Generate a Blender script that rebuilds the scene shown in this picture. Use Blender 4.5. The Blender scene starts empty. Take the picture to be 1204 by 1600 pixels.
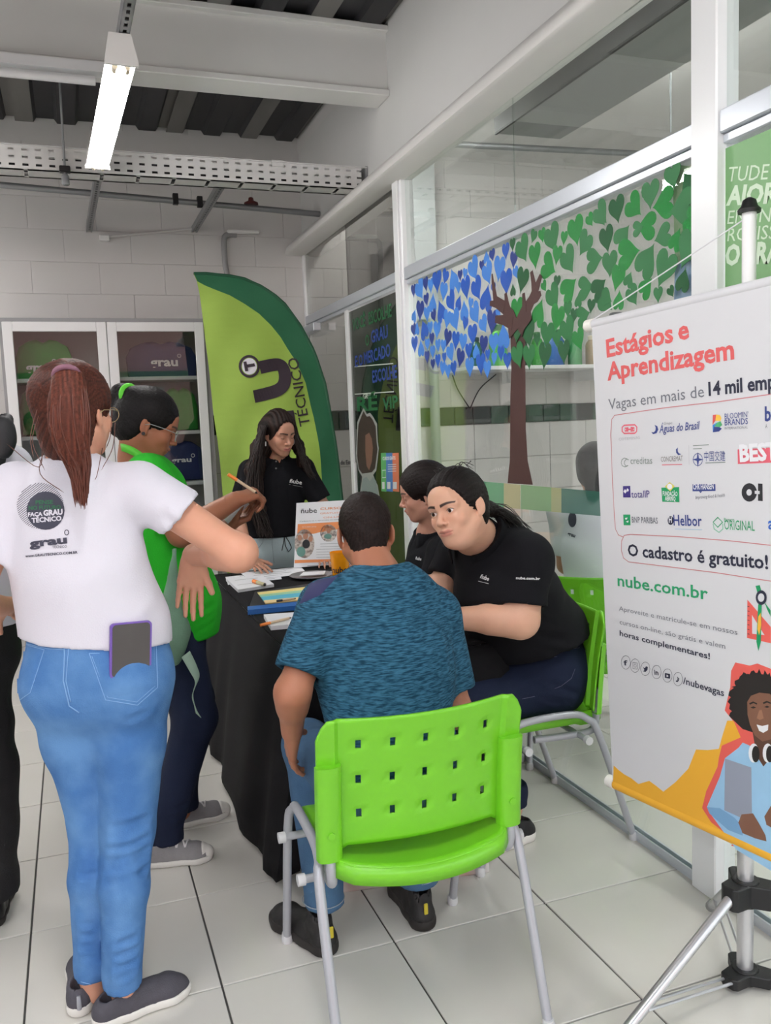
import bpy, math, random
import numpy as np
from mathutils import Vector, Matrix
from mathutils.bvhtree import BVHTree

# ---------------------------------------------------------------- camera (solved from the room's vanishing points)
F_PX, YAW, PITCH, ROLL = 1340.2, 0.34682, 0.10476, -0.03858
CAM = np.array([0.0, 0.0, 1.5])
_f = np.array([math.sin(YAW)*math.cos(PITCH), math.cos(YAW)*math.cos(PITCH), -math.sin(PITCH)])
_r = np.array([math.cos(YAW), -math.sin(YAW), 0.0]); _u = np.cross(_r, _f)
_c, _s = math.cos(ROLL), math.sin(ROLL)
RIGHT, UP, FWD = _c*_r + _s*_u, -_s*_r + _c*_u, _f
cd = bpy.data.cameras.new('camera'); cam = bpy.data.objects.new('camera', cd)
bpy.context.scene.collection.objects.link(cam); bpy.context.scene.camera = cam
m = Matrix.Identity(4)
for i in range(3):
    m[i][0], m[i][1], m[i][2], m[i][3] = RIGHT[i], UP[i], -FWD[i], CAM[i]
cam.matrix_world = m
cd.sensor_fit = 'VERTICAL'; cd.sensor_height = 24.0; cd.lens = F_PX*24.0/1600; cd.clip_start = 0.05

# ---------------------------------------------------------------- light: overcast daylight through the open shop front, fluorescent tubes
sc = bpy.context.scene
sc.view_settings.view_transform = 'Standard'; sc.view_settings.look = 'None'
sc.view_settings.gamma = 1.0; sc.view_settings.use_curve_mapping = False
sc.view_settings.exposure = EXPOSURE = 0.27
W = bpy.data.worlds.new('overcast_sky'); sc.world = W; W.use_nodes = True
bg = W.node_tree.nodes['Background']; bg.inputs[0].default_value = (0.86, 0.93, 1.0, 1); bg.inputs[1].default_value = 2.9
TUBE_POWER = 62.0
sc.cycles.transparent_max_bounces = 32

def ray(x, y):
    return RIGHT*((x-602)/F_PX) - UP*((y-800)/F_PX) + FWD
def P(x, y, ax, v):
    """point seen at photo pixel (x, y) on the world plane axis ax = v"""
    d = ray(x, y); t = (v-CAM[ax])/d[ax]
    return CAM + t*d

# ---------------------------------------------------------------- materials
def s2l(c):
    c = c/255.0
    return c/12.92 if c <= 0.04045 else ((c+0.055)/1.055)**2.4
def rgb(r, g, b):
    return (s2l(r), s2l(g), s2l(b), 1.0)
_M = {}
def mat(name, col=(200,200,200), rough=0.5, metal=0.0, noise=0.0, nscale=8.0, bump=0.0, bscale=60.0, stretch=(1,1,1),
        emit=0.0, spec=0.5, attr=None, sss=0.0, col2=None, coat=0.0, alpha=1.0):
    if name in _M: return _M[name]
    M = bpy.data.materials.new(name); M.use_nodes = True; _M[name] = M
    nt = M.node_tree; N = nt.nodes; L = nt.links; b = N['Principled BSDF']
    b.inputs['Roughness'].default_value = rough; b.inputs['Metallic'].default_value = metal
    b.inputs['Specular IOR Level'].default_value = spec
    if coat: b.inputs['Coat Weight'].default_value = coat
    c = rgb(*col); b.inputs['Base Color'].default_value = c
    tc = N.new('ShaderNodeTexCoord'); mp = N.new('ShaderNodeMapping'); L.new(tc.outputs['Object'], mp.inputs[0])
    mp.inputs['Scale'].default_value = stretch
    src = None
    if attr:
        a = N.new('ShaderNodeAttribute'); a.attribute_name = attr; src = a.outputs['Color']
        L.new(src, b.inputs['Base Color'])
    if noise or col2:
        n = N.new('ShaderNodeTexNoise'); n.inputs['Scale'].default_value = nscale; n.inputs['Detail'].default_value = 5
        L.new(mp.outputs[0], n.inputs[0])
        mix = N.new('ShaderNodeMix'); mix.data_type = 'RGBA'
        if col2:
            cr = N.new('ShaderNodeValToRGB'); cr.color_ramp.elements[0].position = 0.38; cr.color_ramp.elements[1].position = 0.62
            L.new(n.outputs[0], cr.inputs[0]); L.new(cr.outputs[0], mix.inputs[0])
            mix.inputs[6].default_value = c; mix.inputs[7].default_value = rgb(*col2)
        else:
            L.new(n.outputs[0], mix.inputs[0])
            lo = [max(0, v*(1-noise)) for v in c[:3]]+[1]; hi = [min(1, v*(1+noise)) for v in c[:3]]+[1]
            mix.inputs[6].default_value = lo; mix.inputs[7].default_value = hi
            if src is not None:
                mul = N.new('ShaderNodeMix'); mul.data_type = 'RGBA'; mul.blend_type = 'MULTIPLY'; mul.inputs[0].default_value = 1
                mix.inputs[6].default_value = (1-noise,)*3+(1,); mix.inputs[7].default_value = (1+noise,)*3+(1,)
                L.new(src, mul.inputs[6]); L.new(mix.outputs[2], mul.inputs[7]); L.new(mul.outputs[2], b.inputs['Base Color'])
        if src is None: L.new(mix.outputs[2], b.inputs['Base Color'])
    if bump:
        n2 = N.new('ShaderNodeTexNoise'); n2.inputs['Scale'].default_value = bscale; n2.inputs['Detail'].default_value = 4
        L.new(mp.outputs[0], n2.inputs[0])
        bp = N.new('ShaderNodeBump'); bp.inputs['Strength'].default_value = bump; bp.inputs['Distance'].default_value = 0.004
        L.new(n2.outputs[0], bp.inputs['Height']); L.new(bp.outputs[0], b.inputs['Normal'])
    if sss:
        b.inputs['Subsurface Weight'].default_value = sss; b.inputs['Subsurface Radius'].default_value = (0.012, 0.005, 0.003)
        b.inputs['Subsurface Scale'].default_value = 0.6
    if emit:
        b.inputs['Emission Color'].default_value = c; b.inputs['Emission Strength'].default_value = emit
    if alpha < 1: b.inputs['Alpha'].default_value = alpha
    return M
def glass_mat(name, tint=(0.96, 0.98, 0.97), refl=1.0, rough=0.0):
    if name in _M: return _M[name]
    M = bpy.data.materials.new(name); M.use_nodes = True; _M[name] = M
    nt = M.node_tree; N = nt.nodes; L = nt.links; N.clear()
    o = N.new('ShaderNodeOutputMaterial'); mx = N.new('ShaderNodeMixShader'); t = N.new('ShaderNodeBsdfTransparent')
    g = N.new('ShaderNodeBsdfGlossy'); fr = N.new('ShaderNodeFresnel'); ge = N.new('ShaderNodeNewGeometry'); mr = N.new('ShaderNodeMapRange'); mr.inputs[3].default_value = 1.45; mr.inputs[4].default_value = 1/1.45
    L.new(ge.outputs['Backfacing'], mr.inputs[0]); L.new(mr.outputs[0], fr.inputs[0])
    mu = N.new('ShaderNodeMath'); mu.operation = 'MULTIPLY'; mu.inputs[1].default_value = refl; mu.use_clamp = True
    t.inputs[0].default_value = (*tint, 1); g.inputs['Roughness'].default_value = rough; g.inputs[0].default_value = (1, 1, 1, 1)
    L.new(fr.outputs[0], mu.inputs[0]); L.new(mu.outputs[0], mx.inputs[0]); L.new(t.outputs[0], mx.inputs[1]); L.new(g.outputs[0], mx.inputs[2])
    L.new(mx.outputs[0], o.inputs[0])
    return M
def lin(*c): return tuple(s2l(v) for v in c)

# ---------------------------------------------------------------- object helpers
COL = sc.collection
def link(o, parent=None):
    COL.objects.link(o)
    if parent is not None: o.parent = parent
    return o
def tag(o, label=None, cat=None, group=None, kind=None):
    if label: o['label'] = label
    if cat: o['category'] = cat
    if group: o['group'] = group
    if kind: o['kind'] = kind
    return o
def empty(name, loc=(0,0,0), rz=0.0, label=None, cat=None, group=None, parent=None):
    o = bpy.data.objects.new(name, None); o.location = loc; o.rotation_euler = (0, 0, rz); o.empty_display_size = 0.05
    link(o, parent); return tag(o, label, cat, group)
def root_at(name, loc, label, cat, group=None):
    """an Empty at the thing's base; parts made in world coordinates go under it with under()"""
    return empty(name, tuple(float(v) for v in loc), 0, label, cat, group)
class MB:
    """collects vertices and faces, with a material slot per face"""
    def __init__(s): s.v = []; s.f = []; s.m = []; s.cur = 0; s.mats = []
    def use(s, M):
        if M not in s.mats: s.mats.append(M)
        s.cur = s.mats.index(M); return s
    def add(s, v, f):
        o = len(s.v); s.v += [tuple(float(c) for c in p) for p in v]; s.f += [tuple(i+o for i in q) for q in f]; s.m += [s.cur]*len(f); return s
    def box(s, lo, hi, bev=0.0):
        x0,y0,z0 = lo; x1,y1,z1 = hi
        b = min(bev, abs(x1-x0)/2.01, abs(y1-y0)/2.01, abs(z1-z0)/2.01)
        if b <= 0:
            return s.add([(x0,y0,z0),(x1,y0,z0),(x1,y1,z0),(x0,y1,z0),(x0,y0,z1),(x1,y0,z1),(x1,y1,z1),(x0,y1,z1)],
                         [(0,3,2,1),(4,5,6,7),(0,1,5,4),(1,2,6,5),(2,3,7,6),(3,0,4,7)])
        v = []; idx = {}
        for ix,(xa,sx) in enumerate(((x0,1),(x1,-1))):
            for iy,(ya,sy) in enumerate(((y0,1),(y1,-1))):
                for iz,(za,sz) in enumerate(((z0,1),(z1,-1))):
                    for k in range(3):
                        p = [xa+sx*b, ya+sy*b, za+sz*b]; p[k] = (xa,ya,za)[k]
                        idx[ix,iy,iz,k] = len(v); v.append(tuple(p))
        f = []
        for k in range(3):
            a, c = [(1,2),(2,0),(0,1)][k]
            for side in (0,1):
                q = []
                for (i,j) in ((0,0),(1,0),(1,1),(0,1)):
                    t = [0,0,0]; t[k] = side; t[a] = i; t[c] = j; q.append(idx[t[0],t[1],t[2],k])
                f.append(tuple(q if side else q[::-1]))
        for k in range(3):        # edges along axis k
            a, c = [(1,2),(2,0),(0,1)][k]
            for i in (0,1):
                for j in (0,1):
                    t0 = [0,0,0]; t0[a] = i; t0[c] = j; t1 = list(t0); t1[k] = 1
                    q = (idx[(*t0,a)], idx[(*t1,a)], idx[(*t1,c)], idx[(*t0,c)])
                    f.append(q if (i == j) else q[::-1])
        for i in (0,1):
            for j in (0,1):
                for k in (0,1):
                    q = (idx[i,j,k,0], idx[i,j,k,1], idx[i,j,k,2]); f.append(q if (i+j+k)%2 else q[::-1])
        return s.add(v, f)
    def tube(s, pts, r, n=10, cap=True, flat=None):
        pts = [np.array(p, float) for p in pts]; k = len(pts)
        rr = list(r) if hasattr(r, '__len__') else [r]*k
        ts = []
        for i in range(k):
            t = pts[min(i+1,k-1)]-pts[max(i-1,0)]; ts.append(t/(np.linalg.norm(t)+1e-12))
        a = np.array([0,0,1.0]) if abs(ts[0][2]) < 0.9 else np.array([1.0,0,0])
        nrm = np.cross(ts[0], a); nrm /= np.linalg.norm(nrm); v = []
        for i in range(k):
            nrm = nrm - ts[i]*np.dot(nrm, ts[i]); nrm /= np.linalg.norm(nrm)+1e-12; bi = np.cross(ts[i], nrm)
            for j in range(n):
                w = 2*math.pi*j/n; v.append(pts[i]+rr[i]*(math.cos(w)*nrm+math.sin(w)*bi*(flat or 1)))
        f = [(i*n+j, i*n+(j+1)%n, (i+1)*n+(j+1)%n, (i+1)*n+j) for i in range(k-1) for j in range(n)]
        if cap: f += [tuple(range(n))[::-1], tuple((k-1)*n+j for j in range(n))]
        return s.add(v, f)
    def lathe(s, prof, c=(0,0,0), n=20):
        v = []; k = len(prof)
        for (r, z) in prof:
            for j in range(n):
                w = 2*math.pi*j/n; v.append((c[0]+r*math.cos(w), c[1]+r*math.sin(w), c[2]+z))
        f = [(i*n+j, i*n+(j+1)%n, (i+1)*n+(j+1)%n, (i+1)*n+j) for i in range(k-1) for j in range(n)]
        f += [tuple(range(n))[::-1], tuple((k-1)*n+j for j in range(n))]
        return s.add(v, f)
    def prism(s, poly, O, U, V, t):
        """planar outline [(u,v)...] extruded by t along U x V"""
        O,U,V = (np.array(q, float) for q in (O,U,V)); N = np.cross(U, V); N /= np.linalg.norm(N); n = len(poly)
        a = sum(poly[i][0]*poly[(i+1)%n][1]-poly[(i+1)%n][0]*poly[i][1] for i in range(n))
        if a < 0: poly = poly[::-1]
        v = [O+u*U+w*V for u,w in poly]; v += [p+N*t for p in v]
        return s.add(v, [tuple(range(n))[::-1], tuple(range(n,2*n))]+[(i,(i+1)%n,n+(i+1)%n,n+i) for i in range(n)])
    def grid(s, fn, nu, nv):
        v = [fn(i/nu, j/nv) for j in range(nv+1) for i in range(nu+1)]
        return s.add(v, [(j*(nu+1)+i, j*(nu+1)+i+1, (j+1)*(nu+1)+i+1, (j+1)*(nu+1)+i) for j in range(nv) for i in range(nu)])
    def build(s, name, M=None, parent=None, smooth=False, solid=0.0, bevel=0.0):
        me = bpy.data.meshes.new(name); me.from_pydata(s.v, [], s.f)
        mats = s.mats if s.mats else [M]
        for q in mats: me.materials.append(q)
        if len(mats) > 1: me.polygons.foreach_set('material_index', s.m)
        me.validate(); me.update()
        o = bpy.data.objects.new(name, me); link(o)
        if parent is not None: under(o, parent)
        if smooth: shade(me, smooth)
        if solid:
            md = o.modifiers.new('thickness', 'SOLIDIFY'); md.thickness = solid; md.offset = 0
        if bevel:
            md = o.modifiers.new('soft', 'BEVEL'); md.width = bevel; md.segments = 2; md.limit_method = 'ANGLE'
        return o
def shade(me, ang=True):
    me.polygons.foreach_set('use_smooth', [True]*len(me.polygons))
    if ang is not True:
        try: me.set_sharp_from_angle(angle=math.radians(ang))
        except Exception: pass
def world_of(o):
    T = Matrix.Identity(4)
    while o is not None:
        T = o.matrix_basis @ T if o.parent is None else o.matrix_parent_inverse @ o.matrix_basis @ T
        o = o.parent
    return T
def under(o, parent):
    """parent o (made in world coordinates) under parent, keeping it where it is"""
    o.parent = parent; o.matrix_parent_inverse = world_of(parent).inverted()
    return o
def copy_tree(o, parent=None):
    c = o.copy(); COL.objects.link(c)
    if parent is not None: c.parent = parent
    for ch in list(o.children): copy_tree(ch, c)
    return c
def rot2(x, y, a): return (x*math.cos(a)-y*math.sin(a), x*math.sin(a)+y*math.cos(a))
def arc(c, r, a0, a1, n):
    return [(c[0]+r*math.cos(math.radians(a0+(a1-a0)*i/n)), c[1]+r*math.sin(math.radians(a0+(a1-a0)*i/n))) for i in range(n+1)]
def smoothpath(pts, n=6):
    """Catmull-Rom through the points"""
    pts = [np.array(p, float) for p in pts]; q = [2*pts[0]-pts[1]]+pts+[2*pts[-1]-pts[-2]]; out = []
    for i in range(1, len(q)-2):
        for k in range(n):
            t = k/n; a,b,c,d = q[i-1],q[i],q[i+1],q[i+2]
            out.append(0.5*((2*b)+(c-a)*t+(2*a-5*b+4*c-d)*t*t+(3*b-a-3*c+d)*t**3))
    out.append(pts[-1]); return out

class Plane:
    """a real flat surface: origin O, text direction U, up V; uv() gives where a photo pixel falls on it"""
    def __init__(s, O, U, V, off=0.001):
        s.O = np.array(O, float); s.U = np.array(U, float)/np.linalg.norm(U); s.V = np.array(V, float)
        s.V = s.V - s.U*np.dot(s.U, s.V); s.V /= np.linalg.norm(s.V); s.N = np.cross(s.U, s.V); s.off = off
    def uv(s, x, y):
        d = ray(x, y); t = np.dot(s.O-CAM, s.N)/np.dot(d, s.N); p = CAM+t*d-s.O
        return float(np.dot(p, s.U)), float(np.dot(p, s.V))
    def at(s, u, v, h=0.0): return s.O+u*s.U+v*s.V+(s.off+h)*s.N
    def poly(s, pts, M, parent, name='print', px=True, t=0.0, h=0.0):
        q = [s.uv(*p) for p in pts] if px else list(pts)
        mb = MB()
        if t: mb.prism(q, s.at(0,0,h), s.U, s.V, t)
        else:
            n = len(q); a = sum(q[i][0]*q[(i+1)%n][1]-q[(i+1)%n][0]*q[i][1] for i in range(n))
            if a < 0: q = q[::-1]
            mb.add([s.at(u,v,h) for u,v in q], [tuple(range(n))])
        return mb.build(name, M, parent)
    def mbpoly(s, mb, pts, px=True, h=0.0):
        q = [s.uv(*p) for p in pts] if px else list(pts); n = len(q)
        a = sum(q[i][0]*q[(i+1)%n][1]-q[(i+1)%n][0]*q[i][1] for i in range(n))
        if a < 0: q = q[::-1]
        mb.add([s.at(u,v,h) for u,v in q], [tuple(range(n))])
    def mbline(s, mb, pts, w, px=True, h=0.0, closed=False):
        q = [np.array(s.uv(*p)) for p in pts] if px else [np.array(p, float) for p in pts]
        n = len(q); L = []
        for i in range(n):
            a = q[(i-1)%n] if (closed or i) else q[i]; b = q[(i+1)%n] if (closed or i < n-1) else q[i]
            t = b-a; t /= np.linalg.norm(t)+1e-12; nn = np.array([-t[1], t[0]])*w/2; L.append((q[i]+nn, q[i]-nn))
        v = [s.at(p[0],p[1],h) for ab in L for p in ab]; k = n if closed else n-1
        mb.add(v, [(2*i+1, 2*((i+1)%n)+1, 2*((i+1)%n), 2*i) for i in range(k)])

_tc = {}
def text_mesh(body, bold=0.0, shear=0.0):
    key = (body, bold, shear)
    if key in _tc: return _tc[key]
    c = bpy.data.curves.new('lettering', 'FONT'); c.body = body; c.size = 1.0; c.offset = bold; c.shear = shear; c.resolution_u = 2
    o = bpy.data.objects.new('lettering', c); COL.objects.link(o); bpy.context.view_layer.update()
    dg = bpy.context.evaluated_depsgraph_get(); me = o.evaluated_get(dg).to_mesh()
    v = np.array([q.co[:] for q in me.vertices]) if len(me.vertices) else np.zeros((0,3)); f = [tuple(p.vertices) for p in me.polygons]
    o.evaluated_get(dg).to_mesh_clear(); bpy.data.objects.remove(o); bpy.data.curves.remove(c)
    if len(v): v[:,0] -= v[:,0].min()
    _tc[key] = (v, f, float(v[:,0].max()) if len(v) else 1.0); return _tc[key]
def text_on(pl, body, p0, p1, h, M, parent, name='lettering', bold=0.0, shear=0.0, px=True, lift=0.0003, mb=None):
    """lettering on plane pl: baseline from p0 to p1 (photo pixels on that plane), h = capital height in metres"""
    v, f, w = text_mesh(body, bold, shear)
    a = np.array(pl.uv(*p0) if px else p0, float); b = np.array(pl.uv(*p1) if px else p1, float)
    d = b-a; L = np.linalg.norm(d); d /= L; e = np.array([-d[1], d[0]]); k = h/0.72
    pts = [pl.at(*(a+d*(q[0]/w*L)+e*q[1]*k), lift) for q in v]
    if mb is not None: mb.add(pts, f); return None
    m2 = MB(); m2.add(pts, f); return m2.build(name, M, parent)
# ================================================================= ROOM
YB, XP = 6.54, 1.78         # back wall, glass partition
white_paint = mat('white_wall_paint', (212,210,208), 0.55, noise=0.03, nscale=3, bump=0.15, bscale=25)
grey_paint = mat('grey_beam_paint', (226,226,223), 0.5, noise=0.05, nscale=2, bump=0.1, bscale=12)
alu_white = mat('white_aluminium', (232,233,234), 0.3, spec=0.6)
alu_grey = mat('satin_aluminium', (198,203,210), 0.3, metal=0.35)
grout = mat('floor_joint', (70,70,68), 0.8, noise=0.3, nscale=20)
tile_m = mat('pale_floor_tile', (216,213,206), 0.16, noise=0.05, nscale=2.2, spec=0.55)
tile_m2 = mat('pale_floor_tile_dusty', (210,207,200), 0.2, noise=0.06, nscale=3.1, spec=0.55)
def structure(mb, name, M, smooth=False, bevel=0, parent=None):
    o = mb.build(name, M, parent, smooth=smooth, bevel=bevel)
    if parent is None: o['kind'] = 'structure'
    return o
# ---- floor: slab in the joint colour, each tile its own piece
floor = structure(MB().box((-3.2,-1.6,-0.12), (5.4,YB+0.1,-0.006)), 'floor', grout)
TX, TY, GX, GY = 0.4985, 0.4835, 0.278, 2.212
def tile_mesh(M, i):
    o = MB().box((-TX/2+0.0028,-TY/2+0.0028,-0.008), (TX/2-0.0028,TY/2-0.0028,0.0), 0.0015).build('tile_proto', M)
    me = o.data; me.name = 'floor_tile'; bpy.data.objects.remove(o); return me
tms = [tile_mesh(tile_m, 0), tile_mesh(tile_m2, 1)]
rnd = random.Random(4)
far_tiles = MB()
for i in range(-7, 11):
    for j in range(-7, 10):
        cx, cy = GX+(i+0.5)*TX, GY+(j+0.5)*TY
        if cx < -3.1 or cx > 5.2 or cy > YB+0.1: continue
        if -1.3 < cx < 4.6 and cy > 0.9:
            o = bpy.data.objects.new('tile', tms[rnd.random() < 0.4]); o.location = (cx, cy, rnd.uniform(-0.0006, 0.0004)); link(o, floor)
        else:
            far_tiles.box((cx-TX/2+0.003, cy-TY/2+0.003, -0.008), (cx+TX/2-0.003, cy+TY/2-0.003, 0))
o = far_tiles.build('outer_tiles', tile_m, floor); o['kind'] = 'stuff'
# ---- back wall: painted blocks, a band of green glass tiles, white tiles below
wall_back = structure(MB().box((-3.2,YB+0.006,-0.1), (5.4,YB+0.2,3.75)), 'wall_back', mat('wall_joint', (200,198,196), 0.8))
wt = mat('white_wall_tile', (212,211,209), 0.28, noise=0.02, nscale=3)
bm_ = MB().box((-0.2243,-0.006,-0.1092), (0.2243,0.006,0.1092), 0.0015).build('p', white_paint); blk = bm_.data; bpy.data.objects.remove(bm_)
bm_ = MB().box((-0.179,-0.006,-0.1425), (0.179,0.006,0.1425), 0.002).build('p', wt); wtl = bm_.data; bpy.data.objects.remove(bm_)
gms = []
for k,c in enumerate(((22,40,34),(34,62,50),(58,84,70),(14,30,27))):
    bm_ = MB().box((-0.081,-0.007,-0.073), (0.081,0.007,0.073), 0.003).build('p', mat('green_glass_tile_%d' % k, c, 0.08, noise=0.3, nscale=6, spec=0.7)); gms.append(bm_.data); bpy.data.objects.remove(bm_)
for r in range(10):
    z = 1.600+0.11+r*0.2195
    for i in range(-3, 13):
        x = 0.052+i*0.45+(0.0 if r % 2 else 0.225)
        if -0.9 < x < 5.2 and z < 3.7:
            o = bpy.data.objects.new('brick', blk); o.location = (x+0.225, YB+0.003+rnd.uniform(-.0008,.0008), z); link(o, wall_back)
for i in range(-5, 27):
    x = 0.91+i*0.1675
    o = bpy.data.objects.new('tile', gms[rnd.choice((0,1,1,2,3,0))] if x < 2.35 else gms[rnd.choice((1,2,2,1,3))]); o.location = (x, YB, 1.523); link(o, wall_back)
for r in range(5):
    for i in range(-2, 13):
        o = bpy.data.objects.new('tile', wtl); o.location = (0.1+i*0.3625, YB+0.002, 1.447-0.145-r*0.2895); link(o, wall_back)
# ---- other walls (outside the frame, they close the shop)
structure(MB().box((-3.4,-1.6,-0.1), (-3.2,YB,3.75)), 'wall_left', white_paint)
structure(MB().box((5.3,-1.6,-0.1), (5.5,YB,3.75)), 'wall_right', white_paint)
# wall above the glass partition with its coved ledge
mbw = MB().box((1.77,-1.6,2.88), (1.95,YB,3.72))
structure(mbw, 'wall_partition', mat('grey_white_render', (208,208,206), 0.6, noise=0.05, nscale=1.4, bump=0.2, bscale=14))
prof = [(1.80,2.785),(1.645,2.785),(1.632,2.795),(1.632,2.822),(1.642,2.842),(1.70,2.90),(1.77,2.955),(1.80,2.955)]
mbl = MB(); nY = 12; rl = random.Random(3)
v = []
for j in range(nY+1):
    y = -1.6+(YB+1.6)*j/nY
    for (x,z) in prof: v.append((x+(rl.uniform(-.003,.003) if x < 1.75 else 0), y, z))
k = len(prof)
mbl.add(v, [(j*k+i, j*k+(i+1)%k, (j+1)*k+(i+1)%k, (j+1)*k+i) for j in range(nY) for i in range(k)]+[tuple(range(k)), tuple(nY*k+i for i in range(k))[::-1]])
structure(mbl, 'trim_ledge', mat('ledge_paint', (222,220,217), 0.5, noise=0.02, bump=0.15, bscale=10), smooth=40)
# ---- ceiling: black corrugated roof sheets
roof_m = mat('dark_roof_sheet', (38,38,42), 0.5, noise=0.5, nscale=5, stretch=(1,0.25,1))
roof_l = mat('pale_roof_streak', (108,106,103), 0.5, noise=0.35, nscale=7, stretch=(1,0.2,1))  # paler colour on some strips of the roof sheets
def corrug(x0, x1, y0, y1, z, pitch=0.27):
    mb = MB().use(roof_m); n = int((x1-x0)/pitch)+1; pr = []
    for i in range(n):
        a = x0+i*pitch; pr += [(a,z),(a+.115,z),(a+.135,z+.03),(a+.250,z+.03)]
    v = [(x,y,zz) for y in (y0,y1) for (x,zz) in pr]; k = len(pr)
    for i in range(k-1):
        mb.use(roof_l if (i % 8 in (0,) or i % 20 == 14) else roof_m); mb.add([v[i],v[i+1],v[k+i+1],v[k+i]], [(0,3,2,1)])
    return mb
ceil = structure(MB().box((-3.4,-1.6,3.82),(5.5,YB+.2,3.9)), 'ceiling', mat('roof_top', (120,120,120), 0.8))
for a in range(-3, 2):
    x0 = -3.2+(a+3)*1.0; corrug(x0, x0+0.98 if a < 1 else 1.9, -1.6, YB, 3.63).build('roof_panel', None, ceil, solid=0.004)
structure(MB().box((1.95,3.3,3.60),(5.3,YB,3.7)), 'ceiling_back_room', white_paint)
corrug(1.95, 5.3, -1.6, 3.3, 3.66).build('roof_panel', None, ceil, solid=0.004)
# torn white lining where wall and roof meet
mb = MB(); rl = random.Random(8); xs = np.linspace(-1.6,1.77,60)
v = [(x,YB-0.004,3.5) for x in xs]+[(x,YB-0.004,3.6+rl.uniform(-.02,.035)) for x in xs]
mb.add(v, [(i,i+1,60+i+1,60+i) for i in range(59)]); structure(mb, 'trim_wall_top', white_paint)
mb = MB(); ys = np.linspace(4.8,YB,26)
v = [(1.766,y,3.55) for y in ys]+[(1.766,y,3.615+rl.uniform(-.012,.03)) for y in ys]
mb.add(v, [(i,26+i,26+i+1,i+1) for i in range(25)]); structure(mb, 'trim_wall_edge', white_paint)
# ---- steel beams under the roof
def beam(y0, name, flange=True):
    m_ = MB(); m_.box((-3.2,y0+0.03,3.30),(1.77,y0+0.17,3.62))
    m_.box((-3.2,y0,3.268),(1.77,y0+0.2,3.302),0.004); m_.box((-3.2,y0-0.01,3.60),(1.77,y0+0.2,3.632),0.004)
    return structure(m_, name, grey_paint)
beam(4.566, 'ceiling_beam_1'); beam(1.3, 'ceiling_beam_2')
m_ = MB(); m_.tube([(-3.2,4.53,3.205),(0.235,4.53,3.188)],0.022,12); m_.box((-3.2,4.50,3.222),(0.3,4.58,3.268))
structure(m_, 'trim_beam_pipe', alu_white, smooth=40)
# ---- partition frames
def bar(name, lo, hi, M=alu_white, bev=0.004): return structure(MB().box(lo,hi,bev), name, M)
PW0, PW1 = XP-0.03, XP+0.045
fr = MB().use(alu_white)
fr.box((PW0,4.415,0),(PW1,4.535,2.79),.004); fr.box((PW0-.012,4.44,0),(PW0,4.51,2.787),.002)
structure(fr, 'window_post_1', alu_white)
bar('window_post_2', (PW0-.005,2.005,0), (PW1,2.112,2.79))
bar('window_post_3', (PW0,-0.6,0), (PW1,-0.5,2.79))
bar('window_post_4', (PW0+.01,6.49,0), (PW1-.01,6.54,2.79))
for n_,(a,b) in enumerate(((4.535,6.49),(2.112,4.415),(-0.5,2.005))):
    m_ = MB().use(alu_grey); m_.box((PW0+.004,a,2.262),(PW1,b,2.325),.004); m_.box((PW0+.018,a,2.236),(PW1-.01,b,2.262),.003)
    structure(m_, 'window_rail_%d' % (n_+1), None)
    m_ = MB().use(alu_grey); m_.box((XP-.014,a,0.0),(XP+.016,b,0.012),.001); m_.box((XP-.014,a,0.012),(XP-.008,b,0.034)); m_.box((XP+.010,a,0.012),(XP+.016,b,0.034))
    structure(m_, 'window_sill_%d' % (n_+1), None)
# ---- panes (each lifts out: parts of their window)
clear = glass_mat('clear_glass', lin(243,247,245), 1.3)
dim = glass_mat('dim_view_glass', lin(196,196,194), 1.2)  # dimness of the view behind put into a grey tint
dim2 = glass_mat('dimmer_view_glass', lin(160,160,158), 1.0)  # deeper tint for the darker zone behind the first upper pane
dark = glass_mat('dark_tinted_glass', lin(120,126,120), 1.0)
def pane(name, M, y0, y1, z0, z1, x=XP, parent=None):
    o = MB().box((x-0.004,y0,z0),(x+0.004,y1,z1)).build('pane', M, parent); return o
for nm, panes in (('window_1', ((dim2,4.54,5.475,2.325,2.785),(dim,5.48,6.49,2.325,2.785))),
                  ('window_2', ((clear,2.115,3.217,2.325,2.785),(clear,3.22,4.41,2.325,2.785))),
                  ('window_3', ((clear,2.115,3.217,0.012,2.262),(clear,3.22,4.41,0.012,2.262))),
                  ('window_4', ((clear,-0.5,2.0,0.012,2.262),(clear,-0.5,2.0,2.325,2.785))),
                  ('window_5', ((dim,5.53,6.49,0.012,2.24),))):
    r = empty(nm, (XP,panes[0][1],panes[0][3])); r['kind'] = 'structure'
    for (M_,a,b,c,d) in panes: pane('pane', M_, a, b, c, d, parent=r)
dr = empty('door_1', (XP,5.0,0)); dr['kind'] = 'structure'
pane('pane', dark, 4.545, 5.49, 0.06, 2.225, parent=dr)
m_ = MB().box((PW0+.012,5.47,0.02),(PW1-.012,5.53,2.24),.003); m_.build('door_stile', alu_white, dr)
MB().box((XP-0.04,5.40,1.02),(XP-0.015,5.44,1.24),.006).build('door_handle', alu_white, dr)
MB().box((XP-0.09,6.05,2.17),(XP-0.03,6.5,2.23),.006).build('door_closer', alu_grey, dr)
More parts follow.
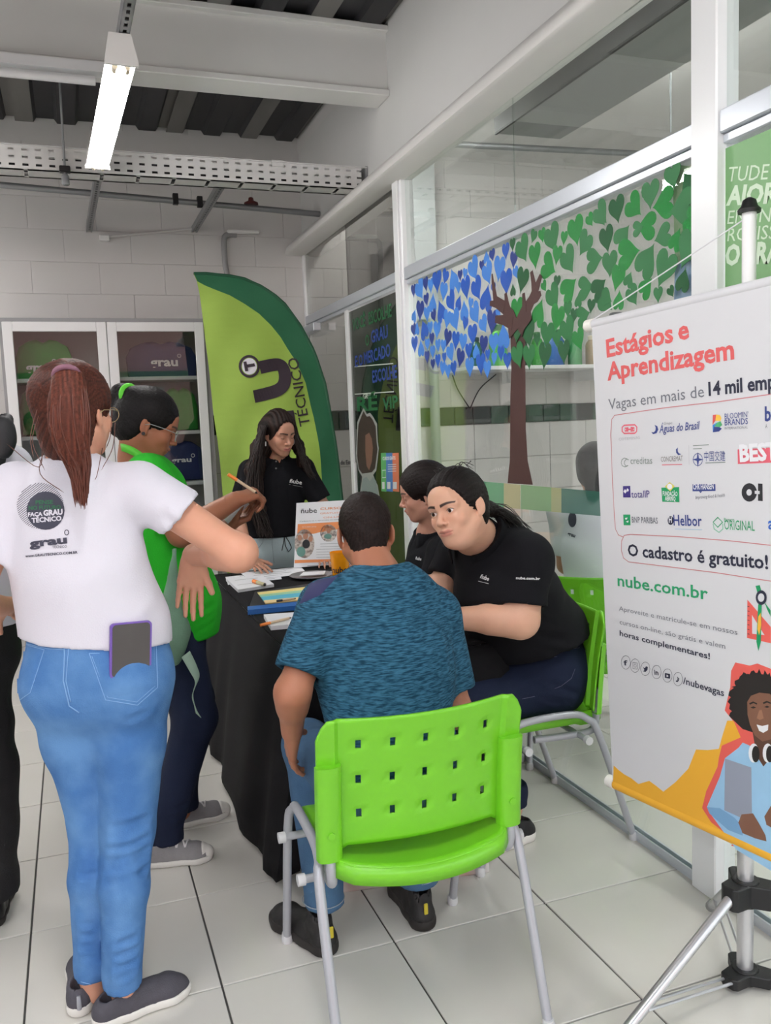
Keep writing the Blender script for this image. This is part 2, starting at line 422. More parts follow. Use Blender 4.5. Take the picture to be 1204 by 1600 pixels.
# ================================================================= CEILING FIXTURES
tube_m = mat('lit_tube', (255,253,252), 0.5, emit=TUBE_POWER)
lamp_w = mat('white_enamel', (236,236,234), 0.35)
steel = mat('galvanised_steel', (150,152,154), 0.4, metal=0.55, noise=0.1, nscale=9)
steel_w = mat('painted_steel_tray', (205,205,203), 0.45, noise=0.04)
black = mat('black_plastic', (20,20,22), 0.45)
def fluorescent(x, y0, z, name_label, grp):
    r = root_at('ceiling_lamp', (x,y0+.6,z), name_label, 'lamp', grp)
    y1 = y0+1.28; mb = MB()
    pr = [(-.055,.07),(.055,.07),(.085,-.01),(.05,.012),(-.05,.012),(-.085,-.01)]
    k = 6; v = [(x+a,y,z+b) for y in (y0,y1) for a,b in pr]
    mb.add(v, [(i,(i+1)%k,k+(i+1)%k,k+i) for i in range(k)]+[tuple(range(k))[::-1],tuple(range(k,2*k))])
    mb.build('housing', lamp_w, r)
    for yy in (y0-.008, y1-.004):
        MB().prism([(-.062,.078),(.062,.078),(.094,-.016),(.094,-.03),(-.094,-.03),(-.094,-.016)][::-1], (x,yy+.012,z), (1,0,0), (0,0,1), .012).build('end_cap', lamp_w, r)
    for s in (-1,1):
        MB().tube([(x+s*.035,y0+.05,z-.025),(x+s*.035,y1-.05,z-.025)],.0155,12).build('tube', tube_m, r, smooth=40)
        for yy in (y0+.012,y1-.052):
            MB().tube([(x+s*.035,yy,z-.025),(x+s*.035,yy+.04,z-.025)],.0165,10).build('lamp_holder', mat('ivory_plastic',(226,214,190),.4), r, smooth=40)
    return r
L1 = fluorescent(0.244, 3.30, 2.82, 'lit twin-tube fluorescent lamp hanging under the strut in front of the perforated tray', None)
L1.rotation_euler = (0,0,.034); L1.scale = (.62,1,1)
for (x,y,lab) in ((0.25,0.2,'lit twin-tube fluorescent lamp nearest the shop entrance'),(-1.8,3.3,'lit twin-tube fluorescent lamp over the left side of the shop'),(-1.8,0.2,'lit twin-tube fluorescent lamp over the entrance, left side'),
                  (3.32,3.6,'unseen lamp added to brighten the next room, above the far end of the duct'),(3.9,0.9,'lit fluorescent lamp in the next room near its front'),(-1.8,4.9,'lit twin-tube fluorescent lamp over the far left corner of the shop'),
                  (2.22,5.1,'unseen lamp added to brighten the next room close to its back wall'),(3.32,1.9,'unseen lamp added to brighten the next room above the duct'),(3.32,0.2,'unseen lamp added to brighten the next room nearest the street')):
    fluorescent(x, y, 3.0 if x < 2 else (3.52 if x == 3.32 else 3.4), lab, 'other ceiling lamps')  # next-room lamps hidden by wall and duct are added to brighten it
# strut channel with slots, above the lamp, running to the back wall
def strut(name, a, b, label, w=.038, h=.042, slots=True):
    a, b = np.array(a,float), np.array(b,float); d = (b-a)/np.linalg.norm(b-a); s = np.cross(d,[0,0,1]); s /= np.linalg.norm(s); u = np.cross(s,d)
    r = root_at(name, tuple((a+b)/2), label, 'metal channel'); L = np.linalg.norm(b-a)
    mb = MB()
    def bx(s0,s1,u0,u1,l0=0,l1=L):
        v = [a+s*p+u*q+d*t for t in (l0,l1) for p,q in ((s0,u0),(s1,u0),(s1,u1),(s0,u1))]
        mb.add(v, [(0,1,5,4),(1,2,6,5),(2,3,7,6),(3,0,4,7),(3,2,1,0),(4,5,6,7)])
    bx(-w/2,-w/2+.003,0,h); bx(w/2-.003,w/2,0,h); bx(-w/2,w/2,h-.003,h)
    n = int(L/.05)
    for i in range(n):      # slotted underside
        bx(-w/2,-w*.17,0,.003,i*.05,i*.05+.05); bx(w*.17,w/2,0,.003,i*.05,i*.05+.05); bx(-w*.17,w*.17,0,.003,i*.05,i*.05+.022)
    mb.build('channel', steel, r)
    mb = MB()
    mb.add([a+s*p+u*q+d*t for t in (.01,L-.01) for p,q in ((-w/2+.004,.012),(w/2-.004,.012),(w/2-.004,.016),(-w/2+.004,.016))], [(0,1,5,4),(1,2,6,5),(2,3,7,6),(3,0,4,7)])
    mb.build('channel_shade_strip', mat('channel_shadow_steel', (96,98,100), .6, metal=.3), r)  # shade inside the channel put into a darker strip behind the slots
    return r
strut('strut_channel', (0.30,2.2,2.90), (0.225,YB,2.905), 'slotted steel channel carrying the lit lamp over the cable tray')
strut('strut_channel', (0.945,5.12,2.915), (0.958,YB,2.93), 'short slotted steel channel bracing the cable tray to the wall right of the lamp')
# perforated cable tray
tr = root_at('cable_tray', (0,5.0,2.9), 'white perforated cable tray crossing the shop below the roof', 'cable tray')
def trayside(y, x0, x1, z0, z1, M):
    mb = MB(); px, n = .0655, int((x1-x0)/.0655); rows = 3; hz = (z1-z0)/(rows*1.0)
    for i in range(n):
        a = x0+i*px
        mb.box((a,y,z0),(a+.036,y+.002,z1))
        for r_ in range(rows):
            zc = z0+hz*(r_+.5); lo, hi = z0+hz*r_, z0+hz*(r_+1)
            mb.box((a+.036,y,lo),(a+px,y+.002,zc-.006)); mb.box((a+.036,y,zc+.006),(a+px,y+.002,hi))
    mb.box((x0,y-.012,z1),(x1,y+.002,z1+.004)); mb.box((x0,y,z0-.003),(x1,y+.002,z0))
    return mb.build('tray_side', M, tr)
trayside(4.98,-2.2,1.765,2.885,3.0,steel_w); trayside(5.13,-2.2,1.765,2.885,3.0,steel_w)
mb = MB(); x = -2.2
while x < 1.75:
    mb.box((x,4.98,2.880),(min(x+.17,1.765),5.132,2.883)); x += .19
mb.box((-2.2,4.98,2.880),(1.765,5.0,2.883)); mb.box((-2.2,5.11,2.880),(1.765,5.132,2.883))
mb.build('tray_floor', steel_w, tr)
for k in range(7): MB().tube(smoothpath([(-2.2,5.0+.019*k,2.90+.012*(k%3)),(-.6,5.0+.017*k,2.905+.014*((k+1)%3)),(.6,4.998+.019*k,2.90+.02*((k+2)%3)),(1.75,5.0+.018*k,2.90+.014*(k%2))],5),.0135,8).build('cable', mat('slot_shade_cable_%d'%(k%2),((40,40,44),(58,60,64))[k%2],.5), tr, smooth=True)  # dark cables added inside so the tray slots look shaded
mb = MB(); mb.box((1.19,4.974,2.975),(1.26,4.979,3.012),.003); mb.build('joint_plate', steel_w, tr)
mb = MB(); mb.box((1.755,4.97,2.87),(1.768,5.14,3.01)); mb.build('end_plate', steel, tr)
rod = root_at('threaded_rod', (0.08,4.96,3.6), 'thin steel rod holding the cable tray left of the lit lamp', 'rod')
MB().tube([(0.085,4.955,3.63),(0.072,4.955,2.86)],.006,8).build('rod_shaft', steel, rod)
m_ = MB(); m_.box((.045,4.935,2.868),(.10,4.978,2.90),.004); m_.build('clamp', black, rod)
m_ = MB(); m_.lathe([(.012,0),(.02,-.012),(.02,-.055),(.014,-.06)],(.072,4.955,2.862),10); m_.build('clamp_nut', steel, rod, smooth=40)
# pipes on the back wall
def pipe(name, pts, r, M, label, cat='pipe', n=12, clips=()):
    o = root_at(name, tuple(pts[0]), label, cat); MB().tube(pts, r, n).build('pipe_run', M, o, smooth=40)
    for c in clips: MB().box(tuple(c[i]-(.018,.006,.035)[i]-r*0 for i in range(3)), tuple(c[i]+(.018,.035,.035)[i] for i in range(3)),.003).build('pipe_clip', black, o)
    return o
pipe('conduit_pipe', [(-1.6,6.017,3.118),(1.765,6.017,2.978)], .020, steel, 'grey horizontal pipe below the tray ending at the side wall', clips=((.93,6.0,3.02),(.77,6.0,3.03)))
pipe('conduit_pipe', smoothpath([(1.26,6.50,2.92),(1.19,6.50,2.915),(1.165,6.50,2.87),(1.165,6.50,2.7),(1.175,6.5,2.62),(1.175,6.5,2.4),(1.175,6.5,1.75)],5), .021, mat('grey_pvc',(150,150,150),.5), 'grey vertical pipe on the back wall above the feather flag')
o = root_at('emergency_light', (1.3,6.48,2.93), 'small white tube light at the top of the vertical grey pipe', 'light')
MB().box((1.19,6.46,2.925),(1.43,6.50,2.952),.008).build('light_body', lamp_w, o)
o = root_at('thin_conduit', (.62,6.52,2.92), 'thin white conduit slanting across the back wall to the channel', 'pipe')
MB().tube([(.33,6.52,2.875),(.955,6.52,2.955)],.010,8).build('pipe_run', white_paint, o); MB().box((.29,6.49,2.845),(.36,6.535,2.885),.006).build('conduit_box', lamp_w, o)
o = root_at('alarm_siren', (1.28,6.03,3.03), 'small dark red device resting on the horizontal pipe', 'device')
m_ = MB(); m_.lathe([(.05,0),(.048,.012),(.02,.025),(.016,.045),(.004,.05)],(1.28,6.017,3.02),14); m_.build('siren_body', mat('dark_red',(84,30,28),.5), o, smooth=40)
# ================================================================= NEXT ROOM BEHIND THE GLASS
duct = root_at('ceiling_duct', (2.74,4.7,3.2), 'long grey rectangular duct seen through the upper glass', 'duct')
MB().box((2.50,-1.5,3.17),(2.93,4.72,3.36),.004).build('duct_body', mat('duct_grey',(150,152,150),.5,noise=.1,nscale=2), duct)
MB().box((2.485,-1.5,3.165),(2.50,4.725,3.365)).build('duct_shaded_side', mat('duct_painted_shade',(50,50,49),.6,noise=.3,nscale=3), duct)  # shade on the duct side put into a darker colour
pipe('ceiling_pipe', [(2.0,5.6,3.37),(4.6,5.6,3.44)], .022, steel, 'thin grey pipe behind the upper glass panes')
pipe('hanger_rod', [(3.174,4.0,3.6),(3.174,4.0,3.0)], .005, steel, 'thin vertical rod behind the upper glass near the right post', 'rod')
pil = root_at('wall_trunking', (2.76,6.45,2.3), 'pale vertical trunking on the far wall behind the heart tree', 'trunking')
MB().box((2.66,6.46,2.30),(2.86,6.54,3.6),.006).build('trunking_cover', mat('trunking_grey',(186,190,190),.5), pil)
pipe('wall_pipe', [(2.80,6.47,2.31),(2.80,6.47,0.2)], .040, mat('grey_green_pvc',(168,178,172),.4), 'grey-green vertical pipe on the far wall beside the glass post')
pipe('wall_pipe', smoothpath([(2.34,6.5,0.5),(2.34,6.5,2.6),(2.36,6.5,2.75),(2.45,6.48,2.86),(2.55,6.48,2.88)],5), .035, mat('grey_pvc'), 'dark grey pipe with a bend behind the far upper glass')
# the shelf with bottles
sh = root_at('wall_shelf', (3.6,6.35,1.88), 'white wall shelf behind the glass at tree trunk height', 'shelf')
MB().box((2.95,6.12,1.875),(5.0,6.53,1.905),.004).build('shelf_board', alu_white, sh)
for xx in (3.45,4.15,4.8): MB().box((xx,6.2,1.78),(xx+.02,6.53,1.875)).build('shelf_bracket', alu_white, sh)
def bottle(x, y, z, r, h, M, capM, label, neck=.5, kind='bottle'):
    o = root_at(kind, (x,y,z), label, kind)
    MB().lathe([(r*.9,0),(r,.01),(r,h*.68),(r*.8,h*.78),(r*neck,h*.84),(r*neck,h*.88)],(x,y,z),16).build('body', M, o, smooth=50)
    MB().lathe([(r*neck*1.15,h*.86),(r*neck*1.15,h*.98),(r*neck*.9,h)],(x,y,z),14).build('cap', capM, o, smooth=50); return o
navy = mat('navy_fabric', (30,44,92), .6, noise=.1); gfab = mat('green_fabric', (44,140,52), .7, noise=.1)
bb = ((3.10,(40,90,50),(30,60,40),.05,.24,'squat dark green bottle first on the shelf'),(3.30,(90,175,70),(50,110,50),.075,.34,'tall lime green bottle beside the tree trunk'),
      (3.50,(34,60,50),(170,170,165),.06,.36,'dark bottle with a silver foot'),(3.66,(70,150,70),(60,120,60),.05,.28,'mid green bottle on the shelf'),
      (3.82,(60,100,170),(40,80,60),.085,.30,'blue jar on the shelf under green hearts'),(4.02,(60,140,80),(40,100,60),.06,.26,'small teal green bottle next to the jar'),
      (4.18,(150,130,100),(200,190,170),.05,.25,'brownish bottle with pale cap on the shelf'))
for x,c,c2,r_,h_,lab in bb: bottle(x,6.3,1.905,r_,h_,mat('bottle_%d_%d' % c[:2],c,.25,noise=.15),mat('cap_%d_%d'%c2[:2],c2,.4),lab)
nb = bottle(4.42,6.28,1.905,.105,.44,navy,mat('cap_navy',(60,60,70),.4),'big navy bottle with white lettering at the banner edge')
plb = Plane((4.36,6.170,1.95),(0,0,1),(-1,0,0)); text_on(plb,'grau',(.02,-.03),(.2,-.03),.05,alu_white,nb,px=False,bold=.02)
o = root_at('hanging_cable', (3.1,6.5,1.85), 'pair of thin dark cables hanging from the shelf in a V', 'cable')
for a in ((2.98,1.86),(3.38,1.86)): MB().tube(smoothpath([(a[0],6.5,a[1]),((a[0]+3.13)/2-.03,6.5,1.74),(3.13,6.5,1.58)],6),.005,6).build('cable_strand', black, o)
# ================================================================= CHAIRS
green_pl = mat('lime_green_plastic', (112,190,36), 0.32, spec=0.5, bump=0.05, bscale=400)
leg_m = mat('silver_grey_painted_tube', (172,174,180), 0.35, metal=0.25)
cap_m = mat('pale_grey_plug', (205,206,208), 0.4)
def make_chair(label, group):
    r = empty('stacking_chair', (0,0,0), 0, label, 'chair', group)
    def backy(u, v): return -0.135-0.042*(1-u*u)-0.045*v+0.006*math.sin(v*3.1)
    us = [-1,-.985,-.95,-.90,-.84,-.80]; vs = [0,.03]
    for c in (-.62,-.31,0,.31,.62): us += [c-.11,c-.025,c+.025,c+.11]
    us += [.80,.84,.90,.95,.985,1]
    for c in (.25,.52,.80): vs += [c-.08,c-.035,c+.035,c+.08]
    vs += [.93,.97,1.0]; vs = sorted(vs); us = sorted(us)
    holes = lambda a, b: any(abs(a-c) < .02 for c in (-.62,-.31,0,.31,.62)) and any(abs(b-c) < .02 for c in (.25,.52,.80))
    v = []; f = []
    for b in vs:
        for a in us:
            e = max(0, abs(a)-.86)/.14; top = .345-.05*e**2.2
            z = .500+(top-.025)*b+(.0 if abs(a) < .8 else -.012*(1-b)) + .008*a*a*b
            v.append((.262*a*(1-.02*(1-b)), backy(a,b)-(.012 if abs(a) > .83 else 0), z))
    n = len(us)
    for j in range(len(vs)-1):
        for i in range(n-1):
            if not holes((us[i]+us[i+1])/2, (vs[j]+vs[j+1])/2): f.append((j*n+i, j*n+i+1, (j+1)*n+i+1, (j+1)*n+i))
    bk = MB().add(v, f).build('backrest', green_pl, r, smooth=35, solid=.0065)
    for s in (-1,1):
        mb = MB()
        def pk(a, b):
            ang = a*math.pi; w = .031; d = .030*math.sin(ang)**.5 if 0 < a < 1 else 0
            return (s*(.234)+w*math.cos(ang)*-s, backy(.9,.1+b*.6)-.008-d, .476+.238*b)
        mb.grid(pk, 10, 8)
        k = len(mb.v); mb.f.append(tuple(range(10,-1,-1))); mb.f.append(tuple(8*11+i for i in range(11)))
        mb.m += [0,0]
        pc = mb.build('post_sleeve', green_pl, bk, smooth=40)
        m2 = MB(); y = backy(.9,.3)-.040
        m2.tube([(s*.234,y+.008,.545),(s*.234,y-.001,.545)],.009,12); m2.build('plug', green_pl, bk, smooth=40)
    # seat
    us = np.linspace(-1,1,25); vs = np.linspace(0,1,19); v = []; f = []
    for b in vs:
        for a in us:
            yb = -.195-.055*(1-a*a)+.03*max(0,abs(a)-.85)/.15; yf = .215-.03*a**4
            y = yb+(yf-yb)*b
            z = .462+.016*a*a-.012*math.sin(math.pi*min(1,b*1.1))*(1-a*a)-(.035*((b-.8)/.2)**2 if b > .8 else 0)
            v.append((.228*a, y, z))
    n = len(us); sh = lambda i,j: (j in (5,9,13)) and (i in (2,21))
    for j in range(len(vs)-1):
        for i in range(n-1):
            if not sh(i,j): f.append((j*n+i, j*n+i+1, (j+1)*n+i+1, (j+1)*n+i))
    st = MB().add(v, f).build('seat', green_pl, r, smooth=40, solid=.006)
    mb = MB()       # rim skirt round sides and rear
    ring = [(v[j*n+0]) for j in range(len(vs)-2,-1,-1)]+[v[i] for i in range(1,n)]+[v[j*n+n-1] for j in range(1,len(vs)-1)]
    lo = [(x*1.006, y-(.004 if y < -.1 else 0), z-(.042 if y < -.1 else .034)) for x,y,z in ring]
    k = len(ring); mb.add(ring+lo, [(i,i+1,k+i+1,k+i) for i in range(k-1)])
    mb.build('seat_rim', green_pl, st, smooth=40, solid=.005)
    # frame: a bent tube at each side, back posts, cross bars
    for s in (-1,1):
        x = s*.262; xi = s*.252
        pts = smoothpath([(x,.300,.012),(x,.195,.40),(xi,.165,.462),(xi,.11,.488),(xi,-.06,.488),(xi,-.125,.462),(x,-.165,.40),(x,-.300,.012)],5)
        MB().tube(pts, .0125, 12).build('leg_frame', leg_m, r, smooth=60)
        for yy in (.3,-.3): MB().lathe([(.015,0),(.0165,.004),(.0165,.02),(.0135,.03)],(x,yy,0),12).build('foot_cap', cap_m, r, smooth=40)
        pts = smoothpath([(s*.21,.06,.405),(s*.225,-.08,.404),(s*.23,-.155,.412),(s*.234,-.170,.45),(s*.234,-.167,.50),(s*.234,-.172,.56)],5)
        MB().tube(pts, .0125, 12).build('back_post', leg_m, r, smooth=60)
    for yy in (.13,-.10):
        MB().tube([(-.285,yy,.405),(.285,yy,.405)],.0105,10).build('cross_bar', leg_m, r, smooth=60)
        for s in (-1,1): MB().tube([(s*.283,yy,.405),(s*.302,yy,.405)],.0145,12).build('end_plug', cap_m, r, smooth=40)
    return r
c1 = make_chair('lime green plastic chair, perforated back towards the viewer, man in blue shirt on it', 'lime green stacking chairs')
def chair_copy(loc, rz, label):
    c = copy_tree(c1); c.location = loc; c.rotation_euler = (0,0,rz); c['label'] = label; return c
c2 = chair_copy((1.465,2.70,0), math.radians(90), 'lime green chair under the woman in black polo, beside the glass')
c3 = chair_copy((1.44,3.47,0), math.radians(92), 'lime green chair hidden behind the leaning woman, under the dark-haired woman in profile')
c4 = chair_copy((2.12,3.13,0), math.radians(200), 'green chair on the far side of the glass, under the person in a white shirt')
c1.location = (.742,2.03,0); c1.rotation_euler = (0,0,math.radians(-1.5))
# ================================================================= TABLE
TZ = .742
tb = root_at('folding_table', (.98,3.5,0), 'long table under a black cloth with its white metal foot showing below', 'table')
MB().box((.64,2.60,.715),(1.33,4.45,.738),.004).build('table_top', mat('table_laminate',(210,208,204),.4), tb)
rust = mat('white_enamel_rusty', (206,204,202), .45, col2=(188,160,148), nscale=7)
for yy in (2.50+.02,4.2):
    r0 = (0 if yy > 3 else -.10)
    mb = MB(); a = (.60,yy+.0,.0); 
    v = [(.60,yy+.02,0),(1.20,yy-.08,0),(1.20,yy-.035,0),(.60,yy+.065,0)]; v += [(p[0],p[1],.042) for p in v]
    mb.add(v, [(0,3,2,1),(4,5,6,7),(0,1,5,4),(1,2,6,5),(2,3,7,6),(3,0,4,7)]); mb.build('foot_bar', rust, tb, bevel=.004)
    for x in (.72,1.12): MB().box((x,yy+.10,.03),(x+.04,yy+.14,.715),.003).build('table_leg', rust, tb)
cloth_m = mat('black_tablecloth', (17,16,19), .85, noise=.2, nscale=14, bump=.3, bscale=300, spec=.2)
def cloth():
    x0,x1,y0,y1 = .635,1.338,2.555,4.46; mb = MB(); rn = random.Random(5)
    mb.grid(lambda u,v: (x0+(x1-x0)*u, y0+(y1-y0)*v, TZ+.0012*math.sin(u*9+v*17)), 16, 30)
    # perimeter skirt: list of (point, outward normal, drop)
    per = []
    def seg(a, b, nrm, n):
        for i in range(n): t = i/n; per.append((a[0]+(b[0]-a[0])*t, a[1]+(b[1]-a[1])*t, nrm))
    seg((x1,y0),(x1,y1),(1,0),34); seg((x1,y1),(x0,y1),(0,1),16); seg((x0,y1),(x0,y0),(-1,0),34); seg((x0,y0),(x1,y0),(0,-1),22)
    n = len(per); R = 14; v = []
    for k in range(R+1):
        t = k/R
        for i,(x,y,nr) in enumerate(per):
            onfront = nr == (0,-1); left = nr == (-1,0)
            hem = .02
            if onfront:
                s = (x-x0)/(x1-x0)
                hem = .02+max(0, min(1,(s-.04)/.10))*.60
                if s > .50: hem = .62-min(1,(s-.50)/.18)*.42
            if nr == (1,0): hem = .20+max(0,(y-2.8))*.02
            z = TZ-(TZ-hem)*t
            fl = .13 if left else (.05 if onfront else .03)
            fold = math.sin(i*.95+1.2*math.sin(i*.31))*.012*t+math.sin(i*.37)*.014*t
            off = fl*t**.8+fold+.004
            # corner flare
            cx = 0
            px_, py_ = x+nr[0]*off, y+nr[1]*off
            if left and y < y0+.25: py_ += .10*t*(1-(y-y0)/.25)**2
            if onfront and x < x0+.08: px_ -= .11*t*(1-(x-x0)/.08); py_ += .12*t
            v.append((px_, py_, z))
    f = [(k*n+i, k*n+(i+1)%n, (k+1)*n+(i+1)%n, (k+1)*n+i) for k in range(R) for i in range(n)]
    mb.add(v, f); return mb
o = cloth().build('tablecloth', cloth_m, smooth=60, solid=.003); tag(o, 'black cloth draped over the long table down to the floor', 'tablecloth')
# ================================================================= THINGS ON THE TABLE
paper = mat('white_paper', (226,226,230), .6); ink = mat('black_ink', (28,28,32), .6); orange = mat('orange_ink', (226,140,86), .5)
grey_ink = mat('grey_ink', (128,128,132), .6); orange_pl = mat('orange_plastic', (244,140,60), .35)
tp = Plane((0,0,TZ+.004),(1,0,0),(0,1,0))
def sheet(pts, label, M, t, cat, lines=0, z=0.0, grp=None):
    p = Plane((0,0,TZ+.003+z),(1,0,0),(0,1,0)); q = [p.uv(*a) for a in pts]; c = np.mean(q, axis=0)
    r = root_at('paper_pad' if t > .004 else 'flyer', (c[0],c[1],TZ+.003+z), label, cat, grp)
    MB().prism(q, (0,0,TZ+.003+z), (1,0,0), (0,1,0), t).build('sheet', M, r)
    if lines:
        mb = MB(); q = [np.array(a) for a in q]; pl = Plane((0,0,TZ+.003+z+t),(1,0,0),(0,1,0),.0006)
        rr = random.Random(int(c[0]*1e4))
        for i in range(lines):
            s = (i+.6)/(lines+.4); a = q[0]+(q[3]-q[0])*s; b = q[1]+(q[2]-q[1])*s; s0 = rr.uniform(.06,.3); s1 = rr.uniform(.5,.94)
            pl.mbline(mb, [tuple(a+(b-a)*s0), tuple(a+(b-a)*s1)], .006, px=False)
        mb.build('print', ink if lines > 3 else grey_ink, r)
    return r
sheet([(352,902),(436,893),(440,905),(356,914)], 'white flyer with dark print at the far left edge of the table', paper, .002, 'flyer', 5)
sheet([(375,895),(470,886),(480,897),(388,906)], 'white flyer with grey pictures near the standing board', paper, .0015, 'flyer', 4, z=.003)
sheet([(484,896),(517,893),(530,900),(492,905)], 'small white flyer under the orange cup', paper, .002, 'flyer', 2)
sheet([(353,908),(410,903),(428,917),(372,926)], 'thick white notepad with an orange marker on it', paper, .014, 'notepad', 2)
sheet([(470,962),(412,966),(423,985),(475,980)], 'stack of white forms at the table edge with an orange pen on it', paper, .016, 'paper stack', 0)
def pen(a, b, z, M, label, rad=.005, px=True, name='pen'):
    if px: a = P(*a,2,z); b = P(*b,2,z)
    a = np.array(a,float); b = np.array(b,float); d = (b-a)/np.linalg.norm(b-a)
    r = root_at(name, tuple((a+b)/2), label, 'pen')
    MB().tube([a, a+(b-a)*.30], rad*1.15, 10).build('cap', M, r, smooth=40)
    MB().tube([a+(b-a)*.30, a+(b-a)*.92], rad, 10).build('barrel', mat('translucent_pen_body',(214,190,160),.3) if name == 'pen' else mat('marker_body',(190,180,140),.35), r, smooth=40)
    MB().tube([a+(b-a)*.92, b], [rad*.9,.0012], 10).build('tip', ink, r, smooth=40)
    return r
pen((396,908),(415,914), TZ+.026, orange_pl, 'orange highlighter lying on the thick white notepad', .0085, name='marker')
pen((407,977),(455,965), TZ+.026, orange_pl, 'orange pen lying on the stack of forms at the table edge', .005)
# folder tray with coloured sheets
fl = root_at('folder', tuple(P(440,945,2,TZ)), 'blue and black document folder holding yellow and turquoise sheets', 'folder')
pz = TZ+.004; q = lambda a: tuple(Plane((0,0,pz),(1,0,0),(0,1,0)).uv(*a))
blue_pl = mat('blue_plastic', (46,104,176), .35)
MB().prism([q(a) for a in ((387,958),(398,928),(505,912),(520,942))], (0,0,pz),(1,0,0),(0,1,0),.010).build('cover', mat('dark_folder',(38,40,44),.5), fl)
MB().prism([q(a) for a in ((387,961),(387,955),(500,944),(500,950))], (0,0,pz),(1,0,0),(0,1,0),.020).build('spine', blue_pl, fl)
zz = pz+.011
for k,(c,a) in enumerate(zip(((232,214,140),(150,196,160),(90,180,204),(236,206,150)), ((0,.25),(.25,.45),(.45,.78),(.78,1)))):
    A,B,C_,D_ = (np.array(q(s_)) for s_ in ((402,930),(480,921),(490,941),(415,948)))
    MB().prism([tuple(A+(D_-A)*a[0]),tuple(B+(C_-B)*a[0]),tuple(B+(C_-B)*a[1]),tuple(A+(D_-A)*a[1])],(0,0,zz),(1,0,0),(0,1,0),.002+.001*k).build('sheet', mat('sheet_colour_%d'%k,c,.6), fl)
pen((432,939),(462,935), zz+.010, mat('dark_pen',(20,40,60),.4), 'dark pen lying across the coloured sheets in the folder', .004)
# dish with cards
c = P(487,903,2,TZ); d = root_at('dish', (c[0],c[1],TZ+.003), 'shallow dark rimmed dish with white cards on it, behind the man\'s shoulder', 'dish')
MB().lathe([(.05,0),(.09,.004),(.112,.014),(.108,.016),(.088,.008)],(c[0],c[1],TZ+.003),28).build('plate', mat('smoky_plate',(110,108,110),.3), d, smooth=40)
MB().prism([(-.07,-.03),(.05,-.05),(.08,.03),(-.03,.05)],(c[0],c[1],TZ+.020),(1,0,0),(0,1,0),.004).build('cards', paper, d)
# cup
c = P(532,902,2,TZ); cu = root_at('plastic_cup', (c[0],c[1],TZ+.003), 'translucent amber plastic cup with black lettering', 'cup')
am = mat('amber_plastic', (236,150,20), .2, noise=.25, nscale=30)
MB().lathe([(.036,0),(.040,.003),(.050,.125),(.0475,.125),(.038,.008)],(c[0],c[1],TZ+.003),24).build('cup_body', am, cu, smooth=40)
mb = MB(); v,f_,w_ = text_mesh('nube', .02)
base = math.atan2(-c[1],-c[0])
mb.add([(c[0]+.0515*math.cos(base-.85+q_[0]/w_*1.5), c[1]+.0515*math.sin(base-.85+q_[0]/w_*1.5), TZ+.03+q_[1]*.045) for q_ in v], f_); mb.build('lettering', ink, cu)
# standing counter board
bx = P(459,886,2,TZ); bd = root_at('counter_board', (bx[0]+.14,bx[1]-.1,TZ), 'white advertising board with orange bands and round photos standing on the table', 'sign')
bp = Plane((bx[0],bx[1]-.10,TZ+.004),(1,-.13,0),(0,.10,1)); 
A = [bp.uv(*a) for a in ((459,887),(463,786))]; w = .30; lift = .004
h = A[1][1]; u0 = A[0][0]; u1 = A[1][0]
bp.poly([(u0,A[0][1]),(u0+w,A[0][1]),(u1+w,h),(u1,h)], paper, bd, 'board', px=False, t=.004, h=-.004)
bp2 = Plane(bp.O, bp.U, bp.V, .0014)
def pp(name, pts, M, h_=0): return bp2.poly(pts, M, bd, name, h=h_)
pp('orange_band', [(465,819),(533,815),(533,826),(498,832),(490,834),(464,834)], orange)
pp('orange_band', [(460,875),(538,873),(538,877),(460,880)], orange)
def disc(pl, cx, cy, rx, ry, M, parent, name, n=24, h_=0.0): return pl.poly([(cx+rx*math.cos(2*math.pi*i/n), cy+ry*math.sin(2*math.pi*i/n)) for i in range(n)], M, parent, name, h=h_)
disc(bp2, 475.5, 849.5, 15.5, 22.5, mat('photo_tones',(120,104,98),.5,col2=(196,184,176),nscale=60), bd, 'round_photo')
disc(bp2, 513, 833, 13, 13.5, mat('photo_tones_2',(110,100,104),.5,col2=(210,200,190),nscale=70), bd, 'round_photo')
for (x,y,rx,ry,M) in ((470,862,7,8,mat('teal_print',(96,140,130),.5)),(477,838,4,5,mat('skin_print',(170,120,96),.5)),(485,842,3.5,4.5,mat('skin_print',None)),(468,840,3.5,4.5,mat('skin_print',None)),(478,850,6,7,ink),(513,829,3.5,4,mat('skin_print',None)),(512,838,6,4,mat('teal_print',None))):
    disc(bp2, x, y, rx, ry, M, bd, 'photo_detail', 14, .0004)
text_on(bp2, 'ñube', (470,802),(495,801), .026, ink, bd, bold=.012)
text_on(bp2, 'CURSOS', (500,797),(538,795), .013, orange, bd, bold=.015)
text_on(bp2, 'GRATUITOS', (500,803.5),(538,802), .009, orange, bd)
text_on(bp2, 'ON-LINE', (505,810),(538,808), .009, orange, bd)
text_on(bp2, 'Cadastre-se e aproveite os cursos', (468,815.5),(533,812), .006, grey_ink, bd, bold=.01)
text_on(bp2, 'faça seu cadastro e participe', (472,824),(494,823.5), .006, paper, bd)
mb = MB()
for i in range(6):
    y = 850+i*4.2; bp2.mbline(mb, [(500-(i > 1)*6,y),(534,y-1)], .0016)
bp2.mbline(mb, [(480,884),(500,883.5)], .003); mb.build('print_lines', grey_ink, bd)
MB().prism([(0,0),(.02,0),(.02,.22),(0,.25)], tuple(bp.O+np.array([.14,.13,0])),(0,-1,0),(0,0,1),.003).build('stand_foot', paper, bd)
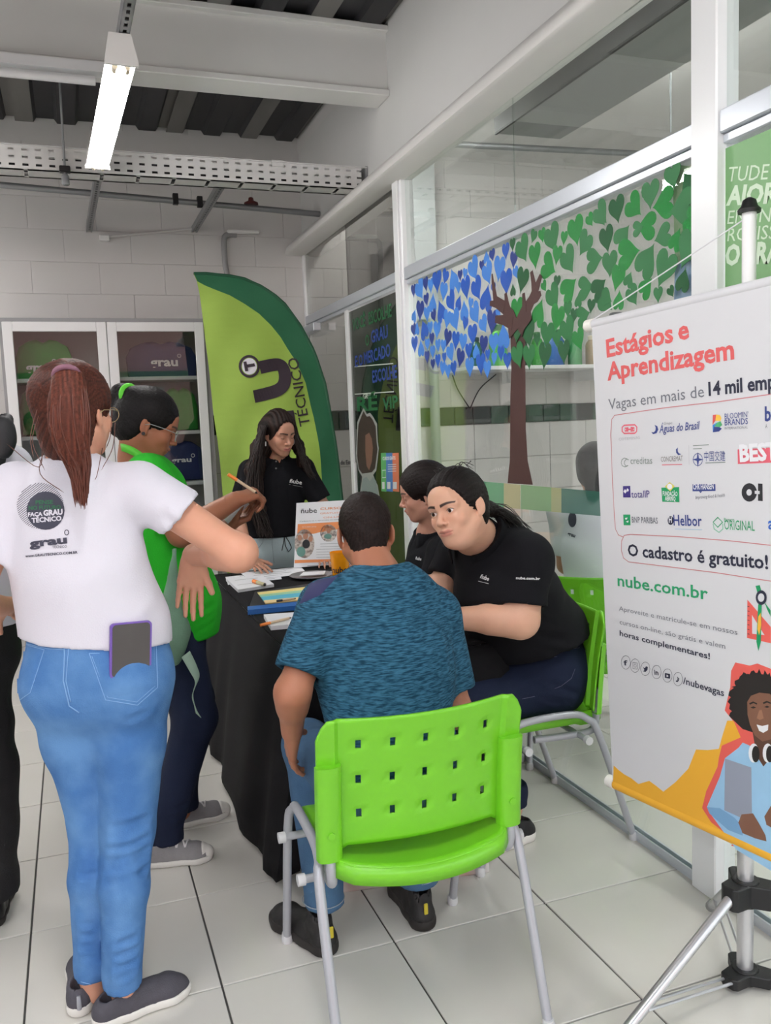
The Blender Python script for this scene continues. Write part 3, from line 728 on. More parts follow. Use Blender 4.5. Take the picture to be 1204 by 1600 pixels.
# ================================================================= CABINET on the back wall
cb = root_at('display_cabinet', (.28,6.3,0), 'tall grey cabinet with two framed glass doors against the back wall', 'cabinet')
cgrey = mat('cabinet_grey', (150,150,152), .5); CF = 6.12
MB().box((-.385,CF+.02,0),(-.355,6.50,2.25)).build('side_panel', cgrey, cb); MB().box((.915,CF+.02,0),(.955,6.50,2.25)).build('side_panel', cgrey, cb)
MB().box((-.385,CF+.01,2.235),(.955,6.50,2.262)).build('top_panel', cgrey, cb); MB().box((-.36,6.49,0),(.92,6.505,2.24)).build('back_panel', mat('cabinet_back',(170,170,170),.6), cb)
MB().box((-.36,CF+.02,0),(.92,6.5,.1)).build('bottom_panel', cgrey, cb); MB().box((.27,CF+.03,.1),(.284,6.49,2.24)).build('divider', cgrey, cb)
for z in (1.86,1.48,1.12,.75,.4): MB().box((-.35,CF+.05,z-.012),(.91,6.49,z+.012)).build('shelf', mat('cabinet_shelf',(206,206,206),.5), cb)
cab_glass = glass_mat('cabinet_glass', lin(236,238,237), .75)
for (a,b) in ((-.365,.275),(.279,.919)):
    d_ = MB(); fw = .062
    d_.box((a,CF-.012,.08),(a+fw,CF+.012,2.235),.003); d_.box((b-fw,CF-.012,.08),(b,CF+.012,2.235),.003)
    d_.box((a+fw,CF-.012,2.172),(b-fw,CF+.012,2.235),.003); d_.box((a+fw,CF-.012,.08),(b-fw,CF+.012,.142),.003)
    d_ = d_.build('door', alu_white, cb)
    MB().box((a+fw,CF-.003,.142),(b-fw,CF+.003,2.172)).build('door_glass', cab_glass, d_)
# folded and hung shirts inside
def shirt(x0, x1, z0, z1, y, M, label, txt=None, tx=None, sleeves=True):
    r = root_at('folded_shirt', ((x0+x1)/2,y,z0), label, 'shirt'); w = x1-x0; hh = z1-z0
    out = [(.02,0),(.98,0),(1,.55),(.93,.82),(.75,.97),(.62,1),(.5,.93),(.38,1),(.25,.97),(.07,.82),(0,.55)]
    mb = MB(); n = 14
    def fn(u, v):
        import bisect
        return None
    poly = [(x0+a*w, z0+b*hh) for a,b in out]
    mb.prism(poly, (0,y+.03,0), (1,0,0), (0,0,1), -.0)
    v = []; c_ = ((x0+x1)/2, z0+hh*.5); f = []
    rings = [(1,.03),(.97,.0),(.8,-.014),(.5,-.02)]
    mb = MB(); n = len(poly)
    for (k,dy) in rings: v += [(c_[0]+(p[0]-c_[0])*k, y+dy+.004*math.sin(p[0]*50+k*9), c_[1]+(p[1]-c_[1])*k) for p in poly]
    v.append((c_[0],y-.02,c_[1]))
    for k in range(len(rings)-1): f += [(k*n+i,k*n+(i+1)%n,(k+1)*n+(i+1)%n,(k+1)*n+i) for i in range(n)]
    f += [((len(rings)-1)*n+i,(len(rings)-1)*n+(i+1)%n,len(v)-1) for i in range(n)]
    mb.add(v, f); mb.build('fabric', M, r, smooth=50)
    if txt:
        pl = Plane((tx[0],y-.027,tx[1]),(1,0,0),(0,0,1)); text_on(pl, txt, (0,0),(tx[2],0), tx[3], alu_white, r, px=False, bold=.03)
        if txt == 'grau':
            mb = MB(); pl.mbline(mb, [(tx[2]+.012+.012*math.cos(a),tx[3]+.008+.012*math.sin(a)) for a in np.linspace(0,6.28,14)], .004, px=False); mb.build('degree_ring', alu_white, r)
    return r
shirt(.40,.89,1.875,2.125,6.3,navy,'navy shirt with white lettering on the top right cabinet shelf','grau',(.56,1.95,.19,.062))
shirt(-.31,.05,1.875,2.14,6.3,gfab,'green shirt with white lettering on the top left cabinet shelf','grau',(-.25,1.925,.17,.06))
shirt(-.31,.02,1.50,1.84,6.3,mat('green_fabric_dark',(40,112,50),.7,noise=.1),'darker green shirt on the second left cabinet shelf','grau',(-.23,1.56,.12,.04))
shirt(.62,.88,1.495,1.80,6.33,gfab,'bright green shirt on the second right cabinet shelf')
shirt(.55,.90,1.135,1.42,6.28,navy,'navy bag with small lettering on the lower right cabinet shelf','grau',(.66,1.27,.14,.035))
shirt(.30,.54,1.495,1.80,6.33,mat('navy_dark_fabric',(30,36,66),.7),'dark navy shirt on the second right cabinet shelf, left side')
# ================================================================= FEATHER FLAG
lime = mat('lime_flag_fabric', (158,190,82), .75, noise=.05, nscale=6, bump=.15, bscale=90, stretch=(1,1,6)); dgreen = mat('dark_green_flag_fabric', (32,100,66), .7, noise=.08, nscale=8, bump=.15, bscale=90)
brown = mat('flag_print_dark', (52,40,50), .7)
FY = 5.62
fp = Plane((0,FY,0),(1,0,0),(0,0,1),.002)
L_ = [(428,302),(440,307),(460,311),(500,316.5),(550,323),(600,329),(650,335),(700,341),(750,346),(800,350),(900,356),(1000,360),(1120,362)]
I_ = [(428,302.5),(440,308),(449,325),(458,350),(470,375),(490,405),(520,436),(560,460),(600,478),(650,490),(700,497),(750,503),(800,508),(900,514),(1000,516),(1120,516)]
O_ = [(427,302.5),(428.5,340),(434,380),(447,410),(470,440),(505,468),(550,492),(600,508),(650,517),(700,524),(750,530),(800,534),(900,538),(1000,540),(1120,540)]
def xat(T, y): return float(np.interp(y, [a for a,b in T], [b for a,b in T]))
fg = root_at('feather_flag', (1.25,FY,0), 'tall lime and dark green feather flag with dark lettering behind the standing girl', 'flag')
rows = [428.5,431,435,440,446,453,462,475]+list(range(490,1121,18)); mb = MB()
def wav(u, z): return .016*math.sin(u*7+z*5)+.008*math.sin(u*19-z*9)+.01*math.sin(z*13)
def fpt(x, y):
    u,z = fp.uv(x,y); return (u, FY+wav(u,z), z)
for zone,(TA,TB,nn,M_) in enumerate(((L_,I_,14,lime),(I_,O_,6,dgreen))):
    mb.use(M_)
    v = []; 
    for y in rows:
        a, b = xat(TA,y), xat(TB,y)
        if b < a: a = b
        v += [fpt(a+(b-a)*i/nn, y) for i in range(nn+1)]
    mb.add(v, [(j*(nn+1)+i, j*(nn+1)+i+1, (j+1)*(nn+1)+i+1, (j+1)*(nn+1)+i) for j in range(len(rows)-1) for i in range(nn)])
mb.build('sail', None, fg, smooth=60)
pts = [fpt(xat(O_,y)+.5, y) for y in rows]; pts = [fpt(303,428),fpt(322,427),fpt(340,428.5),fpt(360,430.5)]+[p for p,y in zip(pts,rows) if y > 433]
MB().tube([(p[0],p[1]+.004,p[2]) for p in pts]+[(pts[-1][0],FY,.03)], .011, 8).build('pole', mat('pole_sleeve',(26,84,56),.6), fg, smooth=60)
MB().box((1.45,FY-.2,0),(2-.25,FY+.2,.03),.01).build('base_plate', black, fg)
def on_flag(mbx, pts):
    q = [fp.uv(*p) for p in pts]; mbx.add([(u, FY+wav(u,z)-.006, z) for u,z in q], [tuple(range(len(q)))])
def stroke_flag(pts, w, name, M=brown):
    mb = MB(); q = [np.array(fp.uv(*p)) for p in pts]; v = []
    for i in range(len(q)):
        t = q[min(i+1,len(q)-1)]-q[max(i-1,0)]; t /= np.linalg.norm(t); nn = np.array([-t[1],t[0]])*w/2
        for e in (nn,-nn): p = q[i]+e; v.append((p[0], FY+wav(p[0],p[1])-.006, p[1]))
    mb.add(v, [(2*i,2*i+1,2*i+3,2*i+2) for i in range(len(q)-1)]); return mb.build(name, M, fg)
stroke_flag(smoothpath([(404,575),(424,570.5),(436,570),(442,576),(444,590),(441,602),(432,610),(415,615.5),(396,620)],4), .082, 'letter_u')
stroke_flag([(438,650),(452,645),(458,680)], .06, 'letter_edge')
stroke_flag([(440+0,660),(448,700),(440,735)], .05, 'letter_edge')
cx,cy = 388,573; ring = [(cx+14.5*math.cos(a), cy+16*math.sin(a)) for a in np.linspace(0,2*math.pi,25)]
stroke_flag(ring, .016, 'circle_ring')
mb = MB(); on_flag(mb, [(cx+11.5*math.cos(a), cy+13*math.sin(a)) for a in np.linspace(0,2*math.pi,24)[:-1]]); mb.build('circle_fill', paper, fg)
mbT = MB(); q = [(380,566),(382,579)]
for a,b,w in (((381,565.5),(383.5,580.5),.02),((382.5,573),(396,570.5),.02)):
    qa, qb = np.array(fp.uv(*a)), np.array(fp.uv(*b)); t = (qb-qa)/np.linalg.norm(qb-qa); nn = np.array([-t[1],t[0]])*w/2
    mbT.add([(p[0], FY+wav(p[0],p[1])-.010, p[1]) for p in (qa+nn,qa-nn,qb-nn,qb+nn)], [(0,1,2,3)])
mbT.build('letter_t', brown, fg)
v,f_,w_ = text_mesh('TÉCNICO', .004); a = np.array(fp.uv(484,664)); b = np.array(fp.uv(464.5,558)); d = (b-a); Ln = np.linalg.norm(d); d /= Ln; e = np.array([-d[1],d[0]]); mb = MB(); pts = []
for q_ in v:
    p = a+d*(q_[0]/w_*Ln)+e*q_[1]*.105; pts.append((p[0], FY+wav(p[0],p[1])-.008, p[1]))
mb.add(pts, f_); mb.build('lettering', brown, fg)
# ================================================================= OUTSIDE, seen only mirrored in the glass: street, pink building
MBo = MB(); MBo.box((-9,-9.2,-.2),(9,-1.6,-.02)); structure(MBo, 'street_ground', mat('street_grey',(130,128,124),.9))
pb = root_at('street_building', (0,-9,0), 'pink building with a grey shutter across the street, mirrored in the cabinet glass', 'building')
MB().box((-7,-9.6,0),(7,-9.2,5.2)).build('facade', mat('pink_render',(232,176,164),.8,noise=.05), pb)
for i in range(14): MB().box((-.8,-9.21,.2+i*.17),(2.2,-9.17,.35+i*.17)).build('shutter_slat', mat('shutter_grey',(190,190,190),.5), pb)
MB().box((-7,-9.3,2.75),(7,-8.9,2.9)).build('canopy', mat('green_canopy',(110,160,100),.7), pb)
# ================================================================= HEART TREE on the glass
gp = Plane((XP-.0045,6,0),(0,-1,0),(0,0,1),.0)
HC = {'L':mat('light_blue_foam',(62,124,204),.6),'B':mat('glitter_blue_foam',(22,84,184),.35,noise=.45,nscale=260,bump=.5,bscale=500),'D':mat('navy_glitter_foam',(22,50,132),.4,noise=.45,nscale=260,bump=.5,bscale=500),
      'G':mat('green_foam',(38,112,60),.6),'E':mat('emerald_glitter_foam',(10,132,50),.35,noise=.5,nscale=260,bump=.5,bscale=500),'K':mat('dark_glitter_foam',(8,88,42),.4,noise=.5,nscale=260,bump=.5,bscale=500),
      'T':mat('brown_glitter_foam',(72,40,38),.55,noise=.25,nscale=200,bump=.4,bscale=400)}
tree = root_at('heart_tree', (XP-.006,3.5,1.2), 'paper tree decoration of blue and green hearts stuck on the glass', 'wall decoration')
H1 = '97,570,110,D,0;157,560,190,L,30;212,510,125,D,10;258,525,130,L,0;317,485,190,B,0;395,440,130,B,-30;380,580,160,L,-15;470,460,200,L,200;535,425,95,D,0;580,408,90,L,-20;520,545,100,L,0;590,545,200,B,10;665,370,210,L,25;695,555,210,B,25;740,335,95,D,0;782,250,100,L,180;838,235,105,D,10;795,410,200,L,20;903,365,215,L,-15;965,200,140,B,0;1040,280,145,D,-10;1060,400,110,L,20;970,490,220,B,0;1033,560,100,K,180;850,545,90,B,10;785,635,225,B,160;635,690,100,L,-20;575,750,165,L,180;680,790,200,L,30;525,675,125,B,150;455,675,190,B,30;355,755,195,B,200;280,680,160,L,170;220,655,110,D,10;160,760,175,D,-10;105,800,110,L,150;225,790,130,L,0;290,805,110,D,20;415,840,160,L,-20;490,850,190,L,20;255,920,110,L,0;197,930,170,B,200;130,920,110,L,170;100,940,110,D,10;320,940,145,L,-10;585,880,120,B,-20;655,985,180,B,0;760,890,160,L,30;840,865,210,D,-10;900,765,90,L,40;945,990,220,L,180;420,1015,150,D,-20;497,1040,160,B,-10;565,1055,150,L,-10;272,1025,110,D,0;230,1075,100,L,0;110,1075,140,B,0;170,1105,140,L,180;330,1085,110,L,0;382,1090,110,L,-10;280,1145,110,L,0;450,1160,160,L,20;228,1195,110,D,0;390,1200,90,B,0;540,1205,160,D,-20;620,1140,140,B,0;690,1130,125,L,180;760,1080,160,D,-10;855,1065,170,L,0;330,1230,115,B,0;283,1260,90,D,0;375,1300,120,L,-10;425,1330,120,L,0;480,1300,125,B,10;630,1290,165,L,0;735,1260,180,B,0;795,1310,150,L,0;860,1210,110,L,-10;925,1160,130,B,0;985,1230,140,B,0;800,1170,90,B,0'
H2 = '65,290,100,K,0;155,335,215,G,25;245,220,105,G,-30;320,210,110,E,10;258,390,200,E,5;410,240,230,G,20;510,235,110,E,-10;612,175,230,E,10;735,80,115,E,30;835,60,150,G,30;685,285,200,G,-40;878,245,210,K,10;450,380,150,E,-15;380,485,215,E,60;550,430,230,G,30;775,420,220,G,90;905,460,200,G,0;150,600,200,K,-20;65,670,85,K,180;450,610,100,K,-10;340,650,95,E,30;555,665,230,E,120;700,660,210,G,90;815,660,200,K,120;420,750,220,G,30;108,855,190,E,0;295,870,215,E,150;745,820,110,K,-10;635,765,110,G,170;875,790,200,G,50;600,900,110,K,-10;680,900,180,G,100;450,930,220,E,-20;105,1050,160,K,-10;205,1060,220,K,10;545,1040,230,G,20;365,1070,200,G,-10;640,1110,180,E,20;280,1110,110,K,0;450,1100,140,G,0;115,1250,200,G,20;210,1260,190,G,0;345,1250,210,K,-10;510,1215,185,K,0;545,850,130,G,0'
H3 = '135,605,240,G,40;290,560,240,K,10;465,530,250,E,45;620,410,250,G,0;745,500,290,E,-90;845,230,230,G,10;995,280,210,K,-150;930,540,350,G,-90;1090,420,150,E,0;1045,670,240,E,60;580,720,270,E,-100;505,740,160,G,90;740,820,230,G,-80;185,850,240,K,10;350,820,240,G,130;410,990,320,E,90;590,1050,310,G,140;880,850,200,E,150;990,960,330,G,-30;75,1055,250,G,-90;225,1090,230,G,0;295,1240,230,E,-20;410,1245,140,G,150;760,1150,330,G,-30;110,1330,220,K,140;190,1430,170,G,60;310,1450,170,E,170;450,1410,200,G,30;585,1320,200,E,130;700,1400,140,G,0;830,1370,110,K,30;950,1250,210,K,160;30,1500,100,K,0'
heart = []
for i in range(28):
    t = 2*math.pi*i/28; heart.append((16*math.sin(t)**3/32, (13*math.cos(t)-5*math.cos(2*t)-2*math.cos(3*t)-math.cos(4*t)+2.5)/30))
rh = random.Random(2); used = []
for spec,sc_,ox,oy in ((H1,6.02,630,360),(H2,5.518,790,330),(H3,6.337,920,240)):
    for it in spec.split(';'):
        x,y,h,ty,rot = it.split(','); x,y,h,rot = float(x)/sc_+ox, float(y)/sc_+oy, float(h)/sc_, math.radians(float(rot))
        if any(abs(x-a) < 3.5 and abs(y-b) < 3.5 for a,b in used): continue
        used.append((x,y))
        u,v_ = gp.uv(x,y); _,va = gp.uv(x,y-h/2); _,vb = gp.uv(x,y+h/2); H = (va-vb)*1.2; Wd = H*rh.uniform(.84,.98)
        if abs(math.sin(rot)) > .7: H *= 1.0
        pts = [(u+(a*Wd*math.cos(rot)+b*H*math.sin(rot)*-1*-1*-1), v_+(a*Wd*math.sin(rot)*1+b*H*math.cos(rot))) for a,b in heart]
        z_ = .00004*len(used)
        MB().prism(pts, gp.at(0,0,z_), gp.U, gp.V, .0015).build('heart', HC[ty], tree)
def taper(pts, ws, name, z_=0.0, M=HC['T']):
    q = [np.array(gp.uv(*p)) for p in pts]; Lq = []; Rq = []
    for i in range(len(q)):
        t = q[min(i+1,len(q)-1)]-q[max(i-1,0)]; t /= np.linalg.norm(t); nn = np.array([-t[1],t[0]])*ws[i]/2; Lq.append(q[i]+nn); Rq.append(q[i]-nn)
    mb = MB()
    taper.k = getattr(taper,'k',0)+1; mb.prism([tuple(p) for p in Lq]+[tuple(p) for p in Rq[::-1]], gp.at(0,0,.0068+.0003*taper.k), gp.U, gp.V, .0015)
    return mb.build(name, M, tree)
gp.poly([(797.5,520),(799,575),(797.5,620),(797,680),(796.5,720),(793,755),(832,757.5),(824,720),(821,670),(820.5,600),(820,560),(820,510),(812,500),(803,505)], HC['T'], tree, 'trunk', t=.002, h=-.0005)
taper([(806,520),(800,495),(788,478),(776,468),(772,440),(771,428)], [.10,.07,.05,.04,.02,.01], 'branch', .001)
taper([(800,500),(795,480),(792,458)], [.06,.04,.02], 'branch', .001)
taper([(803,505),(790,500),(776,499)], [.06,.045,.03], 'branch', .001)
taper([(790,482),(778,475),(768,474)], [.05,.035,.02], 'branch', .001)
taper([(812,515),(822,490),(833,470),(841,450),(848,430)], [.09,.07,.05,.04,.02], 'branch', .001)
taper([(838,458),(836,440),(833,424)], [.04,.03,.02], 'branch', .001)
taper([(833,468),(842,464),(848,458)], [.05,.04,.02], 'branch', .001)
taper([(815,510),(826,498),(833,493)], [.06,.05,.03], 'branch', .001)
taper([(822,488),(822,475),(821,458)], [.035,.03,.02], 'branch', .001)
# coloured film band on the glass
bnd = root_at('film_band', (XP-.006,3.2,1.15), 'band of green and beige translucent film squares on the glass below the tree', 'window film')
cols = ((738,752,(34,110,84)),(752,759,(50,140,100)),(759,787,(96,166,120)),(787,813,(186,180,132)),(813.5,861,(128,170,118)),(861,877,(170,172,120)),(877,962,(52,108,92)))
def yl(x,a,b,x0=740,x1=935): return a+(b-a)*(x-x0)/(x1-x0)
for a,b,c in cols:
    gp.poly([(a,yl(a,751,768)),(b,yl(b,751,768)),(b,yl(b,789,806)),(a,yl(a,789,806))], mat('film_%d_%d'%c[:2],c,.35,alpha=.82,noise=.06), bnd, 'film_square', h=.001)
for a in (700,):
    gp.poly([(a,748),(738,751),(738,789),(a,785)], mat('film_34_110',None), bnd, 'film_square', h=.001)
# translucent poster film right of the tree, and the green poster beyond the post
pf = root_at('glass_film', (XP+.006,2.3,1.9), 'pale olive and blue translucent film behind the hearts next to the post', 'window film')
gpb = Plane((XP+.006,6,0),(0,-1,0),(0,0,1),.0)
gpb.poly([(1051,300),(1063,258),(1097,262),(1097,398),(1054,415)], mat('olive_film',(140,166,122),.5,alpha=.85), pf, 'film_upper')
gpb.poly([(1054,415),(1097,398),(1097,470),(1052,485)], mat('blue_film',(120,160,208),.5,alpha=.85), pf, 'film_lower')
gr = root_at('green_poster', (XP+.006,1.6,1.6), 'green translucent poster with pale capital letters beyond the right post', 'poster')
gpo = Plane((XP-.0055,6,0),(0,-1,0),(0,0,1),.0)
u0 = gpo.uv(1133,232); pm = [(u0[0],u0[1]),(u0[0]+1.15,u0[1]+.0),(u0[0]+1.15,1.0),(u0[0],1.0)]
gpo.poly(pm, mat('green_poster_film',(118,166,110),.45,noise=.12,nscale=3), gr, 'poster_sheet', px=False)
pwhite = mat('poster_pale_print',(206,226,200),.5)
for txt,a,b,h_,bo in (('TUDE NO',(1136,284),(1250,277),.040,.0),('AIOR',(1134,320),(1214,316),.050,.04),('ENSINO',(1136,350),(1226,345),.037,.0),('ROFISSION',(1136,377),(1262,370),.037,.0),('O BRASIL',(1132,414),(1258,407),.055,.04)):
    text_on(gpo, txt, a, b, h_, pwhite, gr, bold=bo, lift=.0008)
# door lettering and posters on the tinted door
dp = Plane((XP-.0045,6,0),(0,-1,0),(0,0,1),.0005)
dlab = root_at('door_lettering', (XP-.006,5.1,1.9), 'cut-out green and blue slogan letters stuck on the tinted glass door', 'lettering')
gl = mat('letter_green',(20,92,52),.5); bl = mat('letter_blue',(28,58,140),.5)
for txt,a,b,h_,M_ in (('VOCÊ',(551,517),(571,509),.075,gl),('ESCOLHE',(576,507),(612,494),.075,gl),('O',(571,541),(577,539),.07,gl),('GRAU',(580,536),(606,527),.075,bl),('E',(555,573),(559,572),.07,bl),('O',(561,572),(567,570),.07,bl),('MERCADO',(569,569),(610,556),.075,bl),
                      ('ESCOLHE',(582,598),(620,590),.075,bl)):
    text_on(dp, txt, a, b, h_, M_, dlab, bold=.022)
for txt,a,b,h_,M_ in (('GRUPO',(567,623),(586,622),.03,mat('letter_pale',(170,180,170),.5)),('RÉ',(558,642),(590,640),.09,gl),('VIP',(598,640),(622,636),.07,gl),('Y',(545,672),(551,671),.09,gl),('de Emp',(532,726),(552,725),.03,ink)):
    text_on(dp, txt, a, b, h_, M_, dlab, bold=.03)
fr_ = root_at('window_film', (XP-.006,5.1,1.7), 'faint framed rectangle of clear film on the door glass', 'window film')
mb = MB(); dp.mbline(mb, [(554,573),(614,568),(615,612),(554,616)], .006, closed=True); mb.build('film_edge', mat('pale_edge',(190,196,190),.4), fr_)
po = root_at('door_poster', (XP-.006,4.8,1.2), 'small poster in green, blue and orange on the door beside the glass post', 'poster')
for k,(a,b,c) in enumerate(((595,603,(90,170,100)),(603,613,(70,120,190)),(613,623,(220,120,90)))):
    dp.poly([(a,708),(b,707.5),(b+.7,768.5),(a+.7,767.5)], mat('poster_stripe_%d'%k,c,.5,noise=.15,nscale=8), po, 'stripe', h=.0006)
text_on(dp, 'CURSOS GRÁTIS', (598,719),(618,718), .02, paper, po, lift=.001, bold=.03)
mb = MB()
for i in range(4): dp.mbline(mb, [(606,726+i*3.5),(619,725.5+i*3.5)], .004, h=.001)
dp.mbline(mb, [(597.5,735),(603,734.5),(603,746),(597.5,746.5)], .006, h=.001, closed=True)
for a,b in ((597,601),(605,610),(614,620)): dp.mbpoly(mb, [(a,753),(b,753),(b,764),(a,764)], h=.001)
mb.build('print', paper, po)
cut = root_at('cutout_portrait', (XP-.006,5.25,1.3), 'life-size printed cut-out of a curly-haired head in a pale shirt on the door glass', 'poster')
hp = [(557,690),(558,660),(562,650),(568,637),(573,647),(578,645),(582,650),(589,662),(590,690),(592,700),(588,735),(583,742),(586,750),(590,758),(593,775),(594,800),(562,800),(563,765),(565,752),(566,745),(560,735),(556,715)]
dp.poly(hp, mat('cutout_white',(150,152,150),.6), cut, 'white_border', h=.0006)
def shrink(p, k, c): return [(c[0]+(a-c[0])*k, c[1]+(b-c[1])*k) for a,b in p]
hair = [(558.5,690),(560,664),(563,655),(568,642),(573,651),(578,650),(582,655),(587,666),(588.5,690),(590,702),(586,732),(581,738),(566,740),(561,733),(558,712)]
dp.poly(hair, mat('print_hair',(52,38,34),.7,noise=.4,nscale=60), cut, 'printed_hair', h=.0012)
dp.poly([(571,680),(577,676),(581,685),(583,700),(581,722),(577,735),(573,728),(571,705)], mat('print_skin',(120,84,72),.6), cut, 'printed_face', h=.0018)
dp.poly([(567,748),(573,745),(578,752),(583,745),(588,752),(591,775),(592,799),(564,799),(565,765)], mat('print_shirt',(128,140,140),.6), cut, 'printed_shirt', h=.0018)
# ================================================================= BANNER on its tripod
bnp = Plane((1.44,2.10,0),(.17,-.985,0),(0,0,1),.0)
bn = root_at('hanging_banner', (1.5,1.8,.4), 'white banner with red heading, company logos and a smiling man in blue hoodie', 'banner')
fabric = mat('banner_fabric', (208,208,211), .65, noise=.015, nscale=5, bump=.2, bscale=7)
TL, BL = bnp.uv(924,507), bnp.uv(957,1226); T2, B2 = bnp.uv(1204,440), bnp.uv(1204,1340)
def ext(a, b, w):
    d = np.array(b)-np.array(a); d /= np.linalg.norm(d); return tuple(np.array(a)+d*w)
TR, BR = ext(TL, T2, .92), ext(BL, B2, .92)
bnp.poly([BL, BR, TR, TL], fabric, bn, 'fabric', px=False, t=.003, h=-.003)
def rod(a, b, r, M, name, back=.0):
    A_, B_ = bnp.at(*a, -.012), bnp.at(*b, -.012); return MB().tube([A_,B_], r, 16).build(name, M, bn, smooth=60)
e0 = ext(TL, TR, -.012); rod((e0[0],e0[1]+.0),(TR[0],TR[1]), .015, fabric, 'top_rod')
yellow = mat('banner_yellow', (232,172,52), .6, noise=.04, nscale=6); e0 = ext(BL, BR, .0)
rod(BL, BR, .0165, yellow, 'bottom_rod')
for (p,q) in ((TL,TR),(BL,BR)):
    a = ext(p,q,-.03); b = ext(p,q,-.002); rod(a, b, .0185, mat('ivory_cap',(236,234,226),.4), 'rod_cap')
red = mat('banner_red',(214,92,92),.6); navyi = mat('banner_navy',(36,38,58),.6); dkt = mat('banner_dark',(52,54,66),.6); gti = mat('banner_green',(36,150,98),.6); thin = mat('banner_line',(196,120,124),.6)
lgrey = mat('banner_grey',(110,112,120),.6)
def T(txt, a, b, h_, M, bold=0.0, shear=0.0, lift=.0008): return text_on(bnp, txt, a, b, h_, M, bn, bold=bold, shear=shear, lift=lift)
def PO(pts, M, name='print_shape', h_=.0004): return bnp.poly(pts, M, bn, name, h=h_)
def LN(pts, w, M, closed=False, h_=.0006, name='print_line'):
    mb = MB(); bnp.mbline(mb, pts, w, h=h_, closed=closed); return mb.build(name, M, bn)
def C3(pts): return [(940+x/4.5606, 640+y/4.56) for x,y in pts]
def C6(pts): return [(900+x/3.0757, 840+y/3.0769) for x,y in pts]
def circ(cx, cy, rx, ry, n=20, a0=0, a1=360): return [(cx+rx*math.cos(math.radians(a0+(a1-a0)*i/n)), cy+ry*math.sin(math.radians(a0+(a1-a0)*i/n))) for i in range(n+(a1-a0 < 360))]
T('Estágios', (948,558),(1052,533.5), .050, red, .028); T('e', (1060,531.5),(1077,527.5), .050, red, .028); T('Aprendizagem', (949,594),(1147,560), .050, red, .028)
T('Vagas em mais de', (951,640),(1100,620), .031, lgrey); T('14 mil empresas', (1107,618),(1268,600), .034, navyi, .03)
LN([(1204,616),(1120,628),(1040,637),(975,646.5),(960,649),(955,656),(954,680),(957,760),(961,826),(966,836),(973,839)], .0022, thin)
# rounded slogan box
LN([(1204,852)]+[(1140,845),(1060,838.5),(985,835),(975,836.5),(971,845),(970.5,860),(974,872),(982,878),(1040,885),(1120,895),(1204,908)], .0022, thin)
T('O cadastro é gratuito!', (981,868),(1200,889), .034, navyi, .022)
# logos, row 1
lr = mat('logo_pink',(214,92,108),.6)
LN(C3([(195,110),(160,112),(145,125),(145,155),(160,170),(200,168)]), .004, lr); LN(C3([(195,110),(235,108),(250,125),(248,155),(235,168),(200,170)]), .004, lr); LN(C3([(190,130),(165,133),(165,152),(190,152)]), .004, lr); LN(C3([(205,128),(230,130),(230,150),(205,152)]), .004, lr); LN(C3([(172,142),(225,139)]), .004, lr)
T('COTEMINAS', C3([(122,222)])[0], C3([(272,208)])[0], .008, mat('logo_grey',(176,176,180),.6))
lb = mat('logo_blue',(50,64,128),.6)
PO(C3([(375,108),(395,118),(402,142),(390,168),(365,175),(352,160),(370,162),(382,148),(384,128)]), lb)
T('Grupo', C3([(442,108)])[0], C3([(503,102)])[0], .007, lgrey, 0,.2); T('Águas do Brasil', C3([(410,165)])[0], C3([(700,138)])[0], .021, lb, .012, .25)
PO(C3([(790,38),(815,35),(808,80),(788,110)]), mat('logo_red',(206,84,80),.6)); PO(C3([(815,35),(840,38),(852,60),(845,82),(808,80)]), mat('logo_amber',(240,190,70),.6))
PO(C3([(845,82),(858,110),(840,125),(800,120),(820,92)]), mat('logo_leaf',(70,160,100),.6)); PO(C3([(788,110),(820,92),(800,130),(790,162)]), mat('logo_sky',(60,130,200),.6)); PO(C3([(800,122),(840,125),(855,135),(835,156),(790,162)]), lb)
T('BLOOMIN’', C3([(876,68)])[0], C3([(1045,52)])[0], .014, lb); T('BRANDS', C3([(876,113)])[0], C3([(1042,102)])[0], .015, lb, .01); T('INTERNATIONAL', C3([(876,142)])[0], C3([(1040,134)])[0], .006, lgrey)
T('bayer', C3([(1162,80)])[0], C3([(1380,70)])[0], .034, lb, .03); T('A', C3([(1165,132)])[0], C3([(1180,131)])[0], .010, lgrey)
# row 2
mg = mat('logo_moss',(120,134,126),.6)
LN(C3([(182,352),(160,345),(143,358),(138,378),(145,400),(165,408),(185,400)]), .0022, mg); LN(C3([(192,358),(175,352),(162,368),(160,385),(172,402),(188,398)]), .0022, mg)
T('creditas', C3([(205,388)])[0], C3([(360,386)])[0], .020, mg)
PO(C3([(540,268),(528,285),(530,308),(545,325),(566,318),(548,310),(540,295)]), lb)
T('CONCREMAT', C3([(422,372)])[0], C3([(578,364)])[0], .014, mat('logo_taupe',(120,116,112),.6)); LN(C3([(428,394),(572,390)]), .002, lr)
LN(C3([(650,258),(762,250)]), .002, mg); LN(C3([(650,280),(712,277)]), .002, mg); LN(C3([(620,255),(622,395)]), .001, mat('logo_grey',None))
LN([(C3([(684,356)])[0][0]+7.2*math.cos(a), C3([(684,356)])[0][1]+9.5*math.sin(a)) for a in np.linspace(0,6.28,24)[:-1]], .0018, lb, closed=True)
x0_,y0_ = C3([(684,356)])[0]
PO([(x0_,y0_-12),(x0_+1.8,y0_-2),(x0_+9,y0_),(x0_+1.8,y0_+2),(x0_,y0_+12),(x0_-1.8,y0_+2),(x0_-9,y0_),(x0_-1.8,y0_-2)], lb)
T('中国交建', C3([(730,362)])[0], C3([(880,360)])[0], .020, lb); LN(C3([(738,380),(880,375)]), .002, mg)
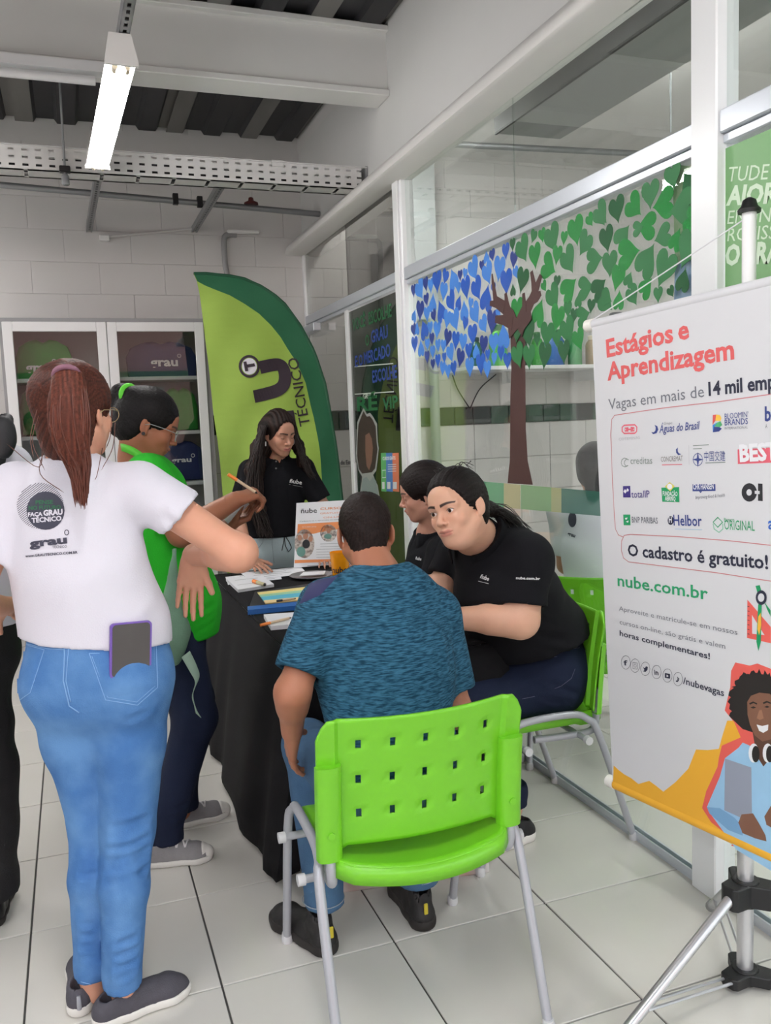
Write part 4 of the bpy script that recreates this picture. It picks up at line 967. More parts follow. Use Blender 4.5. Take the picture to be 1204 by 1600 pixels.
PO(C3([(966,284),(1210,270),(1400,262),(1400,372),(1210,378),(968,388)]), lr); T('BEST', C3([(985,368)])[0], C3([(1260,352)])[0], .040, paper, .045, lift=.0014)
# row 3
ind = mat('logo_indigo',(58,44,120),.6)
PO(C3([(150,545),(202,543),(205,626),(152,626)]), ind); PO(C3([(165,566),(180,580),(168,598),(155,584)]), paper, 'print_shape', .001); PO(C3([(182,560),(194,572),(186,586),(176,572)]), paper, 'print_shape', .001)
T('totalIP', C3([(212,628)])[0], C3([(342,625)])[0], .020, ind, .006)
gb = mat('logo_green',(20,146,90),.6)
PO(C3([(424,556),(550,552),(552,660),(430,656)]), gb); PO(C3([(484,516),(520,545),(488,582),(450,548)]), mat('logo_straw',(214,200,90),.6), 'print_shape', .001); PO(circ(*C3([(485,548)])[0],4,4.5), paper, 'print_shape', .0014)
T('FUNDAÇÃO', C3([(436,612)])[0], C3([(540,616)])[0], .012, paper, .02, lift=.0014); T('ABRINQ', C3([(452,648)])[0], C3([(526,650)])[0], .012, paper, .02, lift=.0014)
PO(C3([(645,532),(808,530),(810,580),(646,582)]), lb); PO(C3([(692,582),(714,582),(703,596)]), lb); T('CHR HANSEN', C3([(652,568)])[0], C3([(800,566)])[0], .014, paper, .02, lift=.0014)
T('Improving food & health', C3([(668,638)])[0], C3([(878,620)])[0], .009, lgrey, 0, .3)
PO(circ(*C3([(1050,590)])[0], 12, 14.5), mat('logo_black',(34,34,40),.6)); PO(circ(*C3([(1050,590)])[0], 4.2, 5), fabric, 'print_shape', .001)
PO(C3([(1112,526),(1144,528),(1146,652),(1112,650)]), mat('logo_black',None)); PO(C3([(1090,578),(1125,580),(1125,602),(1090,600)]), fabric, 'print_shape', .001)
# row 4
PO(C3([(152,748),(202,748),(204,824),(156,824)]), gb); PO(C3([(165,772),(185,768),(180,782),(170,784)]), paper, 'print_shape', .001); PO(C3([(172,798),(192,790),(188,806)]), paper, 'print_shape', .001)
T('BNP PARIBAS', C3([(215,804)])[0], C3([(400,812)])[0], .017, lgrey, .012)
PO(circ(*C3([(490,790)])[0], 4.8, 7), navyi); T('H', C3([(480,804)])[0], C3([(500,805)])[0], .016, paper, .02, lift=.0014)
T('Helbor', C3([(512,824)])[0], C3([(714,830)])[0], .029, lb, .015); LN(C3([(520,850),(715,856)]), .002, mat('logo_mist',(170,190,210),.6))
for q_ in ([(826,768),(860,802),(826,838),(792,802)],): LN(C3(q_), .003, gb, closed=True)
LN(C3([(792,812),(800,850),(835,875),(862,850),(862,812)]), .003, mat('logo_sage',(130,190,160),.6))
T('Banco', C3([(872,796)])[0], C3([(944,796)])[0], .009, gb); T('ORIGINAL', C3([(874,854)])[0], C3([(1090,864)])[0], .025, gb, 0)
T('azul', C3([(1186,850)])[0], C3([(1320,858)])[0], .030, mat('logo_azure',(50,100,190),.6), .02)
# site and text
T('nube.com.br', (965,915),(1106,937), .034, gti, .016)
T('Aproveite e matricule-se em nossos', (967,954),(1152,992), .0145, lgrey); T('cursos on-line, são grátis e valem', (968,975),(1133,1014), .0145, lgrey); T('horas complementares!', (968,993),(1109,1030), .0165, navyi, .018)
for k,(x,y,t_) in enumerate(((977.5,1035,'f'),(992,1040,'o'),(1008,1045,'v'),(1025.5,1050,'in'),(1042.5,1055.5,'▸'),(1059,1061,'d'))):
    LN(circ(x,y,7.2,10.5,20,0,360)[:-1], .0012, dkt, closed=True)
    if t_ in ('f','in','d'): T({'f':'f','in':'in','d':'♪'}[t_], (x-3.2,y+4),(x+3.2,y+5), .015, navyi, .02)
    elif t_ == 'o':
        LN([(x-3.4,y-5),(x+3.4,y-4),(x+3.4,y+5.5),(x-3.4,y+4.5)], .0016, dkt, closed=True); LN(circ(x,y,1.8,2.6,10)[:-1], .0012, dkt, closed=True)
    elif t_ == 'v': PO([(x-4,y-3),(x-1,y-1),(x+1,y-4),(x+4,y-3),(x+3,y+2),(x,y+5),(x-4,y+4),(x-1.5,y+2)], navyi)
    else: PO([(x-4,y-4),(x+4,y-2.5),(x+4,y+5),(x-4,y+3.5)], navyi); PO([(x-1.2,y-2),(x+2,y+1),(x-1.2,y+2.6)], fabric, 'print_shape', .001)
T('/nubevagas', (1067,1068),(1131,1088), .019, navyi, .016)
# corner marks
def shard(): pass
# drawing tools
coral = mat('banner_coral',(220,92,84),.6)
PO(C6([(822,298),(935,430),(935,508),(820,482)]), coral); PO(C6([(845,372),(905,470),(905,468),(846,462)]), fabric, 'print_shape', .001)
PO(C6([(875,320),(892,320),(888,500),(876,545),(866,500)]), gb, 'print_shape', .0012); PO(C6([(862,232),(882,228),(892,262),(872,268)]), gb, 'print_shape', .001); PO(C6([(905,310),(935,350),(935,380),(920,350)]), gb, 'print_shape', .0012)
PO(C6([(876,380),(888,360),(890,420),(880,470),(872,440)]), yellow, 'print_shape', .0015)
PO(circ(*C6([(890,288)])[0], 8.6, 11.5), navyi, 'print_shape', .0016); PO(circ(*C6([(890,288)])[0], 5, 6.6), fabric, 'print_shape', .002)
for i in range(7): LN(C6([(823,330+i*22),(832,333+i*22)]), .0016, navyi)
# yellow shape, coral outline, the printed man
PO([(958.5,1196),(966,1203),(975,1210),(986,1216),(997,1225),(1014,1220),(1025,1228),(1036,1237),(1055,1222),(1075,1201),(1087,1171),(1105,1172),(1122.6,1170),(1128,1150),(1135.6,1126),(1260,1126),(1290,1386),(1204,1344),(957,1228)], yellow, 'yellow_shape', .0003)
out = [(1148.6,1035),(1171,1040),(1183,1036.6),(1204,1045),(1236,1060),(1250,1110),(1240,1150),(1262,1190),(1290,1260),(1292,1384),(1204,1342),(1142,1321),(1152,1310),(1140.5,1308),(1111,1285),(1096.6,1262.5),(1103,1236.5),(1121,1197.5),(1122.6,1184.5),(1127.5,1165),(1157,1152),(1147,1129),(1132,1110),(1140.5,1074),(1142,1048)]
PO(out, coral, 'coral_outline', .0006)
hood = mat('hoodie_print',(150,192,224),.65,noise=.1,nscale=12); hood2 = mat('hoodie_print_shade',(116,160,200),.65)
PO(C6([(800,985),(835,1000),(870,1060),(935,1070),(1010,1000),(1060,1010),(1120,1100),(1180,1250),(1200,1720),(935,1600),(770,1500),(640,1320),(628,1295),(690,1150),(715,1060),(780,1010)]), hood, 'printed_hoodie', .0009)
PO(C6([(628,1295),(690,1300),(760,1345),(800,1390),(800,1432),(730,1405),(640,1325)]), hood2, 'printed_cuff', .0011)
PO(C6([(716,1062),(842,1105),(845,1330),(790,1345),(712,1310)]), mat('laptop_print',(146,152,168),.5), 'printed_laptop', .0012)
skinp = mat('printed_skin',(122,84,66),.6,noise=.1,nscale=14)
PO(C6([(795,1330),(850,1325),(880,1375),(910,1430),(915,1460),(860,1445),(800,1420),(780,1370)]), skinp, 'printed_hand', .0014)
PO(C6([(905,1340),(935,1290),(960,1300),(990,1380),(950,1400),(915,1380)]), skinp, 'printed_hand', .0014)
PO(C6([(845,920),(895,960),(940,940),(950,1040),(900,1100),(868,1050)]), mat('printed_skin_neck',(86,56,44),.6), 'printed_neck', .0011)
hb = mat('printed_hair',(30,24,22),.8)
hpts = []
rr = random.Random(6)
for i in range(64):
    a = math.radians(-200+ i*(250/63)) ; rx, ry = 130*(1+rr.uniform(-.06,.13)), 155*(1+rr.uniform(-.06,.12)); hpts.append((868+rx*math.cos(a), 800+ry*math.sin(a)))
PO(C6(hpts+[(985,930),(900,940),(845,935),(800,920)]), hb, 'printed_hair', .0010)
PO(C6([(822,790),(840,760),(880,745),(930,750),(975,790),(985,860),(965,930),(935,970),(895,980),(858,950),(836,900),(824,850)]), skinp, 'printed_face', .0013)
PO(C6([(868,898),(895,905),(925,898),(922,925),(900,938),(880,928)]), paper, 'printed_smile', .0017)
for c_ in ((852,815),(918,812)): PO(C6([(c_[0]-14,c_[1]+2),(c_[0],c_[1]-5),(c_[0]+14,c_[1]+2),(c_[0],c_[1]+6)]), hb, 'printed_eye', .0016); LN(C6([(c_[0]-18,c_[1]-16),(c_[0],c_[1]-24),(c_[0]+18,c_[1]-16)]), .004, hb, h_=.0017)
PO(C6([(880,830),(892,828),(902,868),(884,876),(868,868)]), mat('printed_skin_light',(150,106,84),.6), 'printed_nose', .0015)
for dx in (-2,66): PO(circ(*C6([(856+dx,1035)])[0], 8, 15), paper, 'printed_headphone', .0018); PO(circ(*C6([(866+dx,1040)])[0], 6, 13), hb, 'printed_headphone', .002)
# ---- tripod stand
ts = root_at('banner_stand', (1.558,1.678,0), 'silver telescopic tripod stand behind the white banner', 'stand')
silver = mat('brushed_aluminium', (205,205,208), .3, metal=.75)
bx_, by_ = 1.558, 1.678
MB().tube([(bx_,by_,.02),(bx_,by_,1.0)], .0205, 18).build('lower_pole', silver, ts, smooth=60)
MB().tube([(bx_,by_,.98),(bx_,by_,1.965)], .0165, 18).build('upper_pole', mat('white_pole',(232,232,232),.35), ts, smooth=60)
MB().lathe([(.026,0),(.027,.008),(.019,.016),(.015,.03),(.005,.036)],(bx_,by_,1.962),16).build('pole_cap', black, ts, smooth=50)
def hub(z, h_, name):
    mb = MB()
    for k in range(3):
        a = HA[k]; d = np.array([math.cos(a),math.sin(a)]); n_ = np.array([-d[1],d[0]]); poly = [(.0,.032),(.062,.026),(.07,.0145),(.07,-.0145),(.062,-.026),(.0,-.032)]
        v = [(bx_+d[0]*p+n_[0]*q, by_+d[1]*p+n_[1]*q, zz) for zz in (z,z+h_) for p,q in poly]
        mb.add(v, [(0,1,2,3,4,5)[::-1],(6,7,8,9,10,11)]+[(i,(i+1)%6,6+(i+1)%6,6+i) for i in range(6)])
    mb.lathe([(.034,z-.004),(.034,z+h_+.004)],(bx_,by_,0),18); return mb.build(name, black, ts, bevel=.003)
HA = [math.atan2(-.10,-.51), math.atan2(-.10,-.51)+2.094, math.atan2(.292,.142)]
hub(.225,.06,'upper_hub'); hub(.012,.03,'lower_hub')
for k,a in enumerate(HA):
    d = np.array([math.cos(a),math.sin(a),0]); 
    A_ = np.array([bx_,by_,.255])+d*.055; B_ = np.array([bx_,by_,.0])+d*.50+np.array([0,0,.018])
    if k == 2: B_ = np.array([bx_,by_,.018])+d*.325
    lg = MB().tube([A_,B_], .0135, 14).build('leg', silver, ts, smooth=60)
    MB().tube([B_-(B_-A_)/np.linalg.norm(B_-A_)*.03, B_], .0165, 12).build('rubber_foot', mat('grey_rubber',(150,150,148),.6), lg, smooth=60)
    M1 = A_+(B_-A_)*.72; n_ = np.array([-d[1],d[0],0])*.012
    for s in (-1,1): MB().tube([np.array([bx_,by_,.028])+d*.05+n_*s, M1+n_*s], .004, 8).build('strut', silver, ts)
o = root_at('cord', (1.5,1.9,1.85), 'thin white cord from the pole top to the banner rod end', 'cord')
MB().tube([(bx_,by_,1.955), tuple(bnp.at(TL[0]-.01,TL[1]+.012,-.01))], .0018, 6).build('cord_strand', paper, o)
# ================================================================= FIGURES: smooth-blended volumes turned into one continuous surface
V3 = lambda *a: np.array(a if len(a) == 3 else a[0], float)
def nz(v): v = np.array(v, float); return v/(np.linalg.norm(v)+1e-12)
class Cap:
    """tapered limb from a to b; flat=(direction, factor) squashes it; cuts = [(point, normal)] keep the side opposite the normal"""
    def __init__(s, a, b, ra, rb, flat=None, cuts=()):
        s.a,s.b,s.ra,s.rb,s.flat,s.cuts = V3(a),V3(b),ra,rb,flat,cuts
        r = max(ra,rb); s.lo = np.minimum(s.a,s.b)-r; s.hi = np.maximum(s.a,s.b)+r
    def __call__(s, X, Y, Z):
        d = s.b-s.a; px,py,pz = X-s.a[0],Y-s.a[1],Z-s.a[2]
        t = np.clip((px*d[0]+py*d[1]+pz*d[2])/(d@d+1e-12),0,1)
        qx,qy,qz = px-d[0]*t,py-d[1]*t,pz-d[2]*t
        if s.flat:
            n,k = s.flat; c = (qx*n[0]+qy*n[1]+qz*n[2])*(1/k-1); qx = qx+n[0]*c; qy = qy+n[1]*c; qz = qz+n[2]*c
            D = (np.sqrt(qx*qx+qy*qy+qz*qz)-(s.ra+(s.rb-s.ra)*t))*(.5+.5*k)
        else: D = np.sqrt(qx*qx+qy*qy+qz*qz)-(s.ra+(s.rb-s.ra)*t)
        for p,n in s.cuts: D = np.maximum(D, (X-p[0])*n[0]+(Y-p[1])*n[1]+(Z-p[2])*n[2])
        return D
class Ell:
    def __init__(s, c, r, R=None, cuts=()):
        s.c,s.r,s.R,s.cuts = V3(c),V3(r),(np.eye(3) if R is None else np.array(R,float)),cuts   # R columns = local axes
        e = np.sqrt(((s.R*s.r)**2).sum(axis=1)); s.lo,s.hi = s.c-e,s.c+e
    def __call__(s, X, Y, Z):
        p = (X-s.c[0],Y-s.c[1],Z-s.c[2]); q = [p[0]*s.R[0,i]+p[1]*s.R[1,i]+p[2]*s.R[2,i] for i in range(3)]
        k0 = np.sqrt(sum((q[i]/s.r[i])**2 for i in range(3)))+1e-9; k1 = np.sqrt(sum((q[i]/s.r[i]**2)**2 for i in range(3)))+1e-9
        D = k0*(k0-1)/k1
        for pt,n in s.cuts: D = np.maximum(D, (X-pt[0])*n[0]+(Y-pt[1])*n[1]+(Z-pt[2])*n[2])
        return D
class Half:
    """half space kept on the side opposite n, acting inside the box lo-hi"""
    def __init__(s, p, n, lo, hi): s.p,s.n,s.lo,s.hi = V3(p),nz(n),V3(lo),V3(hi)
    def __call__(s, X, Y, Z): return (X-s.p[0])*s.n[0]+(Y-s.p[1])*s.n[1]+(Z-s.p[2])*s.n[2]
class Sdf:
    def __init__(s): s.ops = []
    def u(s, prim, k=.02): s.ops.append(('u',prim,k)); return s
    def sub(s, prim, k=.004): s.ops.append(('s',prim,k)); return s
    def cut(s, p, n, lo, hi, k=.002): s.ops.append(('i',Half(p,n,lo,hi),k)); return s
    def cap(s, a, b, ra, rb=None, k=.02, **kw): return s.u(Cap(a,b,ra,rb if rb is not None else ra,**kw),k)
    def ell(s, c, r, R=None, k=.02, **kw): return s.u(Ell(c,r,R,**kw),k)
    def bounds(s):
        us = [o[1] for o in s.ops if o[0] == 'u']; return np.min([p.lo for p in us],axis=0)-.02, np.max([p.hi for p in us],axis=0)+.02
    def field(s, xs, ys, zs):
        F = np.full((len(xs),len(ys),len(zs)), 1.0, np.float32)
        for kind,p,k in s.ops:
            m = k+.035; sl = []
            for ax,c in enumerate((xs,ys,zs)):
                i0,i1 = np.searchsorted(c,p.lo[ax]-m), np.searchsorted(c,p.hi[ax]+m); sl.append(slice(i0,i1))
            if any(q.start >= q.stop for q in sl): continue
            X = xs[sl[0]][:,None,None]; Y = ys[sl[1]][None,:,None]; Z = zs[sl[2]][None,None,:]
            D = p(X,Y,Z); G = F[tuple(sl)]
            if kind == 'u':
                h = np.maximum(k-np.abs(G-D),0)/k; F[tuple(sl)] = np.minimum(G,D)-h*h*k*.25
            elif kind == 's':
                h = np.maximum(k-np.abs(G+D),0)/k; F[tuple(sl)] = np.maximum(G,-D)+h*h*k*.25
            else:
                F[tuple(sl)] = np.maximum(G,D)
        return F
def surface_nets(F, xs, ys, zs):
    nx,ny,nz_ = F.shape; ins = F < 0
    c = [ins[i:nx-1+i, j:ny-1+j, k:nz_-1+k] for i in (0,1) for j in (0,1) for k in (0,1)]
    tot = sum(q.astype(np.int8) for q in c); act = (tot > 0) & (tot < 8)
    I = np.argwhere(act)
    if not len(I): return np.zeros((0,3)), np.zeros((0,4),int)
    idx = np.full(act.shape, -1, np.int64); idx[act] = np.arange(len(I))
    off = [(i,j,k) for i in (0,1) for j in (0,1) for k in (0,1)]
    val = np.stack([F[I[:,0]+o[0],I[:,1]+o[1],I[:,2]+o[2]] for o in off],1).astype(np.float64)
    pos = np.stack([np.stack([xs[I[:,0]+o[0]],ys[I[:,1]+o[1]],zs[I[:,2]+o[2]]],1) for o in off],1)
    S = np.zeros((len(I),3)); N = np.zeros(len(I))
    for a in range(8):
        for b in range(a+1,8):
            if sum(abs(off[a][q]-off[b][q]) for q in range(3)) != 1: continue
            m = (val[:,a] < 0) != (val[:,b] < 0); t = val[m,a]/(val[m,a]-val[m,b])
            S[m] += pos[m,a]+(pos[m,b]-pos[m,a])*t[:,None]; N[m] += 1
    V = S/N[:,None]; faces = []
    for ax in range(3):
        o1,o2 = [q for q in range(3) if q != ax]
        sh = [slice(None)]*3
        A = [slice(None)]*3; B = [slice(None)]*3; A[ax] = slice(0,-1); B[ax] = slice(1,None)
        cr = ins[tuple(A)] != ins[tuple(B)]; E = np.argwhere(cr)
        ok = (E[:,o1] > 0) & (E[:,o2] > 0) & (E[:,o1] < F.shape[o1]-1) & (E[:,o2] < F.shape[o2]-1); E = E[ok]
        def g(d1,d2):
            q = E.copy(); q[:,o1] -= d1; q[:,o2] -= d2; return idx[q[:,0],q[:,1],q[:,2]]
        Q = np.stack([g(1,1),g(0,1),g(0,0),g(1,0)],1)
        fl = ins[E[:,0],E[:,1],E[:,2]]
        if ax == 1: fl = ~fl
        Q[~fl] = Q[~fl][:,::-1]; faces.append(Q)
    return V, np.concatenate(faces)
def axis_pts(lo, hi, h): return np.arange(lo, hi+h, h)
def mesh_sdf(sdf, h, fine=()):
    """one surface; fine = [(lo, hi, h)] boxes meshed more closely"""
    lo,hi = sdf.bounds(); Vs = []; Fs = []; n = 0
    X = [axis_pts(lo[i],hi[i],h) for i in range(3)]
    v,f = surface_nets(sdf.field(*X),*X)
    if len(fine) and len(v):
        c = v[f].mean(axis=1); keep = np.ones(len(f),bool)
        for a,b,hh in fine:
            keep &= ~np.all((c > np.array(a)+h*.55) & (c < np.array(b)-h*.55),axis=1)
        f = f[keep]
    Vs.append(v); Fs.append(f); n = len(v)
    for a,b,hh in fine:
        X = [axis_pts(max(a[i],lo[i]),min(b[i],hi[i]),hh) for i in range(3)]
        if min(len(q) for q in X) < 3: continue
        v,f = surface_nets(sdf.field(*X),*X); Vs.append(v); Fs.append(f+n); n += len(v)
    return np.concatenate(Vs), np.concatenate(Fs)
def vnormals(v, f):
    n = np.cross(v[f[:,2]]-v[f[:,0]], v[f[:,3]]-v[f[:,1]]); N = np.zeros_like(v)
    for k in range(4): np.add.at(N, f[:,k], n)
    return N/(np.linalg.norm(N,axis=1)[:,None]+1e-12)
def np_mesh(name, v, f, M, parent=None, tint=None, smooth=True):
    used_ = np.unique(f); mp = np.full(len(v),-1); mp[used_] = np.arange(len(used_)); f = mp[f]; v = v[used_]
    me = bpy.data.meshes.new(name); me.vertices.add(len(v)); me.vertices.foreach_set('co', v.astype(np.float32).ravel())
    me.loops.add(len(f)*4); me.polygons.add(len(f)); me.loops.foreach_set('vertex_index', f.astype(np.int32).ravel())
    me.polygons.foreach_set('loop_start', np.arange(0,len(f)*4,4,dtype=np.int32)); me.polygons.foreach_set('use_smooth', np.ones(len(f),bool))
    if tint is not None:
        at = me.attributes.new('tint','FLOAT_COLOR','POINT'); c = np.ones((len(v),4),np.float32); c[:,:3] = tint[used_]; at.data.foreach_set('color', c.ravel())
    me.materials.append(M); me.update(calc_edges=True)
    o = bpy.data.objects.new(name, me); link(o)
    if parent is not None: under(o, parent)
    return o
_bv = {}
def bvh_of(v, f): return BVHTree.FromPolygons([tuple(p) for p in v.tolist()], [tuple(q) for q in f.tolist()])
def waves(v, amp, freq, seed, aniso=(1,1,1)):
    r = np.random.RandomState(seed); D = np.zeros(len(v))
    for i in range(7):
        k = r.normal(size=3)*np.array(aniso); k = k/np.linalg.norm(k)*freq*(.6+.9*r.rand()); D += np.sin(v@k+r.rand()*6.28+1.3*np.sin(v@(k[[1,2,0]]*.45)+r.rand()*6))
    return D/7*amp*1.8
def creases(v, lst):
    """lst = [(a, b, width, depth)]: each a soft valley with a ridge on either side"""
    D = np.zeros(len(v))
    for a,b,w,dp_ in lst:
        a,b = V3(a),V3(b); d = b-a; t = np.clip(((v-a)@d)/(d@d),0,1); q = np.linalg.norm(v-(a+t[:,None]*d),axis=1)/w
        D += dp_*(-np.exp(-q*q)+.55*np.exp(-(q-1.7)**2*1.5))*np.sin(np.pi*np.clip(t*.9+.05,0,1))**.5
    return D
def lin3(c): return np.array([s2l(q) for q in c])
# ---------------------------------------------------------------- head
def frame(fwd, up):
    y = nz(fwd); z = nz(V3(up)-y*np.dot(up,y)); x = np.cross(y,z); return np.stack([x,y,z],1)
def add_head(S, C, R, s=1.0, ears=True, wide=1.0, jaw=1.0, eyes_open=True):
    """skin volumes of a head, C = centre between the eyes' height and ear line"""
    k_ = .93*s; L = lambda x,y,z: C+R@(np.array([x*wide,y,z])*k_)
    E = lambda c,r,k,RR=None: S.u(Ell(L(*c), np.array([r[0]*wide,r[1],r[2]])*k_, R if RR is None else R@RR), k*k_)
    E((0,-.014,.034),(.073,.093,.083),.01)
    E((0,.026,-.030),(.060,.060,.080),.030)
    for sx in (-1,1):
        S.u(Cap(L(sx*.054*jaw,-.004,-.052),L(sx*.018,.058,-.094),.018*k_,.015*k_),.024*k_)
        E((sx*.034,.058,-.030),(.024,.022,.024),.022)
        S.u(Cap(L(sx*.010,.081,.017),L(sx*.046,.066,.016),.010*k_,.009*k_),.016*k_)
    E((0,.064,-.096),(.018,.016,.016),.024)
    E((0,.070,.045),(.040,.016,.026),.03)
    for sx in (-1,1): S.sub(Ell(L(sx*.031,.098,.000),V3(.017,.016,.011)*k_,R),.012*k_)
    for sx in (-1,1): E((sx*.031,.0715,.000),(.0142,.0142,.0138),.005)
    S.u(Cap(L(0,.083,.008),L(0,.101,-.026),.0068*k_,.0088*k_),.011*k_); E((0,.1045,-.030),(.0100,.0100,.0088),.008)
    for sx in (-1,1):
        E((sx*.0125,.095,-.0345),(.0070,.0085,.0065),.006); S.sub(Ell(L(sx*.0062,.1000,-.0405),V3(.0036,.0050,.0030)*k_,R),.002)
    E((0,.0715,-.062),(.036,.0195,.022),.018)
    S.u(Cap(L(-.017,.0880,-.0600),L(0,.0935,-.0580),.0036*k_,.0046*k_),.007*k_); S.u(Cap(L(.017,.0880,-.0600),L(0,.0935,-.0580),.0036*k_,.0046*k_),.007*k_)
    S.u(Cap(L(-.015,.0860,-.0690),L(.015,.0860,-.0690),.0050*k_,.0050*k_),.008*k_)
    for sx in (-1,1): S.sub(Cap(L(0,.0990,-.0642),L(sx*.0235,.0870,-.0638),.0018*k_,.0012*k_),.003*k_)
    if eyes_open:
        for sx in (-1,1): S.sub(Ell(L(sx*.031,.086,-.0003),V3(.0142,.0125,.0064)*k_,R@np.array([[math.cos(sx*.10),0,-math.sin(sx*.10)],[0,1,0],[math.sin(sx*.10),0,math.cos(sx*.10)]])),.0012)
    if ears:
        for sx in (-1,1):
            a = sx*.32; RR = np.array([[math.cos(a),-math.sin(a),0],[math.sin(a),math.cos(a),0],[0,0,1]])
            E((sx*.0775,-.014,-.010),(.0065,.0175,.030),.004,RR); S.sub(Ell(L(sx*.0850,-.008,-.006),V3(.0060,.0095,.0175)*k_,R@RR),.003); E((sx*.0735,-.006,-.035),(.006,.009,.010),.006)
    return L
def paint_head(v, tint, C, R, s, lips, brow, wide=1.0, browk=1.0, open_=True):
    k_ = .93*s; q = ((v-C)@R)/k_; q[:,0] /= wide; x,y,z = q[:,0],q[:,1],q[:,2]; near = (y > .03) & (np.abs(z) < .14) & (np.abs(x) < .09)
    def mixin(w, c): 
        w = np.clip(w,0,1)[:,None]*near[:,None]; tint[:] = tint*(1-w)+c*w
    up = ((x/.0260)**2+((z+.0600+.0015*np.cos(x*260))/.0048)**2); lo_ = ((x/.0235)**2+((z+.0695)/.0066)**2)
    mixin(np.clip((1.15-np.minimum(up,lo_))*2,0,.8)*(y > .074), lips)
    mixin(np.exp(-((z+.0642)/.0012)**2)*(np.abs(x) < .021)*.6, lips*.35)
    ax = np.abs(x); bz = .0195+.0045*np.sin(np.clip((ax-.010)/.040,0,1)*2.6)
    mixin((1-np.abs(z-bz)/(.0044*browk*(1.15-np.clip((ax-.010)/.042,0,1)*.6)))*2.5*((ax > .009) & (ax < .052)), brow)
    mixin(np.exp(-(((ax-.034)/.026)**2+((z+.030)/.020)**2))*.16, np.array([tint[:,0].mean()*1.1,tint[:,1].mean()*.72,tint[:,2].mean()*.66]))
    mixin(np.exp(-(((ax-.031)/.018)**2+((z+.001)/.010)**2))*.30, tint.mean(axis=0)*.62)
eye_mat = None
def add_eyes(C, R, s, gaze, parent, wide=1.0, iris=(70,42,26), open_=True, lashes=True):
    global eye_mat
    k_ = .93*s
    eye_mat = mat('eye_surface', (240,236,232), .08, attr='tint', spec=.7)
    lash = mat('lash_dark', (26,20,18), .7)
    for sx in (-1,1):
        c = C+R@(np.array([sx*.031*wide,.0712,0])*k_)
        if open_:
            g = nz(gaze); n1,n2 = 24,18; r = .01305*k_; v = []
            a = nz(np.cross(g,R[:,2])); b = np.cross(a,g)
            for i in range(n2+1):
                th = math.pi*i/n2*.62
                for j in range(n1): ph = 2*math.pi*j/n1; v.append(c+r*(math.cos(th)*g+math.sin(th)*(math.cos(ph)*a+math.sin(ph)*b)))
            f = np.array([(i*n1+j,(i+1)*n1+j,(i+1)*n1+(j+1)%n1,i*n1+(j+1)%n1) for i in range(n2) for j in range(n1)])
            t = np.zeros((len(v),3))
            for i in range(n2+1):
                th = math.pi*i/n2*.62
                t[i*n1:(i+1)*n1] = lin3((12,10,10)) if th < .22 else (lin3(iris) if th < .46 else (lin3(tuple(int(q*.6) for q in iris)) if th < .53 else lin3((226,220,216))))
            np_mesh('eye', np.array(v), f, eye_mat, parent, tint=t)
        if lashes:
            r = .0146*k_; pts = []
            for i in range(9):
                u = -1+2*i/8; x = u*.0135*k_; z = (.0062*(1-u*u)+.0005+sx*u*.0011)*k_ if open_ else (-.0052*(1-u*u)-.0010)*k_
                yy = math.sqrt(max(0,r*r-x*x-z*z)); pts.append(c+R@np.array([x*wide,yy,z]))
            MB().tube(pts, [.0004]+[.00085*k_]*7+[.0005], 6).build('eyelashes', lash, parent)
# ---------------------------------------------------------------- hands
def add_hand(S, w, f, n, side, s=1.0, curls=((.3,.4,.3),)*4, spread=.08, thumb=(.55,.6,.35), tcurl=.3):
    """w wrist, f towards the fingers, n out of the palm, side=+1/-1 picks the thumb side (cross(f,n)*side)"""
    f = nz(f); n = nz(n-f*np.dot(n,f)); l = np.cross(f,n)*side; lens = ((.043,.026,.021),(.047,.029,.022),(.043,.027,.021),(.034,.021,.019)); tips = []
    base_x = (.030,.0105,-.0095,-.0275); plen = (.086,.089,.084,.076)
    S.cap(w-f*.01,w+f*.03,.0235*s,.027*s,k=.012,flat=(n,.66))
    for i in range(4):
        b = w+(f*plen[i]+l*base_x[i])*s
        S.cap(w+(f*.022+l*base_x[i]*.65)*s, b, .0135*s, .0108*s, k=.014)
        a = spread*(1.5-i); d = nz(f*math.cos(a)+l*math.sin(a)); p = b; r = .0096-.0005*abs(i-1); ang = 0
        for j in range(3):
            ang += curls[i % len(curls)][j]; dd = d*math.cos(ang)+n*math.sin(ang); q = p+dd*lens[i][j]*s
            S.cap(p, q, r*s, (r-.0009)*s, k=.0035); p = q; r -= .0010
        tips.append((p,dd))
    tb_ = w+(f*.020+l*.020)*s; td = nz(f*thumb[0]+l*thumb[1]+n*thumb[2]); p = tb_+td*.036*s
    S.cap(tb_, p, .0155*s, .0125*s, k=.014)
    for j,ln in enumerate((.032,.027)):
        td = nz(td+n*tcurl*.5+f*tcurl*.4); q = p+td*ln*s; S.cap(p,q,(.0112-.001*j)*s,(.0100-.0012*j)*s,k=.005); p = q
    tips.append((p,td))
    return tips
def hand_box(w, f, s=1.0):
    c = V3(w)+nz(f)*.09; return (c-.125, c+.125, .0032)
